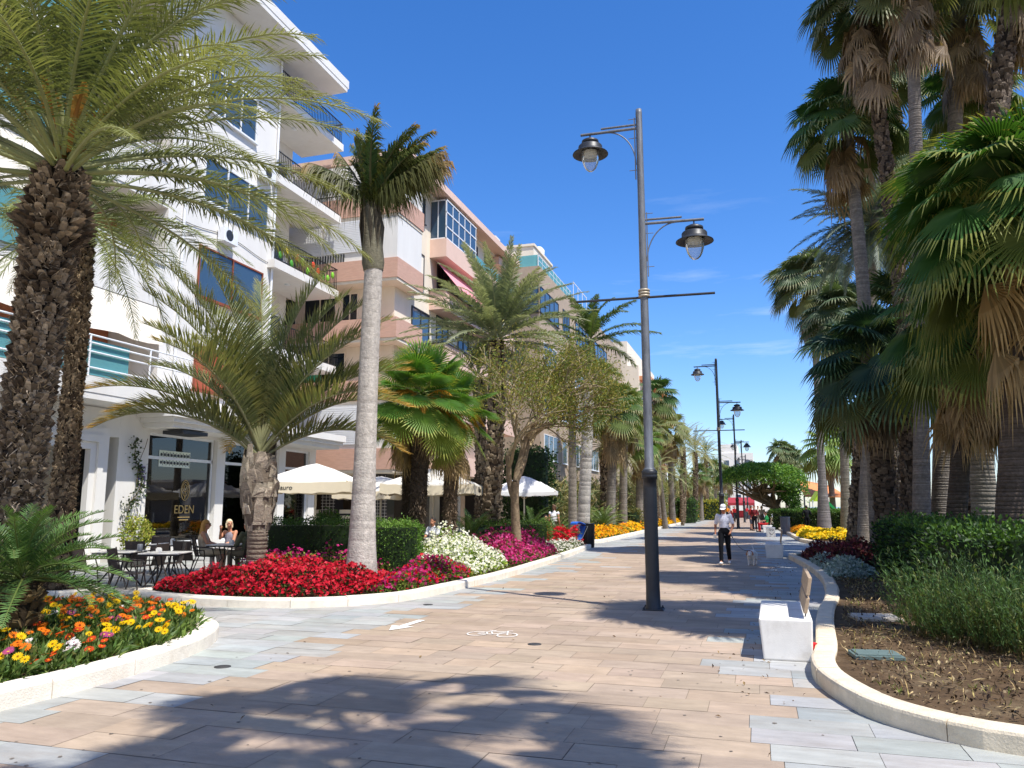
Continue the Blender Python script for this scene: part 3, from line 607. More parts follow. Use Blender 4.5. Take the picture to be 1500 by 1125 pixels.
# painted cycle-lane marks and iron covers
paint = mat('road_paint', '#efece4', .7, .08, 20, dirt=.45, dirtcol='#c9ae95')
def mark(name, label, cat, fn):
    mb = MB(); fn(mb); return tag(mb.build(name, paint), label, cat)
def arrow(mb):
    a = G(570, 924); b = G(618, 909); d = (b-a).normalized(); s_ = Vector((-d.y, d.x, 0)); z = .0085
    def q(u, v): p = a+d*u+s_*v; return (p.x, p.y, z)
    Ln = (b-a).length
    mb.add([q(.38, -.055), q(Ln, -.055), q(Ln, .055), q(.38, .055)], [(0,1,2,3)]); mb.add([q(0, 0), q(.4, -.17), q(.4, .17)], [(0,1,2)])
mark('lane_arrow', 'white painted arrow on the paving beside the bicycle symbol', 'road marking', arrow)
def bikemark(mb):
    o = G(723, 929); xd = (G(760, 931)-G(686, 927)).normalized(); yd = Vector((-xd.y, xd.x, 0)); k = (G(760, 931)-G(686, 927)).length/1.7; z = .0085
    ks = 1.25
    def q(u, v): p = o+xd*u*k+yd*v*k*ks; return (p.x, p.y, z)
    def line(u0, v0, u1, v1, w=.045):
        d = Vector((u1-u0, v1-v0)); d.normalize(); nx, ny = -d.y*w/2, d.x*w/2
        mb.add([q(u0-nx, v0-ny), q(u1-nx, v1-ny), q(u1+nx, v1+ny), q(u0+nx, v0+ny)], [(0,1,2,3)])
    for cx in (-.5, .5):
        n = 22; V = []; 
        for i in range(n):
            t = 2*math.pi*i/n
            V += [q(cx+.33*math.cos(t), -.1+.33*math.sin(t)), q(cx+.285*math.cos(t), -.1+.285*math.sin(t))]
        mb.add(V, [(2*i, 2*((i+1) % n), 2*((i+1) % n)+1, 2*i+1) for i in range(n)])
    for L_ in ((-.5,-.1,-.22,.36),(-.22,.36,.3,.36),(-.22,.33,.02,-.1),(.02,-.1,.3,.36),(-.5,-.1,.02,-.1),(.5,-.1,.27,.5),(.27,.5,.42,.56),(-.34,.46,-.1,.46),(-.22,.3,-.22,.46)): line(*L_)
mark('bicycle_symbol', 'white painted bicycle symbol on the cycle lane paving', 'road marking', bikemark)
iron = mat('cast_iron', '#4b4a49', .6, .2, 30, metal=.4, bump=.3, bscale=60)
for (px, py, lb) in ((783, 944, 'small round iron cover set in paving just right of the bicycle symbol'), (627, 886, 'small round iron cover in the paving by the red flower kerb'), (326, 977, 'small round iron cover in blue paving by the yellow flower kerb')):
    p = G(px, py); mb = MB(); mb.lathe([(.085, -.01), (.085, .006), (.07, .009), (.06, .006), (.0, .006)], 18); tag(mb.build('iron_cover', iron, None, p), lb, 'iron cover', 'small iron covers in the paving')
for (px, py, w, h, lb, c) in ((1282, 905, .55, .45, 'square concrete inspection cover half buried in the right bed', '#b9b0a2'), (1283, 960, .42, .3, 'grey green plastic valve cover lying flat in the right bed', '#5d6e6a')):
    p = G(px, py, .12); mb = MB(); mb.box(-w/2, w/2, -h/2, h/2, 0, .035); mb.box(-w/2-.03, w/2+.03, -h/2-.03, h/2+.03, -.02, .02)
    o = mb.build('inspection_cover', mat('cover', c, .8, .15, 12, bump=.2), None, p, .006); o.rotation_euler.z = .12; tag(o, lb, 'cover')
# ------------------------------------------------------------------ lamp posts, benches, bins
gl_lamp = thinglass('lamp_glass', '#eef2f5', .22)
nt = gl_lamp.node_tree; o_ = [n for n in nt.nodes if n.type == 'OUTPUT_MATERIAL'][0]; m_ = [n for n in nt.nodes if n.type == 'MIX_SHADER'][0]
df = nt.nodes.new('ShaderNodeBsdfDiffuse'); df.inputs['Color'].default_value = (.75, .78, .8, 1); m2 = nt.nodes.new('ShaderNodeMixShader'); m2.inputs[0].default_value = .22
nt.links.new(m_.outputs[0], m2.inputs[1]); nt.links.new(df.outputs[0], m2.inputs[2]); nt.links.new(m2.outputs[0], o_.inputs['Surface'])
m_emitter = mat('lamp_reflector', '#d8d2c0', .5, .05)
def lamp_proto():
    H = 8.65; t = thing('street_lamp', 'nearest tall grey street lamp with two hanging lanterns, standing mid promenade', 'street lamp', (0, 0, 0), 0, 'lamps down the promenade')
    mb = MB()
    mb.lathe([(.118, 2.2), (.10, 2.26), (.076, 2.3), (.073, 3.2), (.068, 5.0), (.062, 6.5), (.057, 8.58), (.052, 8.65), (.0, 8.652)], 20)
    pole = mb.build('pole', M['steel'], t)
    mb = MB(); mb.lathe([(.135, 0), (.135, .03), (.118, .05), (.112, .35), (.112, 1.95), (.112, 2.12), (.128, 2.10), (.128, 2.16), (.122, 2.17), (.13, 2.18), (.13, 2.23), (.1, 2.26), (.082, 2.27)], 20)
    mb.box(-.17, .17, -.17, .17, -.004, .014)
    sl_ = mb.build('base_sleeve', M['darkmetal'], t)
    for sx in (-1, 1):
        for sy in (-1, 1):
            b = MB(); b.lathe([(.022, .01), (.022, .035), (.012, .036), (.012, .055), (.0, .056)], 8, (sx*.14, sy*.14, 0)); b.build('bolt', M['darkmetal'], sl_)
    ring = MB()
    for z in (5.22, 5.27, 5.32): ring.lathe([(.074, z-.02), (.098, z-.016), (.102, z), (.098, z+.016), (.072, z+.02)], 18)
    ring.build('collar', mat('collar_metal', '#b5aa96', .5, .15, 8, metal=.3), t)
    cb = MB(); cb.tube([(-1.18, 0, 5.2), (1.18, 0, 5.2)], .022, 8); cb.build('banner_bar', M['darkmetal'], t)
    for sx, z in ((-1, 8.30), (1, 6.52)):
        a = MB()
        a.tube([(sx*.06, 0, z), (sx*1.05, 0, z-.01)], .026, 8); a.tube([(sx*.06, 0, z+.07), (sx*.68, 0, z+.065)], .02, 8)
        br = [(sx*(.072+.50*(1-math.cos(k))), -.0, z-.68+.66*math.sin(k)) for k in np.linspace(0, math.pi/2, 12)]
        a.tube(br, .0115, 6); a.bar((sx*.083, 0, z-.95), (sx*.083, 0, z+.2), .03, .02)
        for zz in (z+.18, z-.18, z-.78): a.tube([(sx*.02, 0, zz), (sx*.19, 0, zz)], .007, 5)
        arm = a.build('arm', M['steel'], t)
        x = sx*.88; ln = MB(); z0 = z-.05
        ln.tube([(x, 0, z0+.03), (x, 0, z0-.05)], .014, 6)
        ln.lathe([(.02, z0-.04), (.085, z0-.055), (.15, z0-.09), (.155, z0-.125), (.15, z0-.135), (.115, z0-.145), (.115, z0-.165), (.2, z0-.18), (.215, z0-.2), (.215, z0-.27), (.23, z0-.285), (.315, z0-.335), (.32, z0-.35), (.31, z0-.352), (.2, z0-.31), (.15, z0-.30)], 26, (x, 0, 0))
        lan = ln.build('lantern', M['darkmetal'], t)
        rf = MB(); rf.lathe([(.15, z0-.305), (.145, z0-.36), (.05, z0-.375), (.0, z0-.376)], 20, (x, 0, 0)); rf.build('reflector', m_emitter, lan)
        g = MB(); g.lathe([(.158, z0-.31), (.16, z0-.38), (.152, z0-.46), (.128, z0-.55), (.09, z0-.62), (.045, z0-.66), (.0, z0-.668)], 22, (x, 0, 0)); g.build('glass_bowl', gl_lamp, lan)
    return t
lp = lamp_proto(); lp.location = (-1.69, 13.22, 0); lp.rotation_euler = (R(.3), R(-.15), R(3))
for i, (x, y, lb) in enumerate(((-1.60, 38.2, 'second street lamp along the promenade, behind the walking man in the white cap'), (-1.47, 62.4, 'third street lamp along the promenade, left of the leaning clipped tree'), (-1.38, 87, 'fourth street lamp, thin dark pole beyond the third one'), (-1.3, 111.5, 'fifth street lamp, a far thin pole near the red awning'), (-1.25, 136, 'farthest street lamp at the end of the promenade'))):
    o = dup(lp, (x, y, 0), R(2), lb)
    for part in o.children:
        if part.name.startswith(('pole', 'arm')): part.data = part.data.copy(); part.data.materials[0] = M['darkmetal']
    for part in [c for c in o.children if c.name.startswith('banner_bar') and i != 0]: bpy.data.objects.remove(part)
m_wood = mat('weathered_board', '#b29c82', .8, .18, 4, bump=.3, bscale=30, stretch=(14, 1.2, 14), spec=.2, dirt=.3, dirtcol='#7d6c58')
def bench(loc, rz, label, ln=1.75):
    t = thing('bench', label, 'bench', loc, rz, 'white concrete benches along the right kerb')
    s = MB(); w = .56   # block with slightly flared sides
    for y0, y1 in ((0, ln),):
        v = [(.035, y0, .0), (w-.02, y0, .0), (w-.02, y1, .0), (.035, y1, .0), (0, y0, .44), (w, y0, .44), (w, y1, .44), (0, y1, .44)]
        s.add(v, [(0,3,2,1),(4,5,6,7),(0,1,5,4),(1,2,6,5),(2,3,7,6),(3,0,4,7)])
    s.build('seat_block', M['concrete'], t, None, .02, 3)
    for k, (z0, z1, xo) in enumerate(((.50, .66, .0), (.69, .88, .035))):
        b = MB(); b.add([(w-.09+xo, .06, z0), (w-.05+xo, .06, z0), (w-.05+xo, ln-.06, z0), (w-.09+xo, ln-.06, z0), (w-.055+xo, .06, z1), (w-.015+xo, .06, z1), (w-.015+xo, ln-.06, z1), (w-.055+xo, ln-.06, z1)], [(0,3,2,1),(4,5,6,7),(0,1,5,4),(1,2,6,5),(2,3,7,6),(3,0,4,7)])
        b.build('back_board', m_wood, t, None, .006)
    for yy in (.3, ln-.3):
        b = MB(); b.bar((w-.07, yy, .40), (w-.005, yy, .84), .05, .012, up=(1, 0, 0)); b.build('bracket', M['darkmetal'], t)
    return t
bench((-.05, 9.32, 0), R(-1), 'nearest white concrete bench with weathered wooden back boards beside the curved kerb')
bench((.16, 27.2, 0), R(-1), 'second white concrete bench, to the right of the white dog', 1.8)
bench((.25, 54, 0), 0, 'far white concrete bench where people in red and green gather', 1.8)
p = G(1184, 948, 0); mb = MB()
mb.box(-.05, .05, -.03, .03, 0, .075); mb.box(-.045, .045, -.025, .025, .075, .10)
o = mb.build('cigarette_packet', mat('red_card', '#c4242a', .5, .1), None, (.50, 9.62, 0), .004); o.scale = (1.2, 1.2, 1.6); o.rotation_euler.z = .4; tag(o, 'crumpled red packet lying between the nearest bench and kerb', 'packet')
# concrete cube with a drawn smiling face
t = thing('concrete_cube', 'white concrete cube with a smiling face drawn on it, beside the grey bin', 'cube', (.62, 46.2, 0))
mb = MB(); mb.box(-.24, .24, 0, .48, 0, .52); mb.build('block', M['concrete'], t, None, .02, 3)
mb = MB()
for cx in (-.04, .1):
    mb.tube([(cx+.045*math.cos(a), -.004, .40+.045*math.sin(a)) for a in np.linspace(-2.2, 4.0, 14)], .009, 5)
    mb.tube([(cx+.045, -.004, .42), (cx+.03, -.004, .32)], .009, 5)
mb.tube([(-.09, -.004, .24), (.02, -.004, .12), (.07, -.004, .13), (.15, -.004, .24)], .012, 5)
mb.build('drawn_face', M['blackmetal'], t)
def bin_(loc, label, r, h, m, ribs, name='litter_bin'):
    t = thing(name, label, 'litter bin', loc)
    b = MB(); b.lathe([(r*.93, .0), (r*.95, .03), (r, h*.5), (r*1.02, h)], 22); b.build('body', m, t)
    if ribs:
        rb = MB()
        for k in range(26):
            a = 2*math.pi*k/26; rb.bar((r*.97*math.cos(a), r*.97*math.sin(a), .04), (r*1.04*math.cos(a), r*1.04*math.sin(a), h-.04), .035, .014)
        rb.build('slats', m, t)
    rm_ = MB(); rm_.lathe([(r*1.0, h-.03), (r*1.08, h-.02), (r*1.09, h+.03), (r*.9, h+.035), (r*.88, h-.05), (r*.86, h-.3), (0, h-.3)], 22); rm_.build('rim', m, t)
    return t
bin_(B(861, 32.6), 'black ribbed litter bin at the far tip of the flower bed', .27, .95, M['blackmetal'], True)
bin_(B(1151, 48.3), 'grey metal litter bin beside the yellow flowers', .28, 1.0, M['steel'], False)
# ------------------------------------------------------------------ buildings
m_glassd = glassmat('dark_window', '#1a2228', .05, .8); m_glassb = glassmat('blue_window', '#3a5064', .06, .9)
m_teal = thinglass('teal_glass', '#b9e2e4', .2)
nt = m_teal.node_tree; o_ = [n for n in nt.nodes if n.type == 'OUTPUT_MATERIAL'][0]; m_ = [n for n in nt.nodes if n.type == 'MIX_SHADER'][0]
df = nt.nodes.new('ShaderNodeBsdfDiffuse'); df.inputs['Color'].default_value = (*lin('#7fc4ca'), 1); m2 = nt.nodes.new('ShaderNodeMixShader'); m2.inputs[0].default_value = .5
nt.links.new(m_.outputs[0], m2.inputs[1]); nt.links.new(df.outputs[0], m2.inputs[2]); nt.links.new(m2.outputs[0], o_.inputs['Surface'])
m_pane = thinglass('shop_glass', '#aab0b0', .45)
m_brick = mat('thin_brick', '#a8694c', .85, .18, 9, bump=.35, bscale=18, stretch=(1, 1, 9), dirt=.2, dirtcol='#8a5a44')
m_pink = mat('pink_tile', '#c8a08c', .75, .12, 3, bump=.12, bscale=30, stretch=(1, 1, 6), dirt=.25, dirtcol='#b0735f')
m_pinkr = mat('pink_render', '#e0c0ae', .8, .06, 2, dirt=.15, dirtcol='#c48d7c')
m_pinkaw = mat('pink_awning', '#e3959a', .85, .06, 3)
m_beige = mat('beige_cloth', '#efe6d6', .9, .05, 3, bump=.1, bscale=8)
m_blind = mat('roller_blind', '#d9dadc', .6, .05, 3)
m_brown = mat('brown_stone', '#ae9a84', .8, .14, 2.2, bump=.12, bscale=30, dirt=.25, dirtcol='#94806c')
m_darkb = mat('dark_tile', '#231d1b', .35, .25, 8, spec=.6)
m_inside = mat('dim_room', '#4a423a', .9, .2, 3)
m_rail = mat('rail_white', '#e6e8ea', .4, .05, 8)
m_redbrown = mat('red_brown_wood', '#8a4a34', .6, .15, 6)
def part(name, m, parent, fn, bevel=0):
    mb = MB(); fn(mb); return mb.build(name, m, parent, None, bevel)
def text(name, body, size, loc, rot, m, parent, ext=.004, align='CENTER', shear=0):
    c = bpy.data.curves.new(name, 'FONT'); c.body = body; c.size = size; c.extrude = ext; c.align_x = align; c.shear = shear; c.materials.append(m)
    tmp = bpy.data.objects.new(name, c); COL.objects.link(tmp); me = bpy.data.meshes.new_from_object(tmp); bpy.data.objects.remove(tmp)
    o = bpy.data.objects.new(name, me); COL.objects.link(o); o.location = loc; o.rotation_euler = rot; o.parent = parent; return o
def win(parent, axis, at, a0, a1, z0, z1, n=2, frame=m_rail, glass=None, depth=.12, fw=.06, rows=1, label=None):
    # a framed window set in a facade; axis 'x': facade faces +X at X=at, a = Y range. axis 'y': faces -Y at Y=at, a = X range
    glass = glass or m_glassb
    def bx(mb, u0, u1, w0, w1, d0, d1):
        if axis == 'x': mb.box(at+d0, at+d1, u0, u1, w0, w1)
        else: mb.box(u0, u1, at-d1, at-d0, w0, w1)
    mb = MB()
    bx(mb, a0, a1, z0, z0+fw, .003, .07); bx(mb, a0, a1, z1-fw, z1, .003, .07)
    for k in range(n+1):
        u = a0+(a1-a0-fw)*k/n; bx(mb, u, u+fw, z0+fw, z1-fw, .003, .065)
    for k in range(1, rows):
        w = z0+(z1-z0)*k/rows; bx(mb, a0+fw, a1-fw, w-fw*.4, w+fw*.4, .003, .06)
    f = mb.build('window', frame, parent)
    if label: f['label'] = label
    mb = MB(); bx(mb, a0+.01, a1-.01, z0+.01, z1-.01, .004, .03); mb.build('pane', glass, f)
    mb = MB(); bx(mb, a0-.06, a1+.06, z0-.06, z0-.004, .003, .13); mb.build('sill', frame, f)
    return f
# --- white apartment house with the cafe, facade at X = FX facing the promenade
FX = -18.7
wb = thing('apartment_house', 'tall white apartment house with a dark glazed cafe on its ground floor, at the left', 'building', (0, 0, 0))
def w_walls(b):
    # upper walls leave out two loggias at the left (Y 12..20.7) and balconies at the right end
    b.box(-34, FX, 20.9, 27.0, 4.61, 20.6)
    b.box(-34, FX-2.2, 4, 20.897, 4.61, 20.6); b.box(-34, FX-1.9, 27.003, 30.9, 4.61, 20.6)
    for z in (8.35, 11.95, 15.4, 18.9, 20.6): b.box(FX-2.25, FX-.03, 4.02, 20.9, z-.26, z)
    for z in (4.6, ): b.box(FX-2.25, FX-.03, 4, 20.9, z, z+.16)
    b.box(FX-2.2, FX-.02, 11.2, 11.8, 4.76, 20.5)
    b.box(-34, FX-.02, 3.7, 4.0, 0, 20.6)
    # ground floor piers and lintels
    b.box(FX-.5, FX, 4, 16.4, 0, 4.58); b.box(FX-.5, FX, 19.5, 20.78, 0, 4.58); b.box(FX-.5, FX-.002, 16.4, 19.5, 3.75, 4.58); b.box(FX-.5, FX, 20.78, 30.9, 4.03, 4.58)
    for y in (24.1, 28.0): b.box(FX-.42, FX+.06, y, y+.46, 0, 4.03)
    b.box(FX-.5, FX-.003, 30.4, 30.9, 0, 4.03); b.box(FX-.4, FX-.02, 20.78, 30.4, 0, .42)
    b.box(-34, FX-.5, 30.4, 30.89, 0, 4.6)
part('wall', M['white'], wb, w_walls)
part('back_wall', m_brick, wb, lambda b: [b.box(FX-2.32, FX-2.1, 4.1, 20.85, z, z+3.1) for z in (4.9, 8.4, 12.0, 15.45, 18.95)])
part('roof_eave', M['white'], wb, lambda b: [b.box(-34, -17.3, 3.5, 30.1, 20.62, 20.82), b.box(-17.5, -17.28, 3.5, 30.2, 20.823, 21.2), b.box(-34, -17.5, 29.9, 30.2, 20.823, 21.2)])
part('cornice', M['white'], wb, lambda b: [b.box(FX-.4, FX+1.15, 20.45, 30.9, 4.14, 4.3), b.box(FX-.4, FX+1.3, 20.3, 30.95, 4.303, 4.45), b.box(FX-.4, FX+1.42, 20.15, 31.0, 4.453, 4.72)])
def doorframe(b):
    for k, (o, d) in enumerate(((.0, .10), (.22, .18), (.44, .12))):
        b.box(FX-.1, FX+d, 18.35+o, 18.35+o+.215, 0, 3.32+o); b.box(FX-.1, FX+d-.003, 16.2, 18.35+o+.21, 3.32+o, 3.32+o+.215)
        b.box(FX-.1, FX+d, 16.4-o-.215, 16.4-o, 0, 3.32+o)
part('door_surround', M['white'], wb, doorframe)
d_ = part('door_recess', M['white'], wb, lambda b: [b.box(FX-2.6, FX-2.5, 15.5, 20, 0, 4.5), b.box(FX-2.5, FX-.5, 18.38, 18.5, 0, 3.4), b.box(FX-2.5, FX-.5, 16.2, 16.35, 0, 3.4), b.box(FX-2.5, FX-.5, 16.3, 18.4, 3.4, 3.5)])
part('jamb_panel', M['cream'], d_, lambda b: [b.box(FX-2.0, FX-.55, 18.30, 18.378, .05, 2.5), b.box(FX-1.9, FX-1.45, 18.31, 18.378, 2.55, 3.2)])
part('louvre', m_rail, d_, lambda b: [b.box(FX-1.85, FX-1.5, 18.27, 18.31, 2.62+k*.08, 2.66+k*.08) for k in range(7)])
part('door_leaf', M['cream'], d_, lambda b: b.box(FX-2.49, FX-2.4, 16.4, 18.2, 0, 2.9))
# cafe glazing
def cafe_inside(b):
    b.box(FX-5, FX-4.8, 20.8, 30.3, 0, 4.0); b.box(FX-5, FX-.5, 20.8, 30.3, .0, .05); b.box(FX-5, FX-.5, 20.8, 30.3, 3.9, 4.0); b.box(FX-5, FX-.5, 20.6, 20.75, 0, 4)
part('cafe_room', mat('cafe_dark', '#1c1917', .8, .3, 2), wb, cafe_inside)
part('cafe_counter', mat('counter', '#3a2a20', .5, .2, 4), wb, lambda b: [b.box(FX-3.9, FX-3.3, 22, 29, .05, 1.1), b.box(FX-4.75, FX-4.5, 22, 29, 1.4, 1.45), b.box(FX-4.75, FX-4.5, 22, 29, 2.0, 2.05)])
def pendant(b):
    for y in (22.4, 25.9, 29.0):
        b.tube([(FX-1.7, y, 3.9), (FX-1.7, y, 2.75)], .012, 5); b.lathe([(.03, 2.75), (.28, 2.62), (.3, 2.58), (.06, 2.6), (.07, 2.45), (.03, 2.3), (0, 2.28)], 14, (FX-1.7, y, 0))
part('pendant_lamp', mat('brass', '#b98a45', .35, .1, 5, metal=.8), wb, pendant)
for k, (y0, y1) in enumerate(((20.82, 24.06), (24.60, 27.96), (28.5, 30.38))):
    f = part('shop_window', m_rail, wb, lambda b: [b.box(FX-.2, FX-.1, y0, y1, 3.19, 3.29), b.box(FX-.2, FX-.1, y0, y1, .42, .5), b.box(FX-.2, FX-.1, y0, y1, 3.95, 4.03), b.box(FX-.2, FX-.1, y0, y0+.06, .5, 3.95), b.box(FX-.2, FX-.1, y1-.06, y1, .5, 3.95)])
    part('pane', m_pane, f, lambda b: b.box(FX-.16, FX-.145, y0+.06, y1-.06, .5, 3.95))
m_gold = mat('gold_letter', '#c9ac6c', .5, .1, 8, metal=.3)
for y in (22.75, 26.6):
    text('lettering', 'EDEN', .40, (FX-.12, y, 1.42), (R(90), 0, R(90)), m_gold, wb)
    def logo(b):
        ring = lambda rx, rz, cz, w, n=26: b.tube([(FX-.125, y+rx*math.cos(a), cz+rz*math.sin(a)) for a in np.linspace(0, 2*math.pi, n)], w, 5, cap=False)
        ring(.20, .34, 2.2, .011); ring(.13, .16, 2.31, .010); ring(.06, .08, 2.31, .010); b.bar((FX-.125, y, 1.9), (FX-.125, y, 2.2), .012, .02)
        for s in (-1, 1): b.tube([(FX-.125, y, 1.98), (FX-.125, y+s*.1, 2.06), (FX-.125, y+s*.14, 2.2)], .009, 5)
    part('emblem', m_gold, wb, logo)
    part('underline', m_gold, wb, lambda b: b.box(FX-.128, FX-.12, y-.3, y+.3, 1.28, 1.30)); part('underline', m_gold, wb, lambda b: b.box(FX-.128, FX-.12, y-.22, y+.22, 1.19, 1.21))
def lattice(b):
    for z in (3.34, 3.06):
        b.box(FX-.135, FX-.13, 21.4, 22.9, z-.10, z+.16)
part('window_sticker', mat('sticker', '#dfe8d8', .7, .05), wb, lattice)
def latt2(b):
    for z in (3.36, 3.10):
        for k in range(9):
            y = 21.5+k*.16; b.ell((FX-.126, y, z), (.004, .055, .055), nu=8, nv=5); b.bar((FX-.126, y+.08, z-.09), (FX-.126, y+.08, z+.09), .02, .004)
part('sticker_print', M['darkmetal'], wb, latt2)
part('wall_light', M['darkmetal'], wb, lambda b: b.box(FX+.3, FX+1.1, 21.0, 22.2, 3.98, 4.10))
part('plaque', mat('plaque', '#6c5a86', .5, .2, 10), wb, lambda b: [b.box(FX, FX+.025, 20.4, 20.66, 2.72, 2.92), b.box(FX, FX+.025, 20.36, 20.68, 2.3, 2.62)])
part('plaque_face', M['white'], wb, lambda b: [b.box(FX+.025, FX+.03, 20.44, 20.62, 2.76, 2.86), b.box(FX+.025, FX+.03, 20.42, 20.62, 2.36, 2.5)])
# balconies on the left loggias
for z in (4.6, 8.35, 11.95, 15.4, 18.9):
    hi = z > 5
    bl = part('balcony', M['white'], wb, (lambda b: [b.box(FX-.16, FX+.0, 11.8, 20.88, z-.15, z+1.30), b.box(FX-.2, FX+.06, 11.75, 20.9, z+1.303, z+1.37)]) if hi else (lambda b: [b.box(FX-.2, FX+1.1, 11, 21.3, 4.62, 4.80), b.box(FX+.98, FX+1.12, 11, 21.32, 4.803, 5.26), b.box(FX-.03, FX+.98, 21.18, 21.32, 4.803, 5.26)]))
    part('balcony_rail', m_rail, bl, (lambda b: [b.tube([(FX-.05, 11.8, z+1.62), (FX-.05, 20.85, z+1.62)], .03, 8), b.tube([(FX-.05, 11.8, z+1.5), (FX-.05, 20.85, z+1.5)], .02, 8)]+[b.tube([(FX-.05, y, z+1.37), (FX-.05, y, z+1.62)], .02, 6) for y in (12.5, 14.8, 17.2, 18.6, 20.5)]) if hi else
         (lambda b: [b.tube([(FX+1.05, 11, zz), (FX+1.05, 21.25, zz)], .028, 8) for zz in (5.5, 5.95, 6.2, 6.42)]+[b.tube([(FX+1.05, y, 5.26), (FX+1.05, y, 6.42)], .03, 6) for y in (12.5, 14.8, 17.1, 19.4, 21.2)]))
    if hi: part('glass_screen', m_teal, bl, lambda b: [b.box(FX+.075, FX+.09, 11.9, 17.6, z+.2, z+1.75)])
    else: part('glass_screen', m_teal, bl, lambda b: [b.box(FX+.99, FX+1.0, 11.2, 18.6, 5.3, 6.3)])
def awn1(b):
    n = 14
    for k in range(n):
        y0 = 12+k*8.8/n; y1 = 12+(k+1)*8.8/n; s0 = .05*math.sin(k*1.9); s1 = .05*math.sin((k+1)*1.9)
        b.add([(FX-.02, y0, 8.18), (FX-.02, y1, 8.18), (FX+.22, y1, 6.86+s1), (FX+.22, y0, 6.86+s0)], [(0,1,2,3)])
part('cloth_awning', m_beige, wb, awn1)
part('cloth_awning', m_beige, wb, lambda b: [b.add([(FX-.1, 11.9, 11.9), (FX-.1, 16.2, 11.9), (FX+.1, 16.2, 10.1), (FX+.1, 11.9, 10.1)], [(0,1,2,3)]), b.add([(FX-.1, 7, 8.2), (FX-.1, 11, 8.2), (FX+.16, 11, 6.6), (FX+.16, 7, 6.6)], [(0,1,2,3)])])
# wall windows
win(wb, 'x', FX, 22.5, 26.45, 12.65, 14.35, 3, m_rail, m_glassb); win(wb, 'x', FX, 22.5, 26.3, 9.05, 10.95, 2, m_redbrown, m_glassb, label='brown timber framed upper window')
win(wb, 'x', FX, 22.4, 25.4, 16.1, 17.9, 3); win(wb, 'x', FX, 22.6, 25.0, 5.7, 7.3, 2, m_redbrown, mat('red_shutter', '#a4563c', .7, .1, 3, stretch=(1, 1, 12)), label='red brown shuttered window')
# right-hand balconies with black railings
for z in (7.7, 11.3, 14.95, 18.6):
    bl = part('balcony', M['white'], wb, lambda b: [b.box(FX-1.95, FX+.35, 26.6, 31.75, z, z+.34)])
    part('balcony_rail', M['blackmetal'], bl, lambda b: [b.box(FX+.26, FX+.30, 26.65, 31.7, z+1.34, z+1.38), b.box(FX-1.9, FX+.28, 31.66, 31.7, z+1.34, z+1.38), b.box(FX+.26, FX+.30, 26.65, 31.7, z+.40, z+.43)]+[b.box(FX+.27, FX+.29, y, y+.018, z+.34, z+1.34) for y in np.arange(26.7, 31.7, .13)]+[b.box(x, x+.018, 31.67, 31.69, z+.34, z+1.34) for x in np.arange(FX-1.8, FX+.25, .14)])
    win(wb, 'x', FX-1.9, 27.4, 28.6, z+.4, z+2.6, 1); win(wb, 'x', FX-1.9, 29.3, 30.5, z+.4, z+2.6, 1)
    part('ceiling_lamp', m_rail, bl, lambda b: b.lathe([(.0, z-.06), (.12, z-.05), (.14, z)], 14, (FX-.6, 29, 0)))
    if abs(z-11.3) < .1:
        rr = random.Random(5)
        for k in range(11):
            y = 27+k*.42; c = rr.choice(['#d8392f', '#7fbf3a', '#e2c83a', '#d8392f', '#4f9b3a'])
            mb = MB(); mb.ell((FX+.33, y, z+.75+rr.uniform(-.25, .25)), (.05, .13, .16), lin(c), nu=8, nv=6); mb.build('balcony_decoration', M['plain'], bl)
for y in (21.6, 26.85): part('downpipe', m_rail, wb, lambda b: [b.tube([(FX+.07, y, 4.75), (FX+.07, y, 20.5)], .05, 8)]+[b.tube([(FX+.07, y, z), (FX+.07, y, z+.06)], .065, 8) for z in (7, 10, 13, 16, 19)])
for (y, z) in ((23.4, 11.35), (25.6, 14.75), (24.2, 7.75)):
    ac = part('air_conditioner', m_rail, wb, lambda b: b.box(FX+.06, FX+.36, y, y+.8, z, z+.56), .01)
    part('fan_grille', M['darkmetal'], ac, lambda b: b.tube([(FX+.358, y+.3, z+.28), (FX+.366, y+.3, z+.28)], .21, 16))
part('cable', M['darkmetal'], wb, lambda b: b.tube([(FX+.03, y, 11.62+.12*math.cos(y*1.3)) for y in np.linspace(21.2, 26.9, 20)], .012, 5))
# --- pink and cream apartment house
PX = -16.1; PY = 33.1
pb = thing('apartment_house', 'pink and cream apartment house with glazed bay and pink awning, behind the royal palm', 'building', (0, 0, 0))
def p_walls(b):
    b.box(-30, PX, PY, 50.2, 3.3, 18.0); b.box(-30, PX+.2, PY-.1, 50.3, 18.003, 18.15)
    b.box(-30, PX-3, PY+4, 50, 0, 3.3)
part('wall', M['cream'], pb, p_walls)
part('roof_edge', m_pinkr, pb, lambda b: [b.box(-30, PX+1.0, PY-.9, 50.6, 18.153, 18.55), b.box(PX-.5, PX+.5, 47.5, 50.5, 17.5, 18.0)])
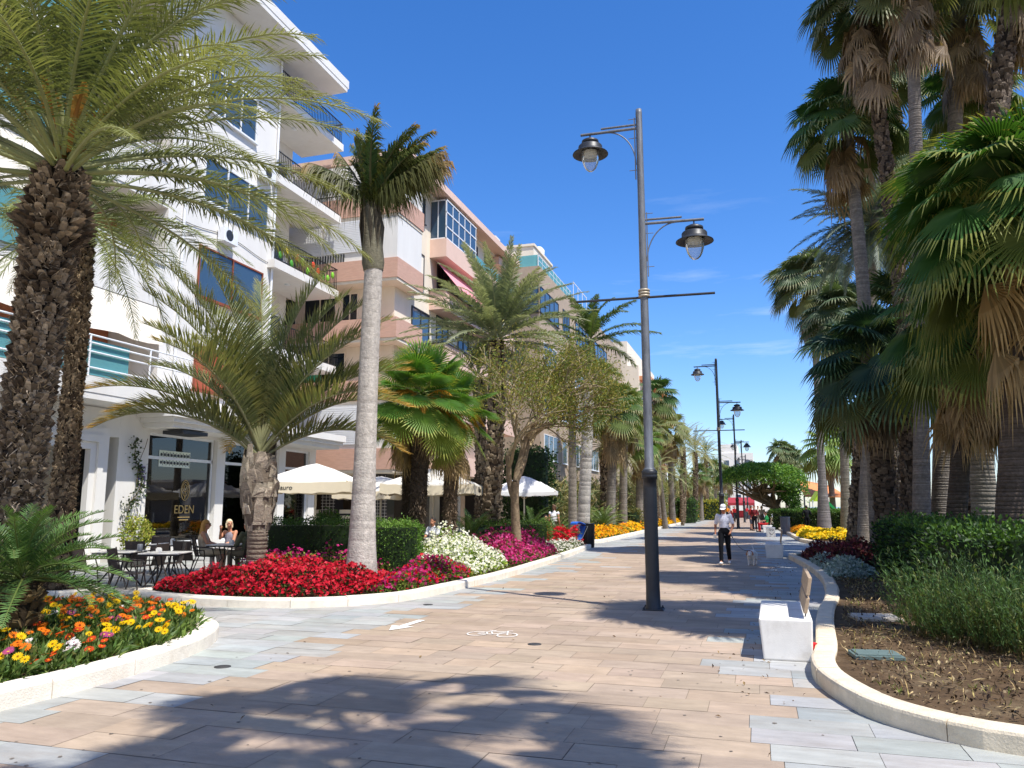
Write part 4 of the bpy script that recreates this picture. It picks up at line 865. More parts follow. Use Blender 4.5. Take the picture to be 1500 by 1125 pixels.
# camera-facing bays, two floors high bands of pink tile with shutters above
def bands(b):
    for z in (3.3, 6.45, 9.35, 12.2, 15.35): b.box(-26, PX+.62, PY-1.05, PY+1.9, z, z+.95)
part('bay_band', m_pink, pb, bands)
part('bay_soffit', M['cream'], pb, lambda b: [b.box(-26, PX+.58, PY-1.0, PY+1.85, z-.14, z-.003) for z in (3.3, 6.45, 9.35, 12.2, 15.35)])
for z, z1 in ((4.253, 6.30), (13.153, 15.20), (16.303, 18.0)): part('bay_wall', M['white'], pb, lambda b: b.box(-26, PX+.55, PY-.98, PY+1.8, z, z1))
bw = []
for z0, z1 in ((4.45, 6.2), (13.6, 15.15)):
    def sh(b):
        for x0, x1 in ((-25.5, -22.6), (-22.4, -19.6), (-19.4, PX-.45)):
            for k in range(18): 
                zz = z0+(z1-z0)*k/18; b.box(x0, x1, PY-1.05, PY-.985, zz, zz+(z1-z0)/18-.012)
    part('roller_shutter', m_blind, pb, sh)
part('bay_grille', M['darkmetal'], pb, lambda b: [b.box(x, x+.05, PY-1.03, PY-.99, 13.17, 13.55) for x in np.arange(-22, -18.3, .14)])
for x0, x1 in ((-23, -21.4), (-21.0, -19.2), (-18.9, -18.0)): win(pb, 'y', PY, x0, x1, 10.35, 11.9, 2, M['cream'], m_glassd)
for x0, x1 in ((-23, -21.2), (-20.4, -18.6)): win(pb, 'y', PY, x0, x1, 7.45, 9.0, 2, M['cream'], m_glassd)
part('green_screen', mat('green_mesh', '#1f6b52', .8, .2, 20), pb, lambda b: [b.box(-20.8, -19.4, PY-.95, PY-.9, 7.42, 8.5)])
# promenade side
win(pb, 'x', PX, 35.0, 36.4, 16.3, 17.7, 2, M['darkmetal'], m_glassb)
win(pb, 'x', PX, 35.0, 36.4, 12.9, 14.6, 1, M['darkmetal'], m_beige, label='window closed with a cream blind'); win(pb, 'x', PX, 35.0, 37.2, 9.9, 11.6, 2, M['darkmetal'], m_glassb)
win(pb, 'x', PX, 35.2, 36.8, 6.9, 8.6, 2, M['darkmetal'], m_glassb)
part('balcony', m_pinkr, pb, lambda b: [b.box(PX+.003, PX+.95, 37.2, 49.6, z, z+1.0) for z in (14.75, 11.9, 9.05, 6.2, 3.3)])
part('tile_trim', M['darkmetal'], pb, lambda b: [b.box(PX+.003, PX+1.02, 37.1, 49.7, z+1.003, z+1.06) for z in (11.9, 9.05)])
gb = part('glazed_bay', m_rail, pb, lambda b: [b.box(PX+.86, PX+.92, 37.25+k*.92, 37.31+k*.92, 15.753, 17.95) for k in range(6)]+[b.box(PX+.85, PX+.93, 37.25, 41.95, z, z+.07) for z in (15.755, 16.4, 17.2, 17.88)]+[b.box(PX+.02, PX+.86, 37.25, 37.31, z, z+.07) for z in (15.755, 17.88)]+[b.box(PX+.4, PX+.46, 37.25, 37.31, 15.8, 17.9)])
part('pane', m_glassb, gb, lambda b: [b.box(PX+.87, PX+.9, 37.3, 41.9, 15.8, 17.9), b.box(PX+.03, PX+.87, 37.27, 37.29, 15.8, 17.9)])
part('balcony_glass', m_teal, pb, lambda b: [b.box(PX+.88, PX+.9, 42, 49.4, 15.76, 16.3)])
part('pink_awning', m_pinkaw, pb, lambda b: [b.add([(PX+.2, 37.5, 14.72), (PX+.2, 43.4, 14.72), (PX+1.5, 43.4, 13.1), (PX+1.5, 37.5, 13.1)], [(0,1,2,3)]), b.add([(PX+1.5, 37.5, 13.1), (PX+1.5, 43.4, 13.1), (PX+1.52, 43.4, 12.85), (PX+1.52, 37.5, 12.85)], [(0,1,2,3)])])
for z in (12.95, 10.1, 7.25):
    for y0 in (38.2, 41.4, 45.2): win(pb, 'x', PX, y0, y0+1.7, z, z+1.75, 2, M['darkmetal'], m_glassd)
for y0 in (43.2, 46): win(pb, 'x', PX, y0, y0+1.4, 15.9, 17.7, 1, M['darkmetal'], m_glassd)
ch = part('chimney', M['white'], pb, lambda b: [b.box(-17.2, -16.5, 49.2, 49.9, 18.6, 19.6), b.box(-17.3, -16.4, 49.1, 50.0, 19.603, 19.72)]+[b.box(-17.2+k*.25, -17.1+k*.25, 49.2, 49.9, 19.72, 19.95) for k in range(3)]+[b.box(-17.35, -16.35, 49.05, 50.05, 19.953, 20.05)])
part('roof_screen', m_rail, pb, lambda b: [b.box(PX-.6, PX-.5, 38.6, 41.4, 20.1, 20.2), b.box(PX-.6, PX-.5, 41.3, 41.4, 18.55, 20.1), b.box(PX-.6, PX-.5, 38.6, 38.7, 18.55, 20.1)])
part('roof_screen_pane', m_teal, pb, lambda b: b.box(PX-.56, PX-.54, 38.7, 41.3, 18.7, 20.1))
# ground-floor bar under the pink house
for x in (-22.6, -19.9, -17.2): part('tiled_pier', m_darkb, pb, lambda b: b.box(x, x+.75, PY+.4, PY+1.2, 0, 3.16))
for y in (37, 41, 45, 49): part('tiled_pier', m_darkb, pb, lambda b: b.box(PX-.8, PX, y, y+.7, 0, 3.28))
def joints(b):
    for x in (-22.6, -19.9, -17.2):
        for k in range(20): b.box(x-.004, x+.754, PY+.394, PY+.40, .14+k*.15, .155+k*.15)
        for k in range(4): b.box(x+.08+k*.19, x+.095+k*.19, PY+.393, PY+.399, 0, 3.1)
part('tile_joints', mat('joint', '#cfc7bb', .8, .1), pb, joints)
part('bar_back', m_inside, pb, lambda b: [b.box(-26, PX-.9, PY+3.9, PY+4.0, 0, 3.3), b.box(-26, -25.8, PY, PY+4, 0, 3.3)])
part('bar_counter', M['cream'], pb, lambda b: [b.box(-25.5, -19.95, PY+.75, PY+.95, .05, 1.5), b.box(-19.1, -17.25, PY+.75, PY+.95, .05, 1.5)])
part('counter_stripe', M['darkmetal'], pb, lambda b: [b.box(-25.5, -19.95, PY+.74, PY+.747, 1.22, 1.32), b.box(-19.1, -17.25, PY+.74, PY+.747, 1.22, 1.32)])
m_bulb = mat('warm_bulb', '#ffd9a0', .5, .02, emit=3.0)
part('light_string', m_bulb, pb, lambda b: [b.ell((x, PY+1.6, 2.85), (.05, .05, .06), nu=8, nv=6) for x in np.arange(-25, -17.6, .3)])
# --- brown stone block further along
bb = thing('apartment_block', 'brown stone clad apartment block with strip windows, beyond the pink house', 'building', (0, 0, 0))
BX = -15.5
part('wall', m_brown, bb, lambda b: [b.box(-34, BX, 57.3, 69, 3.9, 20.3), b.box(-34, BX+.004, 69.003, 96, 3.9, 20.8), b.box(-34, BX-2.5, 58.5, 96, 0, 3.9), b.box(-28, BX-2.6, 61, 66, 20.3, 23.0)])
part('tower', M['cream'], bb, lambda b: [b.box(-24, BX-1.2, 60.0, 66, 20.303, 22.9), b.box(-24.1, BX-1.1, 59.9, 66.1, 22.903, 23.1)])
part('tower_tank', m_rail, bb, lambda b: [b.lathe([(.5, 23.1), (.55, 24.0), (.3, 24.3), (0, 24.35)], 14, (BX-2, 64.5, 0))])
part('soffit', m_brown, bb, lambda b: b.box(BX-2.4, BX-.01, 57.4, 96, 3.78, 3.897))
for z in (5.2, 8.8, 12.4):
    for y0, y1, n in ((58.4, 62.6, 3), (64.4, 66, 1), (69.5, 73.5, 3), (76, 80, 3), (83, 87, 3)): win(bb, 'x', BX+.004, y0, y1, z, z+2.0, n, m_rail, m_glassb)
for y0, y1 in ((57.4, 63.4), (65, 67.5), (70, 76), (79, 86)): win(bb, 'x', BX+.004, y0, y1, 16.6, 18.7, 4, M['darkmetal'], m_glassb)
win(bb, 'y', 57.3, -22, BX-.05, 16.6, 18.7, 4, M['darkmetal'], m_glassb); win(bb, 'y', 57.3, -22, BX-1.2, 12.4, 14.2, 4, M['darkmetal'], m_glassb)
part('roof_rail', m_rail, bb, lambda b: [b.box(BX-.15, BX-.11, 57.5, 69, z, z+.05) for z in (20.8, 21.25)]+[b.box(BX-.15, BX-.11, y, y+.05, 20.3, 21.3) for y in np.arange(57.5, 69, 1.2)]+[b.box(BX-.15, BX-.11, y, y+.06, 20.8, 22.6) for y in (70, 72, 74, 76)]+[b.box(BX-.15, BX-.11, 70, 76, 22.5, 22.56)])
part('roof_glass', m_teal, bb, lambda b: [b.box(-22, BX-.2, 57.6, 57.62, 20.31, 21.3), b.box(BX-.13, BX-.12, 57.6, 69, 20.32, 21.2)])
# --- farther houses
fb = thing('apartment_block', 'far beige block with jutting balconies, above the shaggy fan palms', 'building', (0, 0, 0))
part('wall', M['cream'], fb, lambda b: [b.box(-34, -13.6, 98, 128, 0, 19.3), b.box(-34, -15, 98, 126, 19.3, 22.5)])
part('balcony', mat('terracotta', '#c98d66', .8, .1), fb, lambda b: [b.box(-14, -12.2, 98.5, 127, z, z+.5) for z in (7, 10.5, 14, 17.5)])
for z in (4.5, 8, 11.5, 15):
    for y0 in (100, 105, 110, 116): win(fb, 'x', -13.6, y0, y0+2.4, z, z+1.9, 2)
HBK = 0
hb = thing('apartment_block', 'distant white flat-roofed block at the end of the promenade', 'building', (0, 0, 0))
hx = D(1090, 660, 235)
part('wall', M['white'], hb, lambda b: [b.box(hx.x-7, hx.x+2.5, hx.y, hx.y+20, 0, 17.5), b.box(hx.x-7, hx.x-2, hx.y+.5, hx.y+18, 17.5, 20.2), b.box(hx.x+2.5, hx.x+8, hx.y+3, hx.y+20, 0, 12)])
for k in range(4):
    for j in range(3): win(hb, 'y', hx.y, hx.x-6+j*3, hx.x-4.4+j*3, 3.5+k*3.4, 5.2+k*3.4, 1, m_rail, m_glassb)
# ------------------------------------------------------------------ planting on the left
def palm(name, label, base, trunk, crown, top, mat_leaf=None, group=None, cat='palm tree', inset_z=0, crown_scale=None, crown_rz=0):
    t = thing(name, label, cat, base, 0, group)
    trunk.build('trunk', M['bark'], t)
    c = crown.build('crown', mat_leaf or M['leaf'], t, top) if isinstance(crown, MB) else None
    if c is None:
        c = bpy.data.objects.new('crown', crown); COL.objects.link(c); c.parent = t; c.location = top
    if crown_scale: c.scale = (crown_scale,)*3
    c.rotation_euler.z = crown_rz
    return t, c
# near date palm: thick shaggy trunk
b1 = B(-4, 10.0); top1 = D(90, 262, 10.0)-b1
P1 = sweep_path((0, 0, 0), (top1.x, top1.y, top1.z+.1), (-.03, .0), 16)
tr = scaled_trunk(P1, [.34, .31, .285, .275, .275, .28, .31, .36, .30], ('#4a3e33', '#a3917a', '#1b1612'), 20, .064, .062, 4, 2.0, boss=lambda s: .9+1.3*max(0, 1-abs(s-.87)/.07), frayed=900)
cr, rg = feather_crown(11, 76, 4.1, 88, 2, 1.12, base_r=.3, base_h=.6, nl=92, ll=.55, lw=.027, vang=.3, c0='#505e38', c1='#989a62', pet=.2, sag=.3, rach='#a8ab78', rw=.03, var=.25)
for k in range(9):
    a = 5.1+k*.7; frond(cr, (.15*math.cos(a), .15*math.sin(a), .35), a, R(62+8*math.sin(k*3)), .95, .3, rg, 40, .2, .03, .3, '#b5863e', '#cfa662', .45, .5, rach='#b5803f', rw=.05, var=.3)
palm('date_palm', 'thick shaggy date palm with long arching fronds at the left edge', b1, tr, cr, (top1.x, top1.y, top1.z))
# second date palm in its kerb ring
top2 = D(122, 330, 15.3)-p2; P2 = sweep_path((0, 0, 0), tuple(top2), (.1, 0), 14)
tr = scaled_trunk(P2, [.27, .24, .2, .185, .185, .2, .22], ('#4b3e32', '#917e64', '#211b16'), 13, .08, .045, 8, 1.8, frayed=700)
cr, rg = feather_crown(12, 46, 3.3, 84, -32, 1.2, base_r=.2, base_h=.4, nl=60, ll=.42, lw=.026, c0='#52653a', c1='#9a9d6a', pet=.18, sag=.3, rach='#98a070', rw=.022)
palm('date_palm', 'slimmer shaggy date palm in a round kerbed pit, half hidden behind the thick palm', p2, tr, cr, tuple(top2))
# triangle palm
bt = B(375, 17.2); tt_ = D(381, 668, 17.2)-bt
tr = ringed_trunk(sweep_path((0, 0, 0), tuple(tt_*.42), (0, 0), 6), [.24, .225, .215, .22], '#86796a', 18, .08, 3, .02)
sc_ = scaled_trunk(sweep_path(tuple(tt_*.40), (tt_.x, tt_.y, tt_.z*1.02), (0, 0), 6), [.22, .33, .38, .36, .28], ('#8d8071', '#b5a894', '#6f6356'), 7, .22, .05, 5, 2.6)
o0 = tr.n; tr.v += sc_.v; tr.f += [(f+o0, c, m_, s_) for f, c, m_, s_ in sc_.f]; tr.n += sc_.n
mbc = MB(); rg = np.random.default_rng(5)
camright = math.atan2(math.sin(YAW), math.cos(YAW))      # long axis of the three leaf ranks
for rank, nn in ((0, 10), (2.5, 9), (3.9, 9)):
    for k in range(nn):
        f = k/(nn-1); az = camright+rank+rg.uniform(-.5, .5)
        frond(mbc, (0, 0, .35*(1-f)), az, R(84-44*f+rg.uniform(-4, 4)), 4.55*rg.uniform(.9, 1.05)*(1-.22*f), .6+.75*f, rg, 128, .80, .034, .62, '#68764e', '#8f9262', .16, .14, tipdry=.02+.55*max(0, f-.45)*rg.uniform(.5, 1.2), dry='#c2984a', rach='#9a9a72', rw=.034, var=.2, a0=70, a1=30)
palm('triangle_palm', 'short stout palm with v-shaped grey green fronds turning orange at the tips', bt, tr, mbc, (tt_.x, tt_.y, tt_.z*.97))
# near royal palm, crown swept together by the wind
br = B(528, 15.9); topr = D(547, 395, 15.9)-br; tipr = D(543, 300, 15.9)-br
tr = ringed_trunk(sweep_path((0, 0, 0), tuple(topr), (-.02, 0), 12), [.36, .28, .245, .225, .215, .205, .2, .195, .19], '#b8b0a6', 26, .26, 9, .0015, .025, .88)
trk = thing('royal_palm', 'royal palm with smooth pale trunk and wind-swept bunched crown, rising from red flowers', 'palm tree', br)
tr.build('trunk', M['bark'], trk)
mbs = MB(); d_ = tipr-topr
mbs.tube([tuple(topr+d_*k) for k in (-.02, .1, .35, .7, 1.0, 1.25)], [.205, .235, .215, .16, .13, .10], 16, lin('#6f6a58'))
rg = np.random.default_rng(8)
for k in range(9):
    a = k*.7; p0 = topr+d_*.15; e = Vector((math.cos(a)*.2, math.sin(a)*.2, 0)); mbs.add([tuple(p0+e*1.05+d_*.02), tuple(p0+e*.9+d_*.9), tuple(p0+e*.45+d_*1.3), tuple(p0+e*1.25+d_*.5+Vector((-e.y, e.x, 0))*.5)], [(0, 3, 1, 2)], np.array(lin('#5d5546'))*rg.uniform(.7, 1.3))
mbs.build('crownshaft', M['bark'], trk)
mbc = MB()
wv = Vector((math.cos(YAW), math.sin(YAW), 0))
for k in range(30):
    f = k/29; az = YAW+rg.uniform(-.8, .8)+(math.pi if k % 3 == 1 else 0)+(1.57 if k % 4 == 2 else 0)
    frond(mbc, tuple(tipr+Vector((rg.uniform(-.06, .06), rg.uniform(-.06, .06), -.25+.3*rg.uniform(0, 1)))), az, R(rg.uniform(54, 82)), 1.95*rg.uniform(.75, 1.05), rg.uniform(.2, .7), rg, 96, .55, .034, .9, '#2f4a24', '#4f6334', .08, .75, wind=(wv.x*.16, wv.y*.16, 0), tipdry=.07, dry='#c49a3e', rach='#5d5f3a', rw=.034, var=.28)
for k in range(9): frond(mbc, tuple(tipr), YAW+(.1+rg.uniform(-.4, .4) if k < 6 else math.pi+rg.uniform(-.4, .4)), R(rg.uniform(40, 64)), 1.75, rg.uniform(.3, .8), rg, 70, .62, .03, .1, '#38491f', '#66683c', .12, 1.3, wind=(wv.x*.12, wv.y*.12, 0), tipdry=.22, dry='#a98a62', rach='#55502f', rw=.03, var=.3)
mbc.build('crown', M['leaf'], trk)
# --- fan palms with shaggy fibrous trunks
def windmill(px, d, topy, label, seed, n=30, rtr=.19, dark=1, topx=None):
    b = B(px, d, .15); tp = D(topx or px, topy, d)-b
    tr = fibre_trunk(sweep_path((0, 0, 0), tuple(tp), (.03, 0), 10), [rtr*1.0, rtr*1.02, rtr*1.1, rtr*1.2, rtr*1.15], '#4a3f33' if dark else '#6b5b4a', seed, 1100, .10)
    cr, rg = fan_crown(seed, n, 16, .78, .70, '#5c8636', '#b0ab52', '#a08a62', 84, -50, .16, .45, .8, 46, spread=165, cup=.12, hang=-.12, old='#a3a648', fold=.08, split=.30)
    for k in range(30):    # flower sprays
        a = rg.uniform(0, 6.28); frond(cr, (.1*math.cos(a), .1*math.sin(a), .1), a, R(rg.uniform(-15, 35)), .85, 1.3, rg, 30, .20, .035, .4, '#b5852c', '#c99a3c', .4, .7, rach='#b08a3c', rw=.014, var=.4)
    return palm('windmill_palm', label, b, tr, cr, tuple(tp), None, 'windmill palms behind the flower bed')
windmill(606, 19.2, 590, 'bright green fan palm with dark hairy trunk and orange flower sprays beside the royal trunk', 31, 40, .21, 1, 618)
windmill(594, 21.5, 600, 'fan palm whose dark hairy trunk shows just left behind the brightest fan palm', 32, 22, .18, 1, 600)
windmill(655, 20.8, 615, 'smaller fan palm with a lighter hairy trunk, right of the brightest fan palm', 33, 24, .19, 0, 662)
# --- date palm behind them
def datepalm(px, d, topy, label, seed, Ln=2.9, rtr=.26, topx=None, nf=46, c0='#5d6d45', c1='#a3a67c', slim=False, elmin=-30, z0=.1, group=None, lw=.032, nl=58, ll=.42, droop=1.05):
    b = B(px, d, z0); tp = D(topx or px, topy, d)-b
    tr = scaled_trunk(sweep_path((0, 0, 0), tuple(tp), (.08, 0), 12), [rtr*1.05, rtr, rtr*.98, rtr, rtr*.95], ('#6b5c4b', '#a3937c', '#3b3128'), 11, .13, .06, seed, 1.5)
    cr, rg = feather_crown(seed, nf, Ln, 86, elmin, droop, base_r=.18, base_h=.4, nl=nl, ll=ll, lw=lw, c0=c0, c1=c1, pet=.16, sag=.25, rach='#a8ab85', rw=.024)
    return palm('date_palm', label, b, tr, cr, tuple(tp), None, group)
datepalm(716, 27.5, 500, 'upright silvery date palm rising behind the bare branching tree', 41, 3.7, .30, 728, 64, '#66765a', '#a9ad90', elmin=0, lw=.05, nl=84, ll=.46, droop=.8)
datepalm(703, 29, 560, 'slender-trunked date palm close beside the upright silvery one', 42, 2.2, .2, 700, 26)
# --- royal palms beyond the bare tree
def royal(px, d, topy, label, seed, rtr=.23, n=13, Ln=2.3, topx=None, col='#a09a90'):
    b = B(px, d, .1); tp = D(topx or px, topy, d)-b
    tr = ringed_trunk(sweep_path((0, 0, 0), tuple(tp*.86), (0, 0), 8), [rtr*1.2, rtr*1.05, rtr, rtr*.95, rtr*.9], col, 16, .26, seed, .004, .05, .8)
    t, c = palm('royal_palm', label, b, tr, feather_crown(seed, n, Ln, 82, 5, 1.0, base_r=.06, base_h=.5, nl=84, ll=.55, lw=.05, vang=.5, c0='#3f5a2c', c1='#76864c', pet=.1, sag=.5, rach='#6d7a45', rw=.028)[0], tuple(tp), None, 'royal palms along the left bed')
    mbs = MB(); mbs.tube([tuple(tp*k) for k in (.855, .88, .93, 1.0, 1.03)], [rtr*.95, rtr*1.08, rtr*.9, rtr*.55, rtr*.3], 12, lin('#66744a')); mbs.build('crownshaft', M['bark'], t)
royal(853, 34.5, 505, 'royal palm with a ringed pale trunk directly behind the black litter bin', 51, .25, 17, 2.9, 866, '#b3ada3')
royal(839, 36, 560, 'second royal palm, thinner darker trunk just left of the one behind the bin', 52, .18, 9, 1.8, 838, '#8b8276')
# --- bare branching tree with thin yellow green leaves
def branch_tree(b, label):
    rg = np.random.default_rng(61); t = thing('branching_tree', label, 'tree', b)
    mb = MB(); tips = []
    def grow(p, d, ln, r, lv):
        n = 4; pts = [p]; q = p.copy(); dd = d.copy()
        for k in range(n):
            dd = (dd+Vector(rg.normal(0, .13 if lv else .04, 3))+Vector((0, 0, .05))).normalized(); q = q+dd*(ln/n); pts.append(q.copy())
        mb.tube(pts, np.linspace(r, r*.68, n+1), 7 if lv < 3 else 4, np.array(lin('#94826a' if lv < 2 else '#a09074'))*rg.uniform(.85, 1.15), 0, True, False)
        if lv >= 5: tips.append(q); return
        for k in range(3 if lv < 4 else 4):
            s = rg.uniform(.35, .85) if lv else rg.uniform(.3, .62); a = rg.uniform(0, 6.28)+k*2.1
            u = dd.orthogonal().normalized(); v = dd.cross(u); nd = (dd*math.cos(s)+(u*math.cos(a)+v*math.sin(a))*math.sin(s)).normalized()
            nd.z = nd.z*.72+.10; nd.normalize()
            st = pts[-1] if k < 2 else pts[-2]
            grow(st, nd, ln*(rg.uniform(.72, .90) if lv else .60), r*.62, lv+1)
            if lv == 4: tips.append(st+nd*ln*.4)
    grow(Vector((0, 0, 0)), Vector((.03, 0.02, 1)), 2.3, .165, 0)
    mb.build('trunk', M['bark'], t)
    T = np.array([tuple(p) for p in tips]); 
    lf = MB(); pts = np.repeat(T, 24, 0)+rg.normal(0, .21, (len(T)*24, 3))
    pts = pts[pts[:, 2] > 2.6]
    leaves(lf, pts, .11, pick(['#84873c', '#8d8440', '#6f7f3c', '#a99f50', '#858240', '#6b803c'], len(pts), rg), rg, .2, .3)
    lf.build('crown', M['leaf'], t)
    return t
branch_tree(B(757, 23.5, .1), 'round bare-branched tree with thin yellow green leaves in the pink flowers')
# --- cycads and tufts
def put_cycad(px, d, z, label, seed, n=32, Ln=1.1, ht=.35, col='#2f4a1c', tip='#5b7a34', elmin=-10):
    b = B(px, d, .08); t = thing('cycad', label, 'cycad', b, 0, 'cycads in the flower beds')
    tr = scaled_trunk([(0, 0, 0), (0, 0, ht*.5), (0, 0, ht)], [.17, .19, .17], ('#54452f', '#8b7650', '#2b2318'), 11, .08, .06, seed, 1.5); tr.build('trunk', M['bark'], t)
    cycad(seed, n, Ln, col, tip, elmin).build('crown', M['leaf_thick'], t, (0, 0, ht)); return t
put_cycad(22, 8.7, 0, 'glossy cycad with stiff dark fronds in the yellow flower bed, lower left', 71, 46, 1.15, .78, '#35542a', '#6f8f4c')
put_cycad(690, 23.5, 0, 'dark cycad behind the white flower mound', 72, 30, 1.35, .5)
put_cycad(640, 21.0, 0, 'small cycad low beside the lighter hairy trunk', 73, 22, .9, .2)
put_cycad(780, 29.5, 0, 'cycad above the clipped hedge, right of the bare tree trunk', 74, 30, 1.4, .6)
put_cycad(815, 31.5, 0, 'low cycad leaning over the second red flowers', 75, 20, 1.0, .25)
put_cycad(884, 44, 0, 'pale green spiky cycad beyond the black litter bin', 76, 40, 1.75, .5, '#4c6a2c', '#8aa04e', 5)
rg = np.random.default_rng(15)
def tuft(b, label, n, ln, col, cat='plant', name='leafy_clump', spread=.5, w=.028, droop=1.3):
    mb = MB()
    for k in range(n):
        a = rg.uniform(0, 6.28); el = R(rg.uniform(35, 85)); l = ln*rg.uniform(.6, 1.1); r = rg.uniform(0, spread)
        t_ = np.linspace(0, 1, 5); an = el-droop*t_**1.5; st = np.stack([np.cos(an)*math.cos(a), np.cos(an)*math.sin(a), np.sin(an)], -1)
        P = np.array([r*math.cos(a), r*math.sin(a), 0])+np.vstack([[0, 0, 0], np.cumsum(st[1:]*l/4, 0)]); s = np.array([-math.sin(a), math.cos(a), 0])*w*np.array([.5, .9, .8, .5, .05])[:, None]
        V = np.vstack([P-s, P+s]); F = [(i, i+1, i+6, i+5) for i in range(4)]; mb.add(V, F, np.array(lin(col))*rg.uniform(.65, 1.35))
    o = mb.build(name, M['leaf'], None, b); return tag(o, label, cat)
tuft(B(95, 9.6, .1), 'arching green strap-leaved clump behind the yellow and orange flowers', 150, .55, '#557a2a', spread=.55, w=.02)
tuft(B(45, 10.2, .1), 'shaded strap-leaved clump close to the thick palm trunk', 90, .5, '#46662a', spread=.5, w=.02)
# gazanias: each plant a thing with foliage and blossoms
def gaz_plant(kind, seed, nb):
    cols = {'yellow': ('#f2c40c', '#8a5a10'), 'orange': ('#ee7a12', '#7a2a10'), 'deep orange': ('#d8481a', '#f0b020'), 'white': ('#f0e6e0', '#9a6a78'), 'pink': ('#b0487a', '#f0c040')}
    g_ = np.random.default_rng(seed); t = thing('gazania_plant', '', 'flower', (0, 0, 0))
    mb = MB(); n = 150; pts = np.column_stack([g_.normal(0, .10, n), g_.normal(0, .10, n), g_.uniform(0, .07, n)]); d = np.column_stack([pts[:, 0]*4, pts[:, 1]*4, np.full(n, .9)])
    leaves(mb, pts, .15, pick(['#4f6a2c', '#6a8038', '#7a8a4a', '#3d5422'], n, g_), g_, .1, .2, dirs=d); mb.build('foliage', M['leaf'], t)
    for k in range(nb):
        a = g_.uniform(0, 6.28); r = g_.uniform(.03, .2); p = np.array([[r*math.cos(a), r*math.sin(a), g_.uniform(.15, .24)]])
        b = MB(); c, ce = cols[kind]; flowers(b, p, .094, np.array(lin(c)), g_, 14, .28, ce, .12, face=(.15, -.5, 0)); b.tube([(r*.3*math.cos(a), r*.3*math.sin(a), .02), tuple(p[0])], .003, 4, lin('#6a8038')); b.build('blossom', M['petal'], t)
    return t
KINDS = ['yellow', 'orange', 'deep orange', 'white', 'pink']
lab = {'yellow': 'yellow gazania plant in the kerbed bed at the lower left', 'orange': 'bright orange gazania plant in the kerbed bed at the lower left', 'deep orange': 'deep orange red gazania plant in the lower left bed', 'white': 'white gazania plant in the kerbed bed at the lower left', 'pink': 'pink purple gazania plant in the kerbed bed at the lower left'}
protos = {k: [gaz_plant(k, 100+i*7+j, nb) for j, nb in enumerate((2, 3, 4, 5))] for i, k in enumerate(KINDS)}
zone = [(-6.35,4.0),(-6.32,5.3),(-6.3,6.3),(-6.45,7.4),(-6.8,8.4),(-7.3,9.1),(-8.4,9.4),(-9.8,9.2),(-9.6,8.3),(-8.3,7.6),(-7.7,6.2),(-7.9,5.0),(-7.3,3.8)]
q = sample(zone, 900, rg); keep = []
for p in q:
    if all(np.hypot(*(p-k)) > .235 for k in keep): keep.append(p)
used = {}
for p in keep:
    s = vnoise(np.array([p[0]]), np.array([p[1]]), 1.4, 77)[0]
    pr = [.42, .30, .12, .08, .08] if s > 0 else [.30, .42, .16, .06, .06]
    k = KINDS[rg.choice(5, p=pr)]; j = rg.integers(0, 4); pt = protos[k][j]; z = .10+.10*min(1, max(0, (-6.35-p[0])/1.2)); rz = rg.uniform(-.7, .7)
    if (k, j) not in used: used[(k, j)] = 1; pt.location = (p[0], p[1], z); pt['label'] = lab[k]; pt['group'] = k+' gazanias in the left bed'; pt.rotation_euler.z = rz
    else: dup(pt, (p[0], p[1], z), rz, lab[k], k+' gazanias in the left bed', rg.uniform(.85, 1.15))
for k in KINDS:
    for j in range(4):
        if (k, j) not in used:
            for c in list(protos[k][j].children): bpy.data.objects.remove(c)
            bpy.data.objects.remove(protos[k][j])
mb = MB(); q = sample(zone, 5200, rg); leaves(mb, np.column_stack([q, .12+rg.uniform(0, .12, len(q))+.08*np.clip((-6.35-q[:, 0])/1.2, 0, 1)]), .12, pick(['#4f6a2c', '#5f7634', '#3d5422', '#7d7a44', '#2d401a'], len(q), rg), rg, .1, .22, dirs=np.tile([0, 0, .8], (len(q), 1)))
tag(mb.build('bed_foliage', M['leaf']), 'mixed low green leaves filling the yellow and orange flower bed', 'ground cover', None, 'stuff')
# --- long bed: red, magenta, white masses
rg = np.random.default_rng(91)
red = [(-10.85,12.4),(-10.4,12.05),(-9.4,11.78),(-8.38,11.7),(-7.55,11.86),(-7.0,12.15),(-6.55,12.7),(-6.6,13.6),(-7.2,15.2),(-9.5,15.8),(-11.0,15.6),(-10.9,14.6),(-10.45,13.5)]
flower_mass('red_flowers', 'dense scarlet flower mass around the stout triangle palm and pale royal trunk', red, .38, 13000, 7800, .066, ['#c4102a', '#d32438', '#a00e22', '#dd4a54'], rg, [.42, .3, .18, .1], ('#3d1c18', '#4f261c', '#2f341a', '#4a5a26'), .085, 1.1, .12, 2, 4, None, lp=[.3, .25, .25, .2], tilt=.8, face=(.2, -.45, 0))
mag1 = [(-6.55,12.8),(-6.2,13.3),(-6.08,14.6),(-6.0,16.6),(-6.6,16.6),(-7.2,15.4),(-6.8,14)]
flower_mass('magenta_flowers', 'magenta and red flowers thinning over green leaves between the scarlet and white masses', mag1, .42, 3000, 1250, .075, ['#b3155e', '#c02a74', '#d3132a', '#8f1450'], rg, None, ('#5f7a2c', '#7d8a3c', '#4a5f22'), .08, .5, .12, 5, 5, tilt=.8, face=(.2, -.4, 0))
mag0 = [(-10.9,14.7),(-9.9,14.2),(-8.2,14.4),(-7.6,15.3),(-7.5,16.0),(-9,16.2),(-11.2,16.0)]
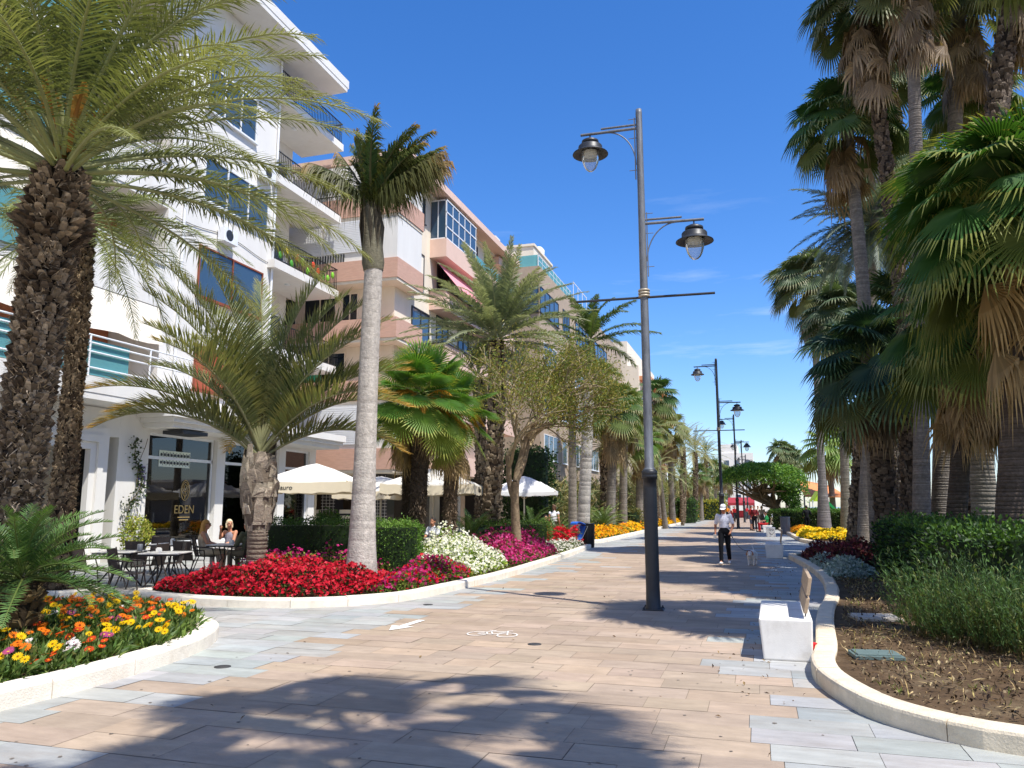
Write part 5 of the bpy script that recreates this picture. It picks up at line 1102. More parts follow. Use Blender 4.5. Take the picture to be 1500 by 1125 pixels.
flower_mass('magenta_flowers', 'thin scatter of magenta flowers at the back of the scarlet mass before the hedge', mag0, .50, 2400, 800, .075, ['#a8145e', '#c22a78'], rg, None, ('#7d8a3c', '#6a7a30', '#8f9a4a'), .08, .5, .12, 5, 5, tilt=.8, face=(.2, -.4, 0))
wht = [(-6.05,16.4),(-6.0,18.2),(-6.1,19.4),(-7.4,20.4),(-8.6,19.2),(-8.3,17.6),(-7.1,16.4)]
flower_mass('white_flowers', 'bushy mound of small white flowers with lime green leaves by the kerb', wht, .75, 6500, 4200, .065, ['#f1efe2', '#f4f2ea', '#e6e8c8'], rg, None, ('#8aa03a', '#a3b04c', '#6f8a30'), .09, 1.0, .12, 8, 5, '#e0d060', tilt=.8, face=(.3, -.4, 0))
mag2 = [(-6.1,19.8),(-6.05,22),(-6.2,25),(-7.6,25.6),(-8.8,24),(-8.6,21.4),(-7.3,20.6)]
flower_mass('magenta_flowers', 'dense bright pink flower mass at the foot of the bare branching tree', mag2, .62, 6500, 5600, .075, ['#b51a62', '#cf3a80', '#a01450', '#d85a96'], rg, None, ('#5f6a2c', '#7a8a3c', '#4a4a22'), .08, .8, .12, 9, 5, tilt=.8, face=(.3, -.4, 0))
red2 = [(-6.95,26.5),(-6.75,29),(-6.75,32.4),(-7.4,32.9),(-8.2,31),(-8.2,27.5),(-7.6,26.2)]
flower_mass('red_flowers', 'smaller scarlet flower strip just left of the black litter bin', red2, .62, 3000, 3800, .09, ['#cc1224', '#dd2a38', '#a50e1e'], rg, None, ('#4a2a1c', '#34401c'), .09, .6, .12, 12, 5, tilt=.8, face=(.3, -.4, 0))
wh2 = [(-6.25,25.2),(-6.4,28),(-6.7,31.5),(-6.95,31.5),(-7.0,28),(-7.2,25.8)]
flower_mass('white_flowers', 'low strip of tiny white flowers along the kerb before the scarlet strip', wh2, .36, 2200, 1000, .06, ['#eeeadf', '#e3dfd0'], rg, None, ('#5a6a34', '#76844a', '#4a5a2a'), .08, .4, .12, 15, 5, tilt=.8, face=(.3, -.4, 0))
mb = MB(); q = sample(inset(RED, .35), 7000, rg); leaves(mb, np.column_stack([q, .12+rg.uniform(0, .10, len(q))]), .10, pick(['#3f5522', '#56682c', '#5b4a2a'], len(q), rg), rg, .3, .4)
tag(mb.build('bed_foliage', M['leaf']), 'low leaves covering the earth of the long flower bed', 'ground cover', None, 'stuff')
# hedges
hedge('hedge', 'dark clipped hedge behind the scarlet flowers, left of the pale royal trunk', [tuple(B(386, 18.6).xy), tuple(B(522, 18.6).xy), tuple(B(522, 20).xy), tuple(B(386, 20).xy)], 1.22, 620, rg, ('#26401a', '#365422', '#4a6a2a'), .05, .05)
def rounded(px0, px1, d0, d1, n=6):
    a, b, c, d = [np.array(B(px, dd).xy) for px, dd in ((px0, d0), (px1, d0), (px1, d1), (px0, d1))]
    out = []
    P = [a, b, c, d]
    for i in range(4):
        p, q, r = P[i-1], P[i], P[(i+1) % 4]; l1 = np.linalg.norm(p-q); l2 = np.linalg.norm(r-q); k = min(l1, l2)*.38
        s = q+(p-q)/l1*k; e = q+(r-q)/l2*k
        for t in np.linspace(0, 1, n): out.append(tuple((1-t)**2*s+2*t*(1-t)*q+t*t*e))
    return out
hedge('hedge', 'rounded light green clipped bush, right of the pale royal trunk', rounded(538, 613, 17.4, 19.2), 1.2, 700, rg, ('#3f6424', '#557a2e', '#6b8e3a'), .05, .05, topcols=('#6b8e3a', '#7fa048', '#557a2e'))
hedge('hedge', 'low clipped hedge behind the pink flowers, either side of the bare tree trunk', [tuple(B(690, 25.4).xy), tuple(B(805, 27.6).xy), tuple(B(805, 29).xy), tuple(B(690, 27).xy)], 1.05, 420, rg, ('#3a5522', '#4f6d2c', '#6a863a'), .06, .05)
hedge('shrub', 'dark leafy round shrub under the white parasol', rounded(742, 806, 38, 41), 4.3, 90, rg, ('#1d3018', '#2c4420', '#3c5a28'), .17, .0, rough=.25, jit=.25)
# far bed along the promenade: marigolds and low green
far_y = [(-7.15,36.6),(-7.15,46),(-7.9,46),(-8.4,41),(-8.2,37.2)]
flower_mass('marigolds', 'yellow and orange marigold edging just beyond the black litter bin', far_y, .42, 2600, 1900, .11, ['#f0a80c', '#f2c010', '#e8860e'], rg, None, ('#4a6a24', '#5f8030'), .10, .4, .12, 16, 6, tilt=.7, face=(.3, -.4, 0))
far_y2 = [(-7.2,47.5),(-7.25,62),(-7.3,111),(-8.3,111),(-8.6,62),(-8.4,48)]
flower_mass('marigolds', 'long far ribbon of orange and yellow marigolds along the left kerb', far_y2, .40, 4200, 5200, .17, ['#f0b80c', '#f2c818', '#ec8a10'], rg, None, ('#4a6a24', '#6a8030'), .14, .4, .12, 17, 6, tilt=.7, face=(.3, -.5, 0))
grn = [(-8.3,36.8),(-8.6,46),(-9,62),(-9.4,111),(-13,111),(-13,44),(-11.5,38)]
flower_mass('bed_foliage', 'low mixed green and brown leaves under the far row of palms', grn, .6, 9000, 0, .1, ['#000000'], rg, None, ('#3f5a26', '#5a6f34', '#6a5a3a', '#2f421c'), .22, .6, .1, 18, cat='ground cover')
for px, d, lb, c in ((948, 62, 'round bronze shrub at the foot of the far palms', ('#6a3f30', '#7d5240', '#57402c')), (928, 54, 'low olive shrub left of the near lamp post', ('#6a6a3a', '#7f7a4a', '#54582e')), (1045, 98, 'bright yellow green shrub far down the left bed', ('#9a9a2c', '#b5a83a', '#6f8030')), (1006, 80, 'dark green rounded shrub far down the left bed', ('#2f4a20', '#40602a', '#557a38'))):
    h_ = 1.3 if d < 70 else 2.2; w = 20*d/60
    hedge('shrub', lb, rounded(px-w*.55, px+w*.55, d-1, d+1), h_, 60, rg, c, .2, .05, rough=.2, jit=.2)
# ------------------------------------------------------------------ far left row, right-hand palms, hedges, far trees
rg = np.random.default_rng(300)
def washy(px, d, topy, label, seed, topx=None, n=32, dead=46, pl=1.15, Rr=.85, rtr=.24, skirt=1.5, trunk='smooth', col='#586a42', tipc='#9c9c62', deadc='#98805f', z0=.1, mid=None, wind=(0, 0, 0), nseg=34, name='fan_palm', group=None, tcol='#8b8378', flare=1.35, cup=.45, elmin=-30, dead_tip='#bca482'):
    b = B(px, d, z0); tp = D(topx or px, topy, d)-b
    P = sweep_path((0, 0, 0), tuple(tp), (0, 0), 16)
    if mid:
        m_ = D(mid[0], mid[1], d)-b; t = np.linspace(0, 1, 16); tm = m_.z/tp.z
        c = (np.array(tuple(m_))-np.array(tuple(tp))*tm); w = np.sin(np.pi*np.clip(t, 0, 1)**(math.log(.5)/math.log(max(.05, min(.95, tm))))); P[:, 0] += c[0]*w; P[:, 1] += c[1]*w
    if trunk == 'smooth': tr = ringed_trunk(P, [rtr*flare, rtr*1.08, rtr, rtr*.95, rtr*.9, rtr*.9], tcol, 18, .07, seed, .02, .16, .62)
    elif trunk == 'fibre': tr = fibre_trunk(P, [rtr*1.1, rtr, rtr, rtr*1.1], tcol, seed, 700, .10)
    else: tr = scaled_trunk(P, [rtr*1.15, rtr, rtr, rtr], ('#5f5245', tcol, '#352c24'), 11, .14, .06, seed, 1.5)
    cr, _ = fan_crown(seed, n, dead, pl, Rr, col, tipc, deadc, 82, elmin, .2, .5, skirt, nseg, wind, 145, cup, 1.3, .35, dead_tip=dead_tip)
    return palm(name, label, b, tr, cr, tuple(tp), None, group)
# far left row (dusty fan palms with hanging skirts, some date palms)
row = [(893, 47, 610, 'shaggy fan palm with straw skirt left of the near lamp post, in front', 900, '#55703c', 1.3, 1.0), (912, 53, 600, 'fan palm with drooping dry fronds just behind the front shaggy one', 915, '#6a7a46', 1.3, 1.0), (905, 62, 560, 'taller dusty fan palm behind the shaggy pair', 880, '#76804e', 1.3, 1.05),
       (966, 66, 585, 'tall green topped fan palm immediately right of the near lamp post', 962, '#4a6a38', 1.4, 1.15), (985, 72, 632, 'fan palm with pale skirt under the tall green topped one', 980, '#7f8654', 1.4, 1.1), (936, 58, 655, 'low fan palm with bright leaves beside the near lamp post', 938, '#5f7f3c', 1.2, .95)]
for i, (px, d, ty, lb, tx, c, pl, Rr) in enumerate(row): washy(px, d, ty, lb, 310+i, tx, 28, 40, pl, Rr, .26, 1.5, 'smooth', c, '#b5ad7c', '#b09a74', nseg=26, group='fan palms of the far left row')
for i, (px, d, ty, lb, L_, c0, c1) in enumerate(((1000, 78, 655, 'straw coloured date palm in the far left row', 3.6, '#84885a', '#b9b080'), (958, 60, 690, 'dusty date palm low behind the near lamp post', 3.0, '#7c8454', '#b5ac7c'), (1018, 88, 662, 'far date palm with yellowish fronds beside the second lamp post', 3.6, '#8a8a58', '#bdb384'), (1034, 104, 668, 'farthest dark green palm by the second lamp post', 3.4, '#4f6a38', '#8a9058'), (884, 50, 655, 'dusty drooping date palm behind the pale spiky cycad', 3.0, '#6f7a4c', '#aaa578'))):
    datepalm(px, d, ty, lb, 330+i, L_, .28, None, 34, c0, c1, group='date palms of the far left row')
for i, (px, d, ty) in enumerate(((1048, 125, 690), (1058, 140, 696), (1068, 160, 703))):
    washy(px, d, ty, ['grey green far palm left of the second lamp post base', 'far palm partly behind the second lamp post', 'tiny far palm just right of the second lamp post'][i], 340+i, None, 24, 14, 1.4, 1.2, .25, 1.4, 'smooth', '#62744a', '#a5a578', nseg=18)
# low dusty palms packed between them
src = [o for o in bpy.data.objects if o.get('group') == 'date palms of the far left row'][:5]+[o for o in bpy.data.objects if o.get('group') == 'fan palms of the far left row'][:4]
for i, (px, d) in enumerate(((900, 57), (922, 64), (945, 70), (960, 84), (975, 60), (990, 88), (1008, 96), (1022, 108), (1028, 92), (1040, 120), (930, 80), (950, 100), (1000, 70), (888, 66))):
    dup(src[(i*4) % len(src)], B(px, d), i*1.7, 'dusty low palm packed in the dense far left row of palms', 'low palms packed in the far left row', .52+.12*(i % 3))
mb = MB(); n = 15000; y = 44+rg.uniform(0, 1, n)**1.3*70; x = -8.6-rg.uniform(0, 1, n)*4.2-(y < 60)*rg.uniform(0, 1.5, n); H = 2.6+(y-44)*.022+1.3*vnoise(x*1.3, y, 5, 14); z = rg.uniform(.05, 1, n)**.8*np.clip(H, .6, 5)
leaves(mb, np.column_stack([x, y, z]), .75, pick(['#6a7a46', '#8d8f5c', '#a9a272', '#4c6034', '#b3a67a'], n, rg), rg, .0, .10, dirs=np.tile([0, 0, .35], (n, 1))); tag(mb.build('undergrowth', M['leaf']), 'dense olive and straw coloured fronds filling the far left row below the palms', 'undergrowth', None, 'stuff')
# row of trees closing the far left side
mb = MB(); n = 6500; y = rg.uniform(112, 235, n); x = -8-rg.uniform(0, 1, n)*10+rg.normal(0, .8, n); H = 5.5+3*vnoise(x, y, 9, 4); z = rg.uniform(.1, 1, n)**.7*H
leaves(mb, np.column_stack([x, y, z]), .8, pick(['#46602e', '#5f7440', '#7f8452', '#34481f', '#9a9462'], n, rg), rg, .3, .45); tag(mb.build('far_trees', M['leaf']), 'mass of far palms and trees closing the left side of the promenade', 'trees', None, 'stuff')
# --- right-hand side, tall palms
GR = 'tall palms of the right garden'
washy(1208, 55, 415, 'tall slim palm with a flared base in the grass behind the yellow flowers', 401, 1190, 50, 64, 2.0, 1.55, .25, 2.6, 'smooth', '#5a6a4a', '#a8a07a', '#8d7a64', mid=(1199, 600), group=GR, flare=2.0, wind=(-.15, 0, 0), dead_tip='#9a8670', tcol='#8d8580')
datepalm(1251, 33.5, 330, 'rough-trunked palm with blue grey feather fronds, left of the big hedge', 402, 3.5, .27, 1275, 84, '#55675f', '#8f9c92', elmin=-45, lw=.05, nl=80, ll=.5, droop=1.1, group=GR)
washy(1262, 37, 640, 'dark spiky leafed young palm against the rough trunk by the hedge corner', 403, 1262, 34, 6, .5, .75, .17, .4, 'fibre', '#2f4020', '#54683a', tcol='#3a332b', nseg=22, group=None, name='yucca')
washy(1312, 41, 255, 'broad green fan palm crown between the leaning trunk and the middle trunks', 414, 1318, 46, 40, 1.9, 1.45, .2, 1.2, 'rough', '#586a44', '#a3a674', group=GR)
washy(1375, 28, 330, 'fan palm crown filling the gap behind the largest foreground fan palm', 415, 1380, 46, 40, 1.5, 1.1, .22, 1.2, 'smooth', '#52643e', '#9ea06a', group=GR)
washy(1265, 33, 110, 'green fan palm crown high behind the leaning trunk palm', 416, 1290, 42, 46, 1.4, 1.1, .2, 1.4, 'smooth', '#5a6c4c', '#a8aa7c', group=GR)
washy(1320, 29, 480, 'mid height dark fan palm between the tall trunks', 417, 1335, 44, 40, 1.7, 1.2, .22, 1.2, 'rough', '#3f5a34', '#8f9460', group=GR)
washy(1290, 25.5, 185, 'leaning smooth grey trunk palm with a rounded green crown above the date palm', 404, 1240, 48, 30, 1.35, 1.0, .215, 1.3, 'smooth', '#4a6a38', '#a9ab70', mid=(1265, 430), group=GR, tcol='#8a847d')
washy(1350, 22, -55, 'tall smooth grey trunk palm in the middle of the right garden', 405, 1333, 34, 46, 1.2, .9, .19, 2.4, 'smooth', '#586748', '#9c9672', '#98836a', mid=(1347, 420), group=GR, tcol='#837b74')
washy(1327, 23.5, 5, 'tall dark rough-trunked palm with a grey straw skirt, beside the smooth grey one', 406, 1262, 40, 55, 1.25, 1.0, .2, 2.4, 'rough', '#586748', '#9c9672', '#9a8468', mid=(1322, 460), group=GR, tcol='#7a6a5a')
washy(1305, 24.5, 545, 'dark green fan palm with a thick scaly trunk behind the hedge', 407, 1280, 44, 22, 1.5, 1.15, .33, .7, 'rough', '#34503a', '#6f8a5c', '#7d6c55', group=GR, tcol='#8a7a68', wind=(-.06, 0, 0))
washy(1418, 22.5, -70, 'tall rough palm leaning right, its thick trunk crossing the upper right corner', 408, 1497, 26, 70, 1.3, 1.0, .30, 2.6, 'rough', '#586748', '#a09a72', '#a58f70', mid=(1452, 250), group=GR, tcol='#8d7f70')
washy(1442, 26, 150, 'fan palm with bright green crown between the two tall upper right trunks', 409, 1425, 34, 50, 1.2, .95, .24, 1.3, 'smooth', '#55783a', '#c0b988', '#b09a74', group=GR)
washy(1378, 24.5, 10, 'palm with a heavy dry straw skirt hanging from the top right', 410, 1405, 34, 52, 1.3, 1.0, .24, 2.4, 'smooth', '#586748', '#a59c78', '#b39c78', group=GR)
washy(1497, 20, 300, 'rough-trunked fan palm cut by the right edge', 411, 1530, 26, 40, 1.3, 1.0, .3, 1.4, 'rough', '#4a6a34', '#a9a56c', group=GR, tcol='#75685a')
washy(1240, 42, 470, 'pale smooth trunk fan palm far behind the blue grey date palm', 412, 1232, 42, 50, 1.6, 1.25, .22, 2.0, 'smooth', '#55684a', '#9fa07a', '#8d7d68', group=GR)
# foreground fan palms
washy(1474, 13.0, 330, 'large foreground fan palm with broad glossy leaves, at the right edge', 420, 1500, 54, 34, 1.35, 1.2, .21, 1.9, 'smooth', '#436b2c', '#b5b05c', '#a98e62', group=None, tcol='#5d5148', nseg=60, cup=.45, wind=(-.05, 0, 0), dead_tip='#c4a878')
washy(1395, 16.5, 480, 'foreground fan palm with a brown drooping skirt, left of the largest one', 421, 1420, 38, 40, 1.2, 1.05, .19, 1.7, 'smooth', '#456a30', '#aaa65c', '#9d8460', group=None, tcol='#4d443c', nseg=54, cup=.45, dead_tip='#b59a70')
# palms just behind the viewer's right shoulder, throwing the foreground shade
shp = Vector((1.45, 2.6, .1)); 
def shade_palm(x, y, h, label, seed, n=30, Rr=1.0, pl=1.25, dead=20):
    tr = ringed_trunk(sweep_path((0, 0, 0), (0.1, -.1, h), (0, 0), 10), [.3, .24, .22, .2], '#8b8378', 16, .09, seed, .02, .14, .65)
    cr, _ = fan_crown(seed, n, dead, pl, Rr, '#4f6b34', '#9c9c62', '#98805f', 82, -30, .2, .5, 1.2, 30, (0, 0, 0), 145, .45)
    palm('fan_palm', label, Vector((x, y, .1)), tr, cr, (.1, -.1, h))
shade_palm(2.55, 2.5, 10.6, 'tall fan palm outside the picture to the right, shading the near paving', 430, 24, .92, 1.45, 6)
shade_palm(4.5, 10.0, 10.4, 'tall fan palm just outside the right edge, shading the lamp foot', 432, 34, 1.1)
shade_palm(6.0, 15.6, 13.5, 'tall fan palm outside the right edge beyond the first, shading the middle paving', 433, 36, 1.2)
shade_palm(7.7, 21.2, 16.5, 'tallest fan palm outside the right edge, shading the paving near the dog', 434, 36, 1.2)
shade_palm(4.9, 20.4, 8.6, 'short fan palm hidden at the right edge, shading the silver plants', 435, 30, 1.0)
shade_palm(2.0, .6, 10.2, 'second tall fan palm outside the picture, shading the nearest paving', 431, 22, .85, 1.4, 4)
# --- right-hand beds
hedge('hedge', 'big dark leafy hedge in front of the right-hand palm trunks', [(2.95,22.7),(2.62,17),(2.42,12.6),(3.1,12.0),(9,11.7),(12,22.5),(6,23.2)], 1.22, 300, rg, ('#22371a', '#31491f', '#4a6a2a', '#1a2a14'), .085, .03, rough=.13, jit=.14, topcols=('#31491f', '#44642a', '#5f8034'))
mb = MB(); n = 2600
for (x, y, h, c) in [(x_, y_, rg.uniform(.75, 1.12), None) for x_, y_ in [(1.95,10.9),(2.35,10.2),(2.7,9.6),(3.2,9.2),(2.9,10.6),(3.6,10.2),(3.9,9.4),(4.4,9.9),(4.9,9.2),(3.4,11),(4.5,10.8),(5.5,10),(2.2,11.3),(2.15,10.5),(2.55,10.0),(3.0,9.4)]]:
    for k in range(125):
        a = rg.uniform(0, 6.28); r = rg.uniform(0, .33); el = R(rg.uniform(52, 86)); l = h*rg.uniform(.55, 1.08); az = a+rg.uniform(-.4, .4)
        p0 = np.array([x+r*math.cos(a), y+r*math.sin(a), .1]); d = np.array([math.cos(el)*math.cos(az), math.cos(el)*math.sin(az), math.sin(el)])
        m_ = 20; t_ = rg.uniform(.12, 1, m_); pts = p0+d*(t_*l)[:, None]
        cc = np.array(lin('#4f6a3a'))*rg.uniform(.55, 1.5); 
        if rg.random() < .15: cc = np.array(lin('#7f8a52'))
        leaves(mb, pts, .075, cc, rg, .1, .16, .2, dirs=np.tile(d*1.3, (m_, 1)))
        s = np.cross(d, [0, 0, 1.]); s = s/np.linalg.norm(s)*.004; mb.add([p0-s, p0+s, p0+d*l], [(0,1,2)], lin('#5a5a38'))
o = mb.build('rosemary_shrub', M['leaf']); tag(o, 'feathery rosemary shrub mass in front of the big hedge, lower right', 'shrub')
cole = [(1.55,21.2),(1.35,24.5),(1.25,27),(2.2,28.3),(4.5,28.6),(4.6,25.5),(3.0,23.2),(2.5,21.8)]
flower_mass('coleus_bed', 'dark wine red coleus foliage in the right bed behind the silver plants', cole, .42, 7000, 0, .1, ['#000000'], rg, None, ('#5a2028', '#73303a', '#451a20', '#7d4a3a', '#3a2a1c'), .13, .5, .1, 22)
silv = [(1.42,18.4),(1.45,21.5),(1.3,24),(1.9,23.6),(2.5,21.6),(2.5,19.6),(1.9,18.6)]
flower_mass('silver_plants', 'low silvery white foliage plants along the right kerb', silv, .26, 4200, 0, .1, ['#000000'], rg, None, ('#aebcae', '#c3cdc2', '#8fa092', '#7d8f80'), .10, .3, .1, 23)
yel = [(1.95,40.5),(1.85,44),(2.1,47.5),(2.9,49),(3.4,46.5),(4.3,42.8),(6.6,40.2),(6.5,38.6),(3.9,38.9),(2.5,39.3)]
flower_mass('marigolds', 'bright yellow flower ribbon curving round the grass by the grey bin', yel, .32, 3000, 5200, .12, ['#f5d20c', '#f2c408', '#f7dc3a'], rg, None, ('#5a7a24', '#6f8a30'), .1, .3, .1, 24, 6, tilt=.7, face=(-.2, -.5, 0))
org = [(1.85,49),(1.8,52),(3.0,52.5),(3.2,50),(2.6,49)]
flower_mass('marigolds', 'small patch of orange flowers behind the grey bin', org, .32, 700, 700, .12, ['#f0940c', '#f0a81c'], rg, None, ('#5a7a24',), .1, .3, .1, 25, 6, tilt=.7, face=(-.2, -.5, 0))
mb = MB(); gp = [(3.4,46.5),(4.3,43),(6.6,40.6),(14,41),(14,56),(3.2,56),(3,50)]; q = sample(gp, 11000, rg); leaves(mb, np.column_stack([q, .1+0*q[:, 0]]), .17, pick(['#5f8a2a', '#74a035', '#4a7020'], len(q), rg), rg, -.5, .14, dirs=np.tile([0, 0, 1.2], (len(q), 1)))
tag(mb.build('lawn_grass', M['leaf']), 'small bright lawn behind the yellow flower ribbon', 'grass', None, 'stuff')
mb = MB(); mb.prism(gp, .08, .115); structure(mb.build('lawn', mat('turf', '#55702a', .95, .3, 20, bump=.5)))
h2 = [tuple(B(1128, 57.5).xy), tuple(B(1280, 55).xy), tuple(B(1280, 59).xy), tuple(B(1128, 61).xy)]
hedge('hedge', 'low clipped hedge far behind the lawn and the person in black', h2, 1.25, 230, rg, ('#33491f', '#4a642a', '#24361a', '#6b7a4a'), .14, .05, topcols=('#5f8034', '#4a6a2a'))
mb = MB(); q = np.column_stack([rg.uniform(1.5, 6, 2500), rg.uniform(62, 76, 2500)]); leaves(mb, np.column_stack([q, .2+rg.uniform(0, 1.3, 2500)]), .22, pick(['#5f8a34', '#4a7028', '#7da044'], 2500, rg), rg, .5, .5); tag(mb.build('low_shrubs', M['leaf']), 'bright low shrubs under the leaning clipped tree', 'shrubs', None, 'stuff')
# leaning clipped tree
def leaning_tree():
    d0 = 60.5; b = B(1143, d0); t = thing('leaning_tree', 'leaning tree clipped into a broad flat dome over the far promenade', 'tree', b)
    F = lambda px, py, d: D(px-9, py-2, d)-b
    mb = MB(); g_ = np.random.default_rng(9)
    mb.tube([F(1152, 764, d0), F(1147, 748, d0), F(1138, 737, d0), F(1126, 727, d0), F(1112, 718, d0)], [.42, .34, .30, .26, .2], 10, lin('#7d6a50'), jit=.06)
    for k in range(46):
        s0 = F(*[(1146, 746), (1138, 737), (1126, 727), (1114, 719)][k % 4], d0); e = F(g_.uniform(1072, 1172), g_.uniform(688, 722), d0+g_.uniform(-2.6, 2.6)); m_ = (s0+e)/2+Vector(g_.normal(0, .25, 3))-Vector((0, 0, .25))
        mb.tube([s0, s0.lerp(m_, .55), m_, m_.lerp(e, .55), e], [.11, .09, .07, .05, .02], 5, np.array(lin('#7a6a52'))*g_.uniform(.7, 1.2))
    mb.build('trunk', M['bark'], t)
    lf = MB(); n = 16000
    cx, cz = F(1122, 715, d0), 0
    u = g_.uniform(-1, 1, n); w = g_.uniform(-1, 1, n); ok = u*u+w*w < 1; u, w = u[ok], w[ok]; n = len(u)
    topz = np.sqrt(1-np.clip(u*u+w*w, 0, 1))
    X = cx.x+u*3.3*math.cos(YAW)-w*2.9*math.sin(YAW)+.3*np.clip(u, 0, 1); Y = cx.y+u*3.3*math.sin(YAW)+w*2.9*math.cos(YAW)
    zt = F(1122, 679, d0).z*(.66+.34*topz**.7)+.12*vnoise(u*3, w*3, 1, 3)-.35*np.clip(-u-.3, 0, 1); under = F(1122, 714, d0).z-1.15*np.clip(u-.1, 0, 1)**1.2*1.6+.4*np.clip(-u, 0, 1)
    k = g_.uniform(0, 1, n)**.42; Z = under+(zt-under)*k
    c = pick(['#5a8230', '#6d963a', '#8aab4a', '#456a26'], n, g_)
    leaves(lf, np.column_stack([X, Y, Z]), .17, c, g_, .5, .6)
    n2 = 4200; a = g_.uniform(0, 6.28, n2); r = np.sqrt(g_.uniform(0, 1, n2)); zz = g_.uniform(-2.3, 0, n2)
    P_ = np.column_stack([cx.x+(1.95+1.15*r*np.cos(a))*math.cos(YAW), cx.y+(1.95+1.15*r*np.cos(a))*math.sin(YAW)+1.6*r*np.sin(a), F(1122, 712, d0).z+zz*(.6+.4*np.cos(a))]); leaves(lf, P_, .17, pick(['#50742a', '#5f8234', '#3e5a22'], n2, g_), g_, .4, .6)
    lf.build('crown', M['leaf'], t); return t
leaning_tree()
# fan palm by the playground and three far palms on the skyline
washy(1222, 72, 660, 'pale green feathery palm beside the orange shade sail', 440, 1214, 26, 10, 1.9, 1.5, .25, 1.0, 'smooth', '#7f9a4c', '#b5c07a', nseg=24)
for i, (px, ty) in enumerate(((1141, 660), (1153, 668), (1163, 674))):
    washy(px, 150, ty, ['leftmost and tallest of three distant skyline palms', 'middle one of three distant skyline palms', 'rightmost, lowest of three distant skyline palms'][i], 450+i, None, 28, 30, 1.7, 1.5, .28, 2.2, 'smooth', '#5a6e48', '#a5a578', '#a08c6a', nseg=18)
# ------------------------------------------------------------------ cafe terrace, parasols, playground
m_chair = mat('brown_sling', '#3d332e', .6, .15, 30, bump=.15, bscale=120, spec=.4)
m_top = mat('pale_table_top', '#d3cfc8', .35, .06, 6, spec=.5)
def chair_proto():
    t = thing('terrace_chair', '', 'chair', (0, 0, 0))
    mb = MB(); mb.add([(-.23,-.22,.44),(.23,-.22,.44),(.23,.22,.42),(-.23,.22,.42),(-.23,-.22,.455),(.23,-.22,.455),(.23,.22,.435),(-.23,.22,.435)], [(0,3,2,1),(4,5,6,7),(0,1,5,4),(1,2,6,5),(2,3,7,6),(3,0,4,7)]); mb.build('seat', m_chair, t)
    mb = MB(); n = 7; V = []
    for k in range(n):
        s = k/(n-1); z = .45+.43*s; y = -.22-.10*s-.02*math.sin(s*math.pi); V += [(-.22, y, z), (.22, y, z), (.22, y-.014, z), (-.22, y-.014, z)]
    F = []
    for k in range(n-1):
        a = 4*k
        for e in range(4): F.append((a+e, a+(e+1) % 4, a+4+(e+1) % 4, a+4+e))
    mb.add(V, F); mb.add(V, [(0,1,2,3)[::-1], tuple(4*(n-1)+e for e in range(4))]); mb.box(-.03, .03, -.33, -.318, .78, .82); mb.build('backrest', m_chair, t)
    for sx in (-1, 1):
        mb = MB(); mb.tube([(sx*.235, .2, .44), (sx*.25, .27, 0)], .013, 7); mb.build('leg', m_chair, t)
        mb = MB(); mb.tube([(sx*.235, -.2, .45), (sx*.25, -.36, 0)], .013, 7); mb.build('leg', m_chair, t)
        mb = MB(); mb.tube([(sx*.235, -.3, .66), (sx*.255, -.1, .665), (sx*.255, .16, .645), (sx*.24, .22, .44)], .014, 7); mb.build('armrest', m_chair, t)
        mb = MB(); mb.tube([(sx*.228, -.22, .44), (sx*.228, -.33, .90)], .013, 7); mb.build('back_frame', m_chair, t)
    return t
def table_proto():
    t = thing('terrace_table', '', 'table', (0, 0, 0))
    mb = MB(); mb.box(-.40, .40, -.40, .40, .715, .74); mb.build('table_top', m_top, t, None, .006)
    mb = MB(); mb.box(-.385, .385, -.385, .385, .685, .713); mb.build('apron', M['blackmetal'], t)
    for sx in (-1, 1):
        for sy in (-1, 1):
            mb = MB(); mb.tube([(sx*.16, sy*.16, .69), (sx*.10, sy*.10, .40), (sx*.34, sy*.34, 0)], .017, 7); mb.build('leg', M['blackmetal'], t)
    return t
chp = chair_proto(); tbp = table_proto()
CH = [(133, 16.0, -70, 'terrace chair at the left end, its back to the door, beside the white planter'), (186, 14.9, -65, 'nearest terrace chair, beside the tip of the scarlet flowers'), (214, 16.8, 100, 'terrace chair between the two nearest tables, facing left'), (206, 18.3, 10, 'terrace chair behind the first table near the yellow potted bush'), (276, 18.4, 5, 'terrace chair seen square from behind, left of the seated blonde woman'), (244, 17.4, 140, 'terrace chair tucked at the far side of the second table'), (226, 20.2, -160, 'terrace chair close to the cafe window, facing the promenade'),
      (301, 19.9, -60, 'terrace chair holding the woman with long blonde hair'), (331, 20.7, 165, 'terrace chair holding the woman with short white blonde hair'), (357, 19.4, 75, 'terrace chair holding the white haired man'), (632, 24.0, 170, 'terrace chair under the parasols holding the person in white'), (800, 31.0, 200, 'terrace chair by the white parasol holding the dark haired woman')]
for i, (px, d, rz, lb) in enumerate(CH):
    b = B(px, d)
    if i == 0: chp.location = b; chp.rotation_euler.z = R(rz); chp['label'] = lb; chp['group'] = 'brown terrace chairs'
    else: dup(chp, b, R(rz), lb, 'brown terrace chairs')
TB = [(172, 16.6, 18, 'first terrace table on the left with a pale top'), (240, 16.2, 20, 'second terrace table with a pale top, just behind the scarlet flowers'), (332, 19.7, 15, 'terrace table of the three seated people'), (250, 20.0, 10, 'terrace table close to the cafe window'), (640, 23.3, 10, 'terrace table under the parasols in front of the person in white')]
for i, (px, d, rz, lb) in enumerate(TB):
    b = B(px, d)
    if i == 0: tbp.location = b; tbp.rotation_euler.z = R(rz); tbp['label'] = lb; tbp['group'] = 'black framed terrace tables'
    else: dup(tbp, b, R(rz), lb, 'black framed terrace tables')
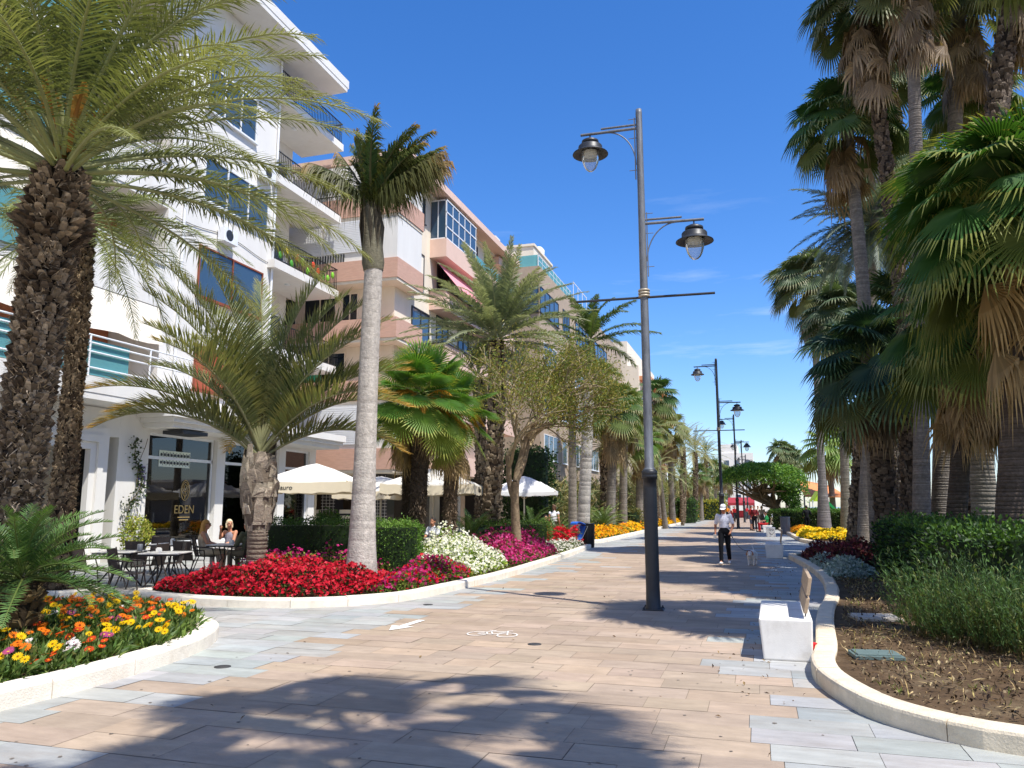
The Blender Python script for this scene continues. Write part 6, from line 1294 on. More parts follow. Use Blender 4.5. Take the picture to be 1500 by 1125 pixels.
for (px, d, lb, s) in ((229, 16.15, 'white napkin holder on the second terrace table', (.10, .07, .09)), (150, 16.6, 'folded paper napkins lying on the first terrace table', (.2, .14, .03)), (250, 20, 'white napkin holder on the table by the cafe window', (.09, .07, .12)), (337, 19.7, 'small white napkin box on the table of the seated people', (.1, .08, .1))):
    p = B(px, d, .742); mb = MB(); mb.box(-s[0]/2, s[0]/2, -s[1]/2, s[1]/2, 0, s[2]*.8); mb.box(-s[0]*.42, s[0]*.42, -s[1]*.3, s[1]*.3, s[2]*.8, s[2]); o = mb.build('napkin_holder', M['white'], None, p, .006); tag(o, lb, 'napkins')
p = B(201, 16.4, .742); mb = MB(); mb.lathe([(.05, 0), (.055, .02), (.055, .14), (.045, .15), (.04, .13), (0, .12)], 14); tag(mb.build('menu_tin', M['steel'], None, p), 'dark metal tin standing on the first terrace table', 'tin')
# potted plants and climber by the cafe wall
def potplant(b, label, h, r, cols, n, size, asp, potc, ph, seed, name='potted_bush', up=.3):
    g_ = np.random.default_rng(seed); t = thing(name, label, 'potted plant', b)
    mb = MB(); mb.lathe([(r*.55, 0), (r*.62, .02), (r*.8, ph-.04), (r*.88, ph-.03), (r*.88, ph), (r*.75, ph), (r*.72, ph-.06), (0, ph-.06)], 18); mb.build('pot', mat('pot_'+name, potc, .8, .1, 8, bump=.1), t)
    mb = MB(); u = g_.normal(0, 1, (n, 3)); u /= np.linalg.norm(u, axis=1)[:, None]; rr = g_.uniform(.3, 1, (n, 1))**.5; P = u*rr*np.array([r*1.05, r*1.05, h*.5])*(1+.25*vnoise(u[:, 0]*3, u[:, 2]*3, 1, seed))[:, None]+np.array([0, 0, ph+h*.5-.05]); leaves(mb, P, size, pick(cols, n, g_), g_, up, asp)
    for k in range(7): mb.tube([(0, 0, ph-.06), (g_.normal(0, r*.2), g_.normal(0, r*.2), ph+h*.4), (g_.normal(0, r*.4), g_.normal(0, r*.4), ph+h*.8)], .008, 4, lin('#5a4a30'))
    mb.build('foliage', M['leaf'], t); return t
potplant(B(196, 22.2), 'yellow green potted bush against the cafe wall', 1.15, .42, ['#8a9a34', '#a5ae48', '#6f7f2a', '#b5b05a'], 1500, .09, .5, '#6a6a66', .32, 5)
b = Vector((FX+.0-.35, 17.25, 0)); t = thing('planter', 'pale square planter with upright sword-leaved plants in the doorway', 'planter', b)
mb = MB(); mb.add([(-.28,-.5,0),(.28,-.5,0),(.28,.5,0),(-.28,.5,0),(-.34,-.56,.62),(.34,-.56,.62),(.34,.56,.62),(-.34,.56,.62)], [(0,3,2,1),(0,1,5,4),(1,2,6,5),(2,3,7,6),(3,0,4,7)]); mb.box(-.29, .29, -.5, .5, .5, .56); mb.build('tub', M['concrete'], t)
mb = MB(); g_ = np.random.default_rng(3)
for k in range(46):
    x, y = g_.uniform(-.22, .22), g_.uniform(-.42, .42); h = g_.uniform(.7, 1.25); a = g_.uniform(0, 6.28); s = np.array([math.cos(a), math.sin(a), 0])*.035; l = np.array([g_.normal(0, .1), g_.normal(0, .1), 0]); z = np.array([0, 0, 1.]); o_ = np.array([x, y, .56])
    mb.add([o_-s*.7, o_+s*.7, o_+s+z*h*.5+l*.4, o_-s+z*h*.5+l*.4, o_+z*h+l], [(0,1,2,3)], np.array(lin('#2c3f22'))*g_.uniform(.6, 1.5)); mb.add([o_-s+z*h*.5+l*.4, o_+s+z*h*.5+l*.4, o_+z*h+l], [(0,1,2)], np.array(lin('#3a5028'))*g_.uniform(.6, 1.5))
mb.build('sword_leaves', M['leaf_thick'], t)
t = thing('wall_climber', 'thin climbing plant trained up the white wall left of the cafe window', 'climbing plant', (FX+.05, 20.25, 0))
mb = MB(); g_ = np.random.default_rng(8); st = [(0, 0, .05)]
for k in range(1, 16): st.append((.02+.02*math.sin(k), .22*math.sin(k*.8)+g_.normal(0, .04), .05+k*.25))
mb.tube(st, .014, 5, lin('#6a5a40')); mb.tube([(x+.02, y*.4+.25*math.sin(i*.5)+.15, z) for i, (x, y, z) in enumerate(st)], .010, 5, lin('#6a5a40')); mb.build('stem', M['bark'], t)
mb = MB(); S_ = np.array(st); k = g_.uniform(0, 15, 520); c = np.stack([np.interp(k, range(16), S_[:, i]) for i in range(3)], -1)+np.column_stack([g_.uniform(0, .1, 520), g_.normal(0, .15, 520), g_.normal(0, .08, 520)]); c = c[vnoise(c[:, 2], c[:, 1], .7, 2) > -.25]; leaves(mb, c, .10, pick(['#3a4a28', '#55643a', '#2a3620'], len(c), g_), g_, .2, .7); mb.build('foliage', M['leaf'], t)
# parasols
m_ps = {'cream': mat('cream_canvas', '#f6f3ec', .9, .05, 4, bump=.15, bscale=6, spec=.1), 'white': mat('white_canvas', '#f7f6f4', .9, .03, 4, bump=.1, bscale=6, spec=.1)}
for k_ in m_ps:   # canvas lets some light through
    nt = m_ps[k_].node_tree; b_ = [n for n in nt.nodes if n.type == 'BSDF_PRINCIPLED'][0]; o_ = [n for n in nt.nodes if n.type == 'OUTPUT_MATERIAL'][0]
    tr = nt.nodes.new('ShaderNodeBsdfTranslucent'); tr.inputs['Color'].default_value = (.85, .74, .55, 1) if k_ == 'cream' else (.8, .78, .74, 1); mx = nt.nodes.new('ShaderNodeMixShader'); mx.inputs[0].default_value = .25
    nt.links.new(b_.outputs[0], mx.inputs[1]); nt.links.new(tr.outputs[0], mx.inputs[2]); nt.links.new(mx.outputs[0], o_.inputs['Surface'])
m_val = mat('beige_valance', '#e6d8bc', .9, .05, 4)
m_ink = mat('dark_ink', '#2a2624', .8, .05)
def parasol(b, label, w, ze, zp, kind, rz, words=None, val=.22, seed=1):
    t = thing('parasol', label, 'parasol', b, R(rz), 'terrace parasols')
    mb = MB(); mb.tube([(0, 0, 0), (0, 0, zp-.02)], .035, 10); mb.lathe([(.3, 0), (.3, .06), (.06, .1), (.05, .3), (0, .3)], 16); mb.build('pole', mat('pole_cream', '#cfc6b4', .5, .05), t)
    mb = MB(); n = 12; h = w/2; g_ = np.random.default_rng(seed); V = []; 
    for i in range(n+1):
        for j in range(n+1):
            x = -h+w*i/n; y = -h+w*j/n; r = max(abs(x), abs(y))/h; dg = min(abs(x), abs(y))/max(abs(x), abs(y), 1e-6)
            z = zp+(ze-zp)*r**1.25-.05*(1-dg**2)*math.sin(min(1, r)*math.pi*.5)*(.5+.5*r)+g_.normal(0, .008)
            V.append((x, y, z))
    mb.add(V, [(i*(n+1)+j, (i+1)*(n+1)+j, (i+1)*(n+1)+j+1, i*(n+1)+j+1) for i in range(n) for j in range(n)], smooth=True)
    c = mb.build('canopy', m_ps[kind], t); s_ = c.modifiers.new('thick', 'SOLIDIFY'); s_.thickness = .006
    mb = MB(); Va = np.array(V).reshape(n+1, n+1, 3)
    for e in (Va[:, 0], Va[:, -1], Va[0, :], Va[-1, :]):
        for i in range(n):
            a, b2 = e[i], e[i+1]; s0, s1 = [val*(1+.06*math.sin(q*2.1)) for q in (i, i+1)]; mb.add([a, b2, b2-[0, 0, s1], a-[0, 0, s0]], [(0,1,2,3)])
    v = mb.build('valance', m_val if kind == 'cream' else m_ps[kind], c); s_ = v.modifiers.new('thick', 'SOLIDIFY'); s_.thickness = .004
    mb = MB()
    for sx in (-1, 1):
        for sy in (-1, 1): mb.bar((0, 0, zp-.05), (sx*h*.98, sy*h*.98, ze-.04), .025, .03); mb.bar((0, 0, ze-.35), (sx*h*.5, sy*h*.5, (zp+ze)/2-.05), .02, .02)
    mb.build('ribs', mat('rib_wood', '#b59a72', .6, .1), t)
    if words:
        for wd, loc, rot, sz in words: text('lettering', wd, sz, loc, rot, m_ink, v, .003)
    return t
parasol(B(459, 25.5), 'large cream parasol behind the dark hedge, next to the triangle palm', 2.75, 2.42, 3.02, 'cream', 17, [('Villalauro', (-.75, -1.387, 2.16), (R(90), 0, 0), .2), ('Villalauro', (1.387, -.2, 2.2), (R(90), 0, R(90)), .2)], .32, seed=1)
parasol(B(556, 29), 'cream parasol partly hidden behind the pale royal trunk', 2.7, 2.22, 2.75, 'cream', 8, None, .28, seed=2)
parasol(B(634, 26.5), 'cream parasol between the hairy trunked fan palms, lettered on its valance', 3.0, 2.36, 2.92, 'cream', 14, [('Villalauro', (1.512, .3, 2.12), (R(90), 0, R(90)), .25)], .3, seed=3)
parasol(B(768, 36.5), 'clean white parasol behind the bare branching tree', 3.0, 2.32, 3.05, 'white', 16, None, .16, seed=4)
# small potted tree behind the parasols
g_ = np.random.default_rng(12)
potplant(B(478, 27), 'small round potted tree standing under the cream parasol', 1.0, .5, ['#3a5a28', '#2f4a20', '#4f6a34'], 1200, .10, .6, '#4a4642', .6, 14, 'potted_tree')
# pushchair
b = B(841, 31.8); t = thing('pushchair', 'blue pushchair parked beside the black litter bin', 'pushchair', b, R(-40)); t.scale = (.85, .85, .85)
mb = MB(); mb.add([(-.24, -.15, .42), (.24, -.15, .42), (.24, .30, .50), (-.24, .30, .50), (-.24, .50, 1.05), (.24, .50, 1.05)], [(0,1,2,3), (3,2,4,5)]); o = mb.build('seat', mat('blue_cloth', '#1f5fc0', .8, .1, 6), t); o.modifiers.new('t', 'SOLIDIFY').thickness = .06
mb = MB()
for k in range(9):
    a0, a1 = math.pi*k/18, math.pi*(k+1)/18; f = lambda a: (.5-.5*math.sin(a), 1.05+.12*math.sin(a*2)+.05)
    (y0, z0), (y1, z1) = f(a0), f(a1); mb.add([(-.25, y0, z0), (.25, y0, z0), (.25, y1, z1), (-.25, y1, z1)], [(0,1,2,3)])
o = mb.build('hood', mat('blue_hood', '#2a72d8', .8, .1, 6), t); o.modifiers.new('t', 'SOLIDIFY').thickness = .02
mb = MB()
for sx in (-1, 1): mb.tube([(sx*.26, .62, 1.02), (sx*.26, .3, .5), (sx*.26, -.3, .1)], .014, 6); mb.tube([(sx*.26, -.1, .42), (sx*.26, .42, .1)], .014, 6)
mb.tube([(-.26, .62, 1.02), (.26, .62, 1.02)], .016, 6); mb.build('frame', M['steel'], t)
for sx in (-1, 1):
    for y in (-.3, .42): mb = MB(); mb.tube([(sx*.26, y+.10*math.cos(a), .11+.10*math.sin(a)) for a in np.linspace(0, 6.283, 18)], .02, 6, cap=False); mb.tube([(sx*.26-.02, y, .11), (sx*.26+.02, y, .11)], .03, 8); mb.build('wheel', M['blackmetal'], t)
# playground and beach side
t = thing('shade_sail', 'orange shade sail over the playground behind the slim tall palm', 'shade sail', D(1207, 778, 74).copy())
o_ = t.location; c_ = [D(1168, 702, 78)-o_, D(1178, 728, 72)-o_, D(1244, 729, 70)-o_, D(1216, 712, 80)-o_]
mb = MB(); n = 10; V = []
for i in range(n+1):
    for j in range(n+1):
        u, v = i/n, j/n; p = (c_[0]*(1-u)+c_[3]*u)*(1-v)+(c_[1]*(1-u)+c_[2]*u)*v; V.append((p.x, p.y, p.z-.35*math.sin(u*math.pi)*math.sin(v*math.pi)))
mb.add(V, [(i*(n+1)+j, (i+1)*(n+1)+j, (i+1)*(n+1)+j+1, i*(n+1)+j+1) for i in range(n) for j in range(n)], smooth=True); o = mb.build('sail_cloth', mat('orange_cloth', '#d98a55', .9, .05, 3), t); o.modifiers.new('t', 'SOLIDIFY').thickness = .03
mb = MB()
for p in c_: mb.tube([(p.x, p.y, -.6), (p.x, p.y, p.z+.1)], .07, 8)
mb.build('post', M['steel'], t)
b = B(1221, 70, 0); t = thing('playground_slide', 'green playground slide with pale posts under the orange sail', 'slide', b, YAW)
mb = MB(); mb.add([(-.5,0,2.0),(-.5,.6,2.0),(1.1,.6,.35),(1.1,0,.35),(1.9,0,.2),(1.9,.6,.2),(-.5,-.04,2.3),(1.1,-.04,.65),(1.9,-.04,.45)], [(0,1,2,3),(3,2,5,4),(0,3,7,6),(3,4,8,7)]); o = mb.build('chute', mat('green_plastic', '#2fa85a', .4, .05), t); o.modifiers.new('t', 'SOLIDIFY').thickness = .04
mb = MB(); mb.add([(-1.7,-.1,2.1),(-.5,-.1,2.1),(-1.1,-.1,3.0)], [(0,1,2)]); mb.add([(-1.7,.9,2.1),(-.5,.9,2.1),(-1.1,.9,3.0)], [(0,1,2)]); mb.add([(-1.7,-.1,2.1),(-1.1,-.1,3.0),(-1.1,.9,3.0),(-1.7,.9,2.1)], [(0,1,2,3)]); o = mb.build('roof', mat('lime_plastic', '#a9c832', .4, .05), t); o.modifiers.new('t', 'SOLIDIFY').thickness = .04
mb = MB()
for x in (-1.7, -.5):
    for y in (0, .8): mb.tube([(x, y, 0), (x, y, 2.2)], .05, 8)
mb.box(-1.7, -.5, 0, .8, 1.15, 1.2); mb.build('post', m_rail, t)
b = Vector((19, 62, 0)); t = thing('beach_kiosk', 'white beach kiosk with flat overhanging roof, glimpsed between the right-hand trunks', 'kiosk', b)
mb = MB(); mb.box(0, 7, 0, 5, 0, 3.2); mb.build('wall', M['white'], t)
mb = MB(); mb.box(-1.2, 8, -1.2, 6, 3.203, 3.5); mb.build('roof', M['cream'], t)
mb = MB(); mb.box(.8, 3, -.03, -.005, 1.0, 2.4); mb.box(3.8, 6.2, -.03, -.005, 1.0, 2.4); mb.build('serving_hatch', mat('blue_panel', '#4f86b8', .5, .1), t)
t = thing('beach_railing', 'white beach railing running behind the right-hand palms', 'railing', (0, 0, 0))
mb = MB()
for y in np.arange(30, 130, 2.2): mb.box(15.95, 16.05, y, y+.1, 0, 1.15)
for z in (.5, 1.1): mb.box(15.98, 16.02, 30, 130, z, z+.06)
mb.build('rails', m_rail, t)
b = Vector((26, 78, 0)); t = thing('beach_house', 'low pale building with blue shutters beyond the palms on the beach side', 'building', b)
mb = MB(); mb.box(0, 16, 0, 9, 0, 4.5); mb.box(-.3, 16.3, -.3, 9.3, 4.503, 4.8); mb.build('wall', M['white'], t)
for k in range(5): win(t, 'y', 0, 1+k*3, 2.4+k*3, 1.2, 3.0, 1, m_rail, m_glassb)
# far end: awning and palms crowd
b = D(1086, 742, 118); b.z = 0; t = thing('market_stall', 'distant market stall with a red awning at the end of the promenade', 'stall', b)
mb = MB(); mb.add([(-1.9, -1, 2.2), (1.9, -1, 2.2), (1.9, 2, 3.0), (-1.9, 2, 3.0)], [(0,1,2,3)]); mb.add([(-1.9, -1, 2.2), (1.9, -1, 2.2), (1.9, -1.02, 1.8), (-1.9, -1.02, 1.8)], [(0,1,2,3)]); o = mb.build('awning', mat('red_awning', '#9a3038', .85, .15), t); o.modifiers.new('t', 'SOLIDIFY').thickness = .03
mb = MB(); 
for x in (-1.8, 1.8):
    for y in (-.9, 1.9): mb.tube([(x, y, 0), (x, y, 2.3 if y < 0 else 3.2)], .05, 6)
mb.build('post', M['steel'], t)
mb = MB(); mb.box(-1.6, 1.6, -.2, 1, 0, 1.0); mb.box(-1.7, 1.7, -.3, 1.1, 1.0, 1.06); mb.build('counter', mat('red_panel', '#b0343c', .7, .1), t, None, .01)
# ------------------------------------------------------------------ people and the dog
def fmat(c, rough=.8, var=.06): return mat('cloth', c, rough, var, 14, bump=.12, bscale=40, spec=.2)
m_skin = mat('skin', '#c98e6e', .55, .06, 18, spec=.35); m_skin2 = mat('skin_tan', '#b5785a', .55, .06, 18, spec=.35)
def fuse(mb, name, m, parent=None, vox=.011, sm=3, fac=.5):
    o = mb.build(name, m, parent); r = o.modifiers.new('fuse', 'REMESH'); r.mode = 'VOXEL'; r.voxel_size = vox; r.use_smooth_shade = True
    s = o.modifiers.new('soften', 'SMOOTH'); s.iterations = sm; s.factor = fac; return o
def hand(mb, wr, el, side, curl=.7):
    wr = Vector(wr); d = (wr-Vector(el)).normalized(); a = d.cross(Vector((0, 1, 0))); a = a.normalized() if a.length > .1 else Vector((1, 0, 0)); b = a.cross(d).normalized()
    mb.cap(wr-d*.01, wr+d*.06, .026, .033)
    for k, (o, l) in enumerate(((-.026, .06), (-.009, .072), (.009, .068), (.026, .052))):
        p = wr+d*.075+b*o; q = p+d*l*.55+a*side*l*.25*curl; e = q+d*l*.35*(1-curl*.6)+a*side*l*.5*curl; mb.cap(p, q, .0105, .0095, n=8); mb.cap(q, e, .0095, .008, n=8)
    p = wr+d*.03+b*-.025; mb.cap(p, p+d*.03-b*.025+a*side*.012, .013, .011, n=8); mb.cap(p+d*.03-b*.025+a*side*.012, p+d*.058-b*.028+a*side*.02, .011, .009, n=8)
def person(label, loc, rz, J, skin, top, bottom, shoes='#e8e6e2', hair=None, hairc='#3a2a1e', hat=None, sleeve=.55, longlegs=1, glasses=False, group=None, skirt=False, bareback=False, slim=1.0, tight=False):
    P = {k: Vector(v) for k, v in J.items()}
    g = lambda k: P[k]
    mb = MB(); s = slim
    pel, che, nek, hd = g('pelvis'), g('chest'), g('neck'), g('head')
    up = (nek-pel).normalized()
    # torso
    def torso(mb, k, yoke=True):
        mb.ell(pel, (.155*s*k, .115*k, .13*k)); mb.ell(pel.lerp(che, .5), (.14*s*k, .105*k, .17*k)); mb.ell(che, (.165*s*k, .115*k, .16*k)); 
        for S in ('LR' if yoke else ''): mb.cap(che+up*.07, g('sh'+S)-up*.015, .078*k, .056*k)
        mb.cap(pel, che, .115*k, .12*k)
    torso(mb, .93)
    mb.cap(nek-up*.07, hd-Vector((0, 0, .05)), .052, .05)
    f = g('face').normalized(); rgt = f.cross(Vector((0, 0, 1))).normalized(); hu = rgt.cross(f).normalized()
    Rm = np.array([tuple(rgt), tuple(f), tuple(hu)]).T
    hp = lambda x, y, z: hd+rgt*x+f*y+hu*z
    mb.ell(hp(0, -.01, .025), (.074, .094, .098), rot=Rm); mb.ell(hp(0, .025, -.035), (.056, .062, .075), rot=Rm); mb.ell(hp(0, .048, -.082), (.030, .026, .024), rot=Rm)
    mb.cap(hp(0, .083, .015), hp(0, .105, -.022), .010, .015, n=8); mb.cap(hp(-.025, .078, -.052), hp(.025, .078, -.052), .010, .010, n=8)
    for S in (-1, 1): mb.ell(hp(S*.075, -.01, -.005), (.011, .022, .034), rot=Rm); mb.ell(hp(S*.030, .078, .03), (.022, .010, .008), rot=Rm)
    for S in 'LR':
        mb.cap(g('sh'+S), g('el'+S), .048, .040); mb.cap(g('el'+S), g('wr'+S), .040, .026); hand(mb, P['wr'+S], P['el'+S], 1 if S == 'L' else -1)
        mb.cap(g('hip'+S), g('kn'+S), .078, .054); mb.cap(g('kn'+S), g('an'+S), .052, .036); mb.cap(g('an'+S), g('toe'+S), .036, .030)
    body = fuse(mb, 'person', skin, None, .0105, 2); body.location = loc; body.rotation_euler = (0, 0, rz); tag(body, label, 'person', group)
    # clothes
    if top:
        mb = MB(); torso(mb, 1.06, not bareback)
        for S in 'LR':
            if sleeve > 0: mb.cap(g('sh'+S), g('sh'+S).lerp(g('el'+S), min(1, sleeve)), .058, .056)
            if sleeve > 1: mb.cap(g('el'+S), g('el'+S).lerp(g('wr'+S), sleeve-1), .052, .042)
        if not bareback: mb.cap(nek-up*.085, nek-up*.03, .075, .066)
        fuse(mb, 'shirt', fmat(top), body, .011)
    if bottom:
        mb = MB(); mb.ell(pel, (.168*s, .132, .125)); mb.cap(pel+up*.02, pel+up*.10, .135, .128)
        for S in 'LR':
            mb.cap(g('hip'+S), g('kn'+S), .098, .07)
            if longlegs == 1: mb.cap(g('kn'+S), g('an'+S)+Vector((0, 0, .01)), .069, .057)
        if skirt: mb.cap(pel, (g('knL')+g('knR'))/2, .16, .15)
        fuse(mb, 'trousers' if not skirt else 'skirt', fmat(bottom, .85), body, .011)
    for S in 'LR':
        mb = MB(); a, t_ = g('an'+S), g('toe'+S); d = (t_-a); d.z = 0; d.normalize(); lo = Vector((0, 0, 1))
        mb.cap(a-d*.03-lo*.035, t_+d*.02-lo*.005, .043, .038); mb.cap(a-d*.01-lo*.0, a-lo*.04, .046, .045)
        fuse(mb, 'shoe', mat('shoe', shoes, .6, .05), body, .010, 2)
    if hair:
        mb = MB(); mb.ell(hp(0, -.022, .038), (.084, .098, .099), rot=Rm)
        if hair == 'long':
            mb.cap(hp(-.06, -.05, .0), hp(-.07, -.06, -.22), .045, .04); mb.cap(hp(.06, -.05, .0), hp(.07, -.06, -.22), .045, .04); mb.cap(hp(0, -.07, .02), hp(0, -.10, -.24), .06, .065)
        if hair == 'bob': mb.cap(hp(-.07, -.02, .0), hp(-.072, -.02, -.08), .03, .025); mb.cap(hp(.07, -.02, .0), hp(.072, -.02, -.08), .03, .025); mb.cap(hp(0, -.075, 0), hp(0, -.08, -.07), .05, .05)
        ho = fuse(mb, 'hair', mat('hair', hairc, .6, .3, 60, stretch=(1, 1, .2), bump=.4, bscale=90), body, .010, 2)
        # keep the face clear of hair
    if hat:
        mb = MB(); mb.ell(hp(0, -.012, .075), (.088, .103, .066), rot=Rm); fuse(mb, 'cap', fmat(hat), body, .008, 2)
        mb = MB(); V = []
        for r in (0, 1):
            for k in range(9): a = R(-60+15*k); V.append(tuple(hp(math.sin(a)*(.088+.01*r), math.cos(a)*(.09+.085*r)-.005, .052-.022*r)))
        mb.add(V, [(k, k+1, k+10, k+9) for k in range(8)]); o = mb.build('cap_peak', fmat(hat), body); o.modifiers.new('t', 'SOLIDIFY').thickness = .006
    if glasses:
        mb = MB()
        for S in (-1, 1): mb.ell(hp(S*.034, .092, .022), (.028, .010, .02), rot=Rm); mb.bar(hp(S*.06, .088, .028), hp(S*.078, -.01, .024), .006, .008)
        mb.bar(hp(-.012, .098, .026), hp(.012, .098, .026), .006, .006); mb.build('sunglasses', glassmat('shades', '#101012', .1, .8), body)
    else:
        mb = MB()
        for S in (-1, 1): mb.ell(hp(S*.03, .084, .02), (.010, .006, .006), rot=Rm)
        mb.build('eyes', M['blackmetal'], body)
    mb = MB(); mb.ell(hp(0, .087, -.052), (.022, .005, .005), rot=Rm); mb.build('mouth', mat('lips', '#a05a50', .5, .05), body)
    return body
stand = dict(pelvis=(0,0,.93), chest=(0,.005,1.24), neck=(0,0,1.46), head=(0,.03,1.60), face=(0,1,-.05), shL=(-.18,0,1.39), elL=(-.22,-.02,1.10), wrL=(-.22,.08,.87), shR=(.18,0,1.39), elR=(.22,-.02,1.10), wrR=(.22,.08,.87), hipL=(-.085,0,.90), knL=(-.095,.03,.50), anL=(-.10,0,.085), toeL=(-.115,.14,.04), hipR=(.085,0,.90), knR=(.095,.03,.50), anR=(.10,0,.085), toeR=(.115,.14,.04))
def pose(base, **k): d = dict(base); d.update(k); return d
# +y is where a figure faces; L is its left (x<0 side seen from behind is mirrored on purpose: L at -x)
walk = pose(stand, hipL=(-.085,0,.89), knL=(-.09,-.04,.48), anL=(-.09,-.26,.13), toeL=(-.10,-.14,.045), hipR=(.085,.02,.89), knR=(.09,.17,.50), anR=(.09,.20,.085), toeR=(.10,.34,.05), elL=(-.26,.04,1.11), wrL=(-.20,.20,.93), elR=(.25,-.04,1.10), wrR=(.25,.06,.86), face=(.05,1,-.35), head=(0,.05,1.585))
wk = Vector((-.97, 24.15, 0))
man = person('man in white cap, pale polo shirt and dark trousers walking a white dog', wk, R(176), walk, m_skin2, '#d9d9e4', '#15161b', '#ececec', None, hat='#f2f2f4', sleeve=.75, glasses=True)
hb_ = MB(); w_ = Vector(walk['wrR']); hb_.add([tuple(w_+Vector(v)) for v in ((-.045,.05,-.13),(.045,.06,-.14),(.05,.09,-.02),(-.04,.08,-.01))], [(0,1,2,3)]); 
MW = Matrix.Translation(wk) @ Matrix.Rotation(R(176), 4, 'Z')
o = hb_.build('paper', M['white'], None); o.matrix_world = MW; o.modifiers.new('t', 'SOLIDIFY').thickness = .006; tag(o, 'folded white paper in the right hand of the man in the white cap', 'paper')
# dog, facing the camera with lowered head
dk = Vector((-.22, 23.95, 0))
mb = MB()
mb.ell((0, .16, .31), (.105, .17, .12)); mb.ell((0, -.03, .30), (.098, .16, .115)); mb.ell((0, -.20, .315), (.085, .13, .095)); mb.ell((0, -.29, .31), (.09, .09, .095))
mb.cap((0, .24, .33), (0, .37, .34), .07, .055)                    # neck
mb.ell((0, .41, .345), (.068, .078, .066)); mb.cap((0, .45, .325), (0, .53, .285), .04, .026)
for sx in (-1, 1):
    mb.cap((sx*.065, .22, .27), (sx*.072, .20, .15), .045, .027); mb.cap((sx*.072, .20, .15), (sx*.072, .225, .035), .026, .019); mb.cap((sx*.072, .225, .025), (sx*.072, .265, .02), .022, .02)
    mb.cap((sx*.06, -.26, .29), (sx*.075, -.20, .17), .062, .034); mb.cap((sx*.075, -.20, .17), (sx*.075, -.31, .12), .03, .022); mb.cap((sx*.075, -.31, .12), (sx*.075, -.27, .03), .021, .018); mb.cap((sx*.075, -.27, .022), (sx*.075, -.235, .02), .021, .02)
mb.cap((0, -.36, .35), (.03, -.45, .44), .022, .014); mb.cap((.03, -.45, .44), (.06, -.46, .53), .014, .008)
dog = fuse(mb, 'dog', mat('white_fur', '#e9e0d4', .9, .1, 30, bump=.5, bscale=70), None, .009, 2); dog.location = dk; dog.rotation_euler.z = R(172); tag(dog, 'small white dog with tan ears walking on a leash with lowered head', 'dog')
mfur = mat('tan_fur', '#b07a55', .9, .15, 30, bump=.4)
for sx in (-1, 1):
    mb = MB(); mb.cap((sx*.055, .395, .395), (sx*.085, .415, .33), .022, .026); mb.cap((sx*.085, .415, .33), (sx*.083, .43, .295), .026, .012); fuse(mb, 'ear', mfur, dog, .007, 2)
    mb = MB(); mb.ell((sx*.032, .472, .362), (.009, .007, .009)); mb.build('eye', M['blackmetal'], dog)
mb = MB(); mb.ell((0, .553, .283), (.016, .012, .012)); mb.build('nose', M['blackmetal'], dog)
mb = MB(); mb.tube([(.075*math.cos(a), .28+.02*math.sin(a), .335+.075*math.sin(a)) for a in np.linspace(0, 6.283, 18)], .009, 5, cap=False); mb.build('collar', fmat('#b02a2a'), dog)
h_ = MW @ (Vector(walk['wrL'])+Vector((0, .03, -.08))); c_ = Matrix.Translation(dk) @ Matrix.Rotation(R(172), 4, 'Z') @ Vector((0, .25, .42))
pts = []
for k in range(11): q = k/10; p = h_.lerp(c_, q); p.z -= .16*math.sin(q*math.pi); pts.append(p)
mb = MB(); mb.tube(pts, .007, 5); mb.tube([h_+Vector((.0, 0, .02)), h_.lerp(c_, .1)-Vector((0, 0, .05))], .016, 6); tag(mb.build('leash', M['blackmetal'], None), 'thin dark leash from the hand of the man to the white dog', 'leash')
# seated people
sit = dict(pelvis=(0,-.06,.55), chest=(0,-.10,.86), neck=(0,-.08,1.07), head=(0,-.04,1.20), face=(0,1,0), shL=(-.175,-.09,1.0), elL=(-.21,.03,.76), wrL=(-.14,.25,.70), shR=(.175,-.09,1.0), elR=(.21,.03,.76), wrR=(.14,.25,.70), hipL=(-.085,-.03,.53), knL=(-.11,.40,.54), anL=(-.12,.38,.10), toeL=(-.125,.52,.045), hipR=(.085,-.03,.53), knR=(.11,.40,.54), anR=(.12,.38,.10), toeR=(.125,.52,.045))
def seated(px, d, rz, label, **k):
    b = B(px, d); J = k.pop('J', sit); return person(label, b, R(rz), J, k.pop('skin', m_skin), k.pop('top'), k.pop('bottom'), **k)
seated(301, 19.9, -60, 'seated woman with long blonde hair, sunglasses and a strapless beige dress', top='#cdb79a', bottom='#cdbb9c', hair='long', hairc='#b5823c', sleeve=0, bareback=True, longlegs=0, glasses=True, shoes='#b08a60', slim=.9)
seated(331, 20.7, 175, 'seated woman with short white blonde hair and a sleeveless grey patterned top', J=pose(sit, elR=(.23,.02,.84), wrR=(.10,.16,1.06), face=(-.8,.5,.1)), top='#8d8791', bottom='#b9b4ae', hair='bob', hairc='#e0cfa8', sleeve=0, bareback=True, shoes='#777777', slim=.95)
seated(357, 19.4, 75, 'seated white haired man in an olive green shirt, half behind the triangle palm trunk', J=pose(sit, face=(.1,1,.1)), top='#5a5c48', bottom='#6a6252', hair='short', hairc='#d9d6cf', sleeve=1.7, shoes='#4a4038')
seated(632, 24.0, 170, 'person in a white shirt seated under the cream parasol', top='#e9ebf0', bottom='#4a4f5e', hair='short', hairc='#2f241c', sleeve=.7)
seated(800, 31.0, 200, 'seated woman with long dark hair seen near the blue pushchair', top='#7d4a3c', bottom='#3a2f2c', hair='long', hairc='#241a14', sleeve=0, longlegs=0, slim=.9)
person('person in a white sleeveless top standing behind the second scarlet flowers', B(812, 33.2), R(-8), pose(stand), m_skin, '#efefef', '#2e2a2c', hair='bob', hairc='#5a3f2c', sleeve=.1, slim=.88)
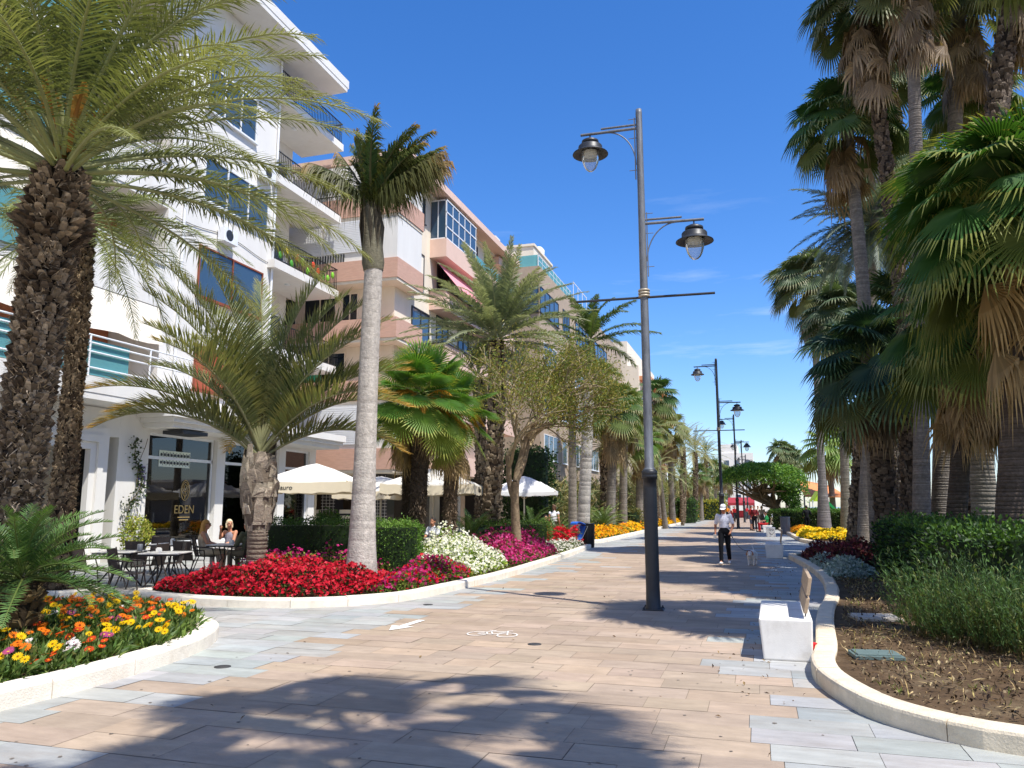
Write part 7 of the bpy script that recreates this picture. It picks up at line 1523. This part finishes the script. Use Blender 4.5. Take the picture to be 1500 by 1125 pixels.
person('person dressed all in black standing by the far hedge with back turned', B(1183, 54.5), R(10), pose(stand, elL=(-.27,.02,1.12), elR=(.28,0,1.15), wrR=(.16,.18,1.25), wrL=(-.22,.12,.95)), m_skin2, '#121317', '#101114', '#18181a', hair='short', hairc='#1c1613', sleeve=1.9)
person('person in a red shirt and blue grey shorts standing by the far bench', B(1101, 55.5), R(-60), pose(stand), m_skin, '#c0322e', '#6f7a8c', '#3a3a3a', hair='short', hairc='#4a4038', sleeve=.7, longlegs=0)
person('person in black trousers and maroon top standing beside the one in red', B(1106, 55), R(170), pose(stand, elL=(-.26,.06,1.12), wrL=(-.14,.25,1.05)), m_skin2, '#6a1f24', '#15161a', '#222222', hair='short', hairc='#1c1613', sleeve=1.8)
bp = Vector((.42, 54.7, 0)); person('person in a bright green top and red trousers sitting on the far bench', bp, R(100), pose(sit), m_skin, '#2f8f4e', '#b02a30', '#444444', hair='short', hairc='#3a2a20', sleeve=.8, slim=1.15)
person('person in a pale top strolling away beyond the far bench', B(1117, 62), R(5), pose(walk, face=(0,1,0), wrL=(-.22,.1,.88)), m_skin, '#d8c8b8', '#8a8078', '#dddddd', hair='bob', hairc='#b8a080', sleeve=.7)
cy = B(1077, 84); rider = pose(sit, pelvis=(0,-.12,.98), chest=(0,.02,1.26), neck=(0,.10,1.44), head=(0,.17,1.56), shL=(-.17,.08,1.38), elL=(-.22,.28,1.22), wrL=(-.22,.48,1.08), shR=(.17,.08,1.38), elR=(.22,.28,1.22), wrR=(.22,.48,1.08), hipL=(-.08,-.10,.95), knL=(-.10,.24,.78), anL=(-.10,.08,.40), toeL=(-.10,.20,.35), hipR=(.08,-.10,.95), knR=(.10,.20,.62), anR=(.10,.05,.20), toeR=(.10,.18,.17))
person('cyclist in a red top riding toward the viewer far down the promenade', cy, R(178), rider, m_skin, '#c9323a', '#20222a', '#333333', hair='short', hairc='#2a211c', sleeve=.8)
t = thing('bicycle', 'dark bicycle under the cyclist in red', 'bicycle', cy, R(178))
for y in (-.42, .58):
    mb = MB(); mb.tube([(0, y+.33*math.cos(a), .34+.33*math.sin(a)) for a in np.linspace(0, 6.283, 26)], .02, 6, cap=False)
    for k in range(8): a = k*math.pi/4; mb.tube([(0, y, .34), (0, y+.32*math.cos(a), .34+.32*math.sin(a))], .004, 4)
    mb.build('wheel', M['blackmetal'], t)
mb = MB(); 
for p, q in (((0,-.42,.34),(0,-.18,.80)),((0,-.18,.80),(0,.42,.86)),((0,.05,.32),(0,.42,.86)),((0,-.18,.85),(0,.05,.32)),((0,.58,.34),(0,.42,.98)),((0,-.42,.34),(0,.05,.32))): mb.tube([p, q], .018, 6)
mb.tube([(-.25, .46, 1.04), (0, .42, .99), (.25, .46, 1.04)], .014, 6); mb.build('frame', M['darkmetal'], t)
mb = MB(); mb.ell((0, -.19, .87), (.07, .13, .03)); mb.build('saddle', M['blackmetal'], t)
for i, (px, d, c1, c2, lb) in enumerate(((1066, 96, '#d8852a', '#30343c', 'person in an orange top far away beside the second lamp post'), (1094, 100, '#b8323a', '#40444c', 'far person in a red jacket near the market stall'), (1111, 74, '#c8b8a8', '#5a5048', 'far person in a beige top beyond the bench group'))):
    person(lb, B(px, d), R(170+20*i), pose(walk, face=(0, 1, 0)), m_skin, c1, c2, '#444444', hair='short', hairc='#3a2c22', sleeve=.8)
bpy.context.view_layer.update()
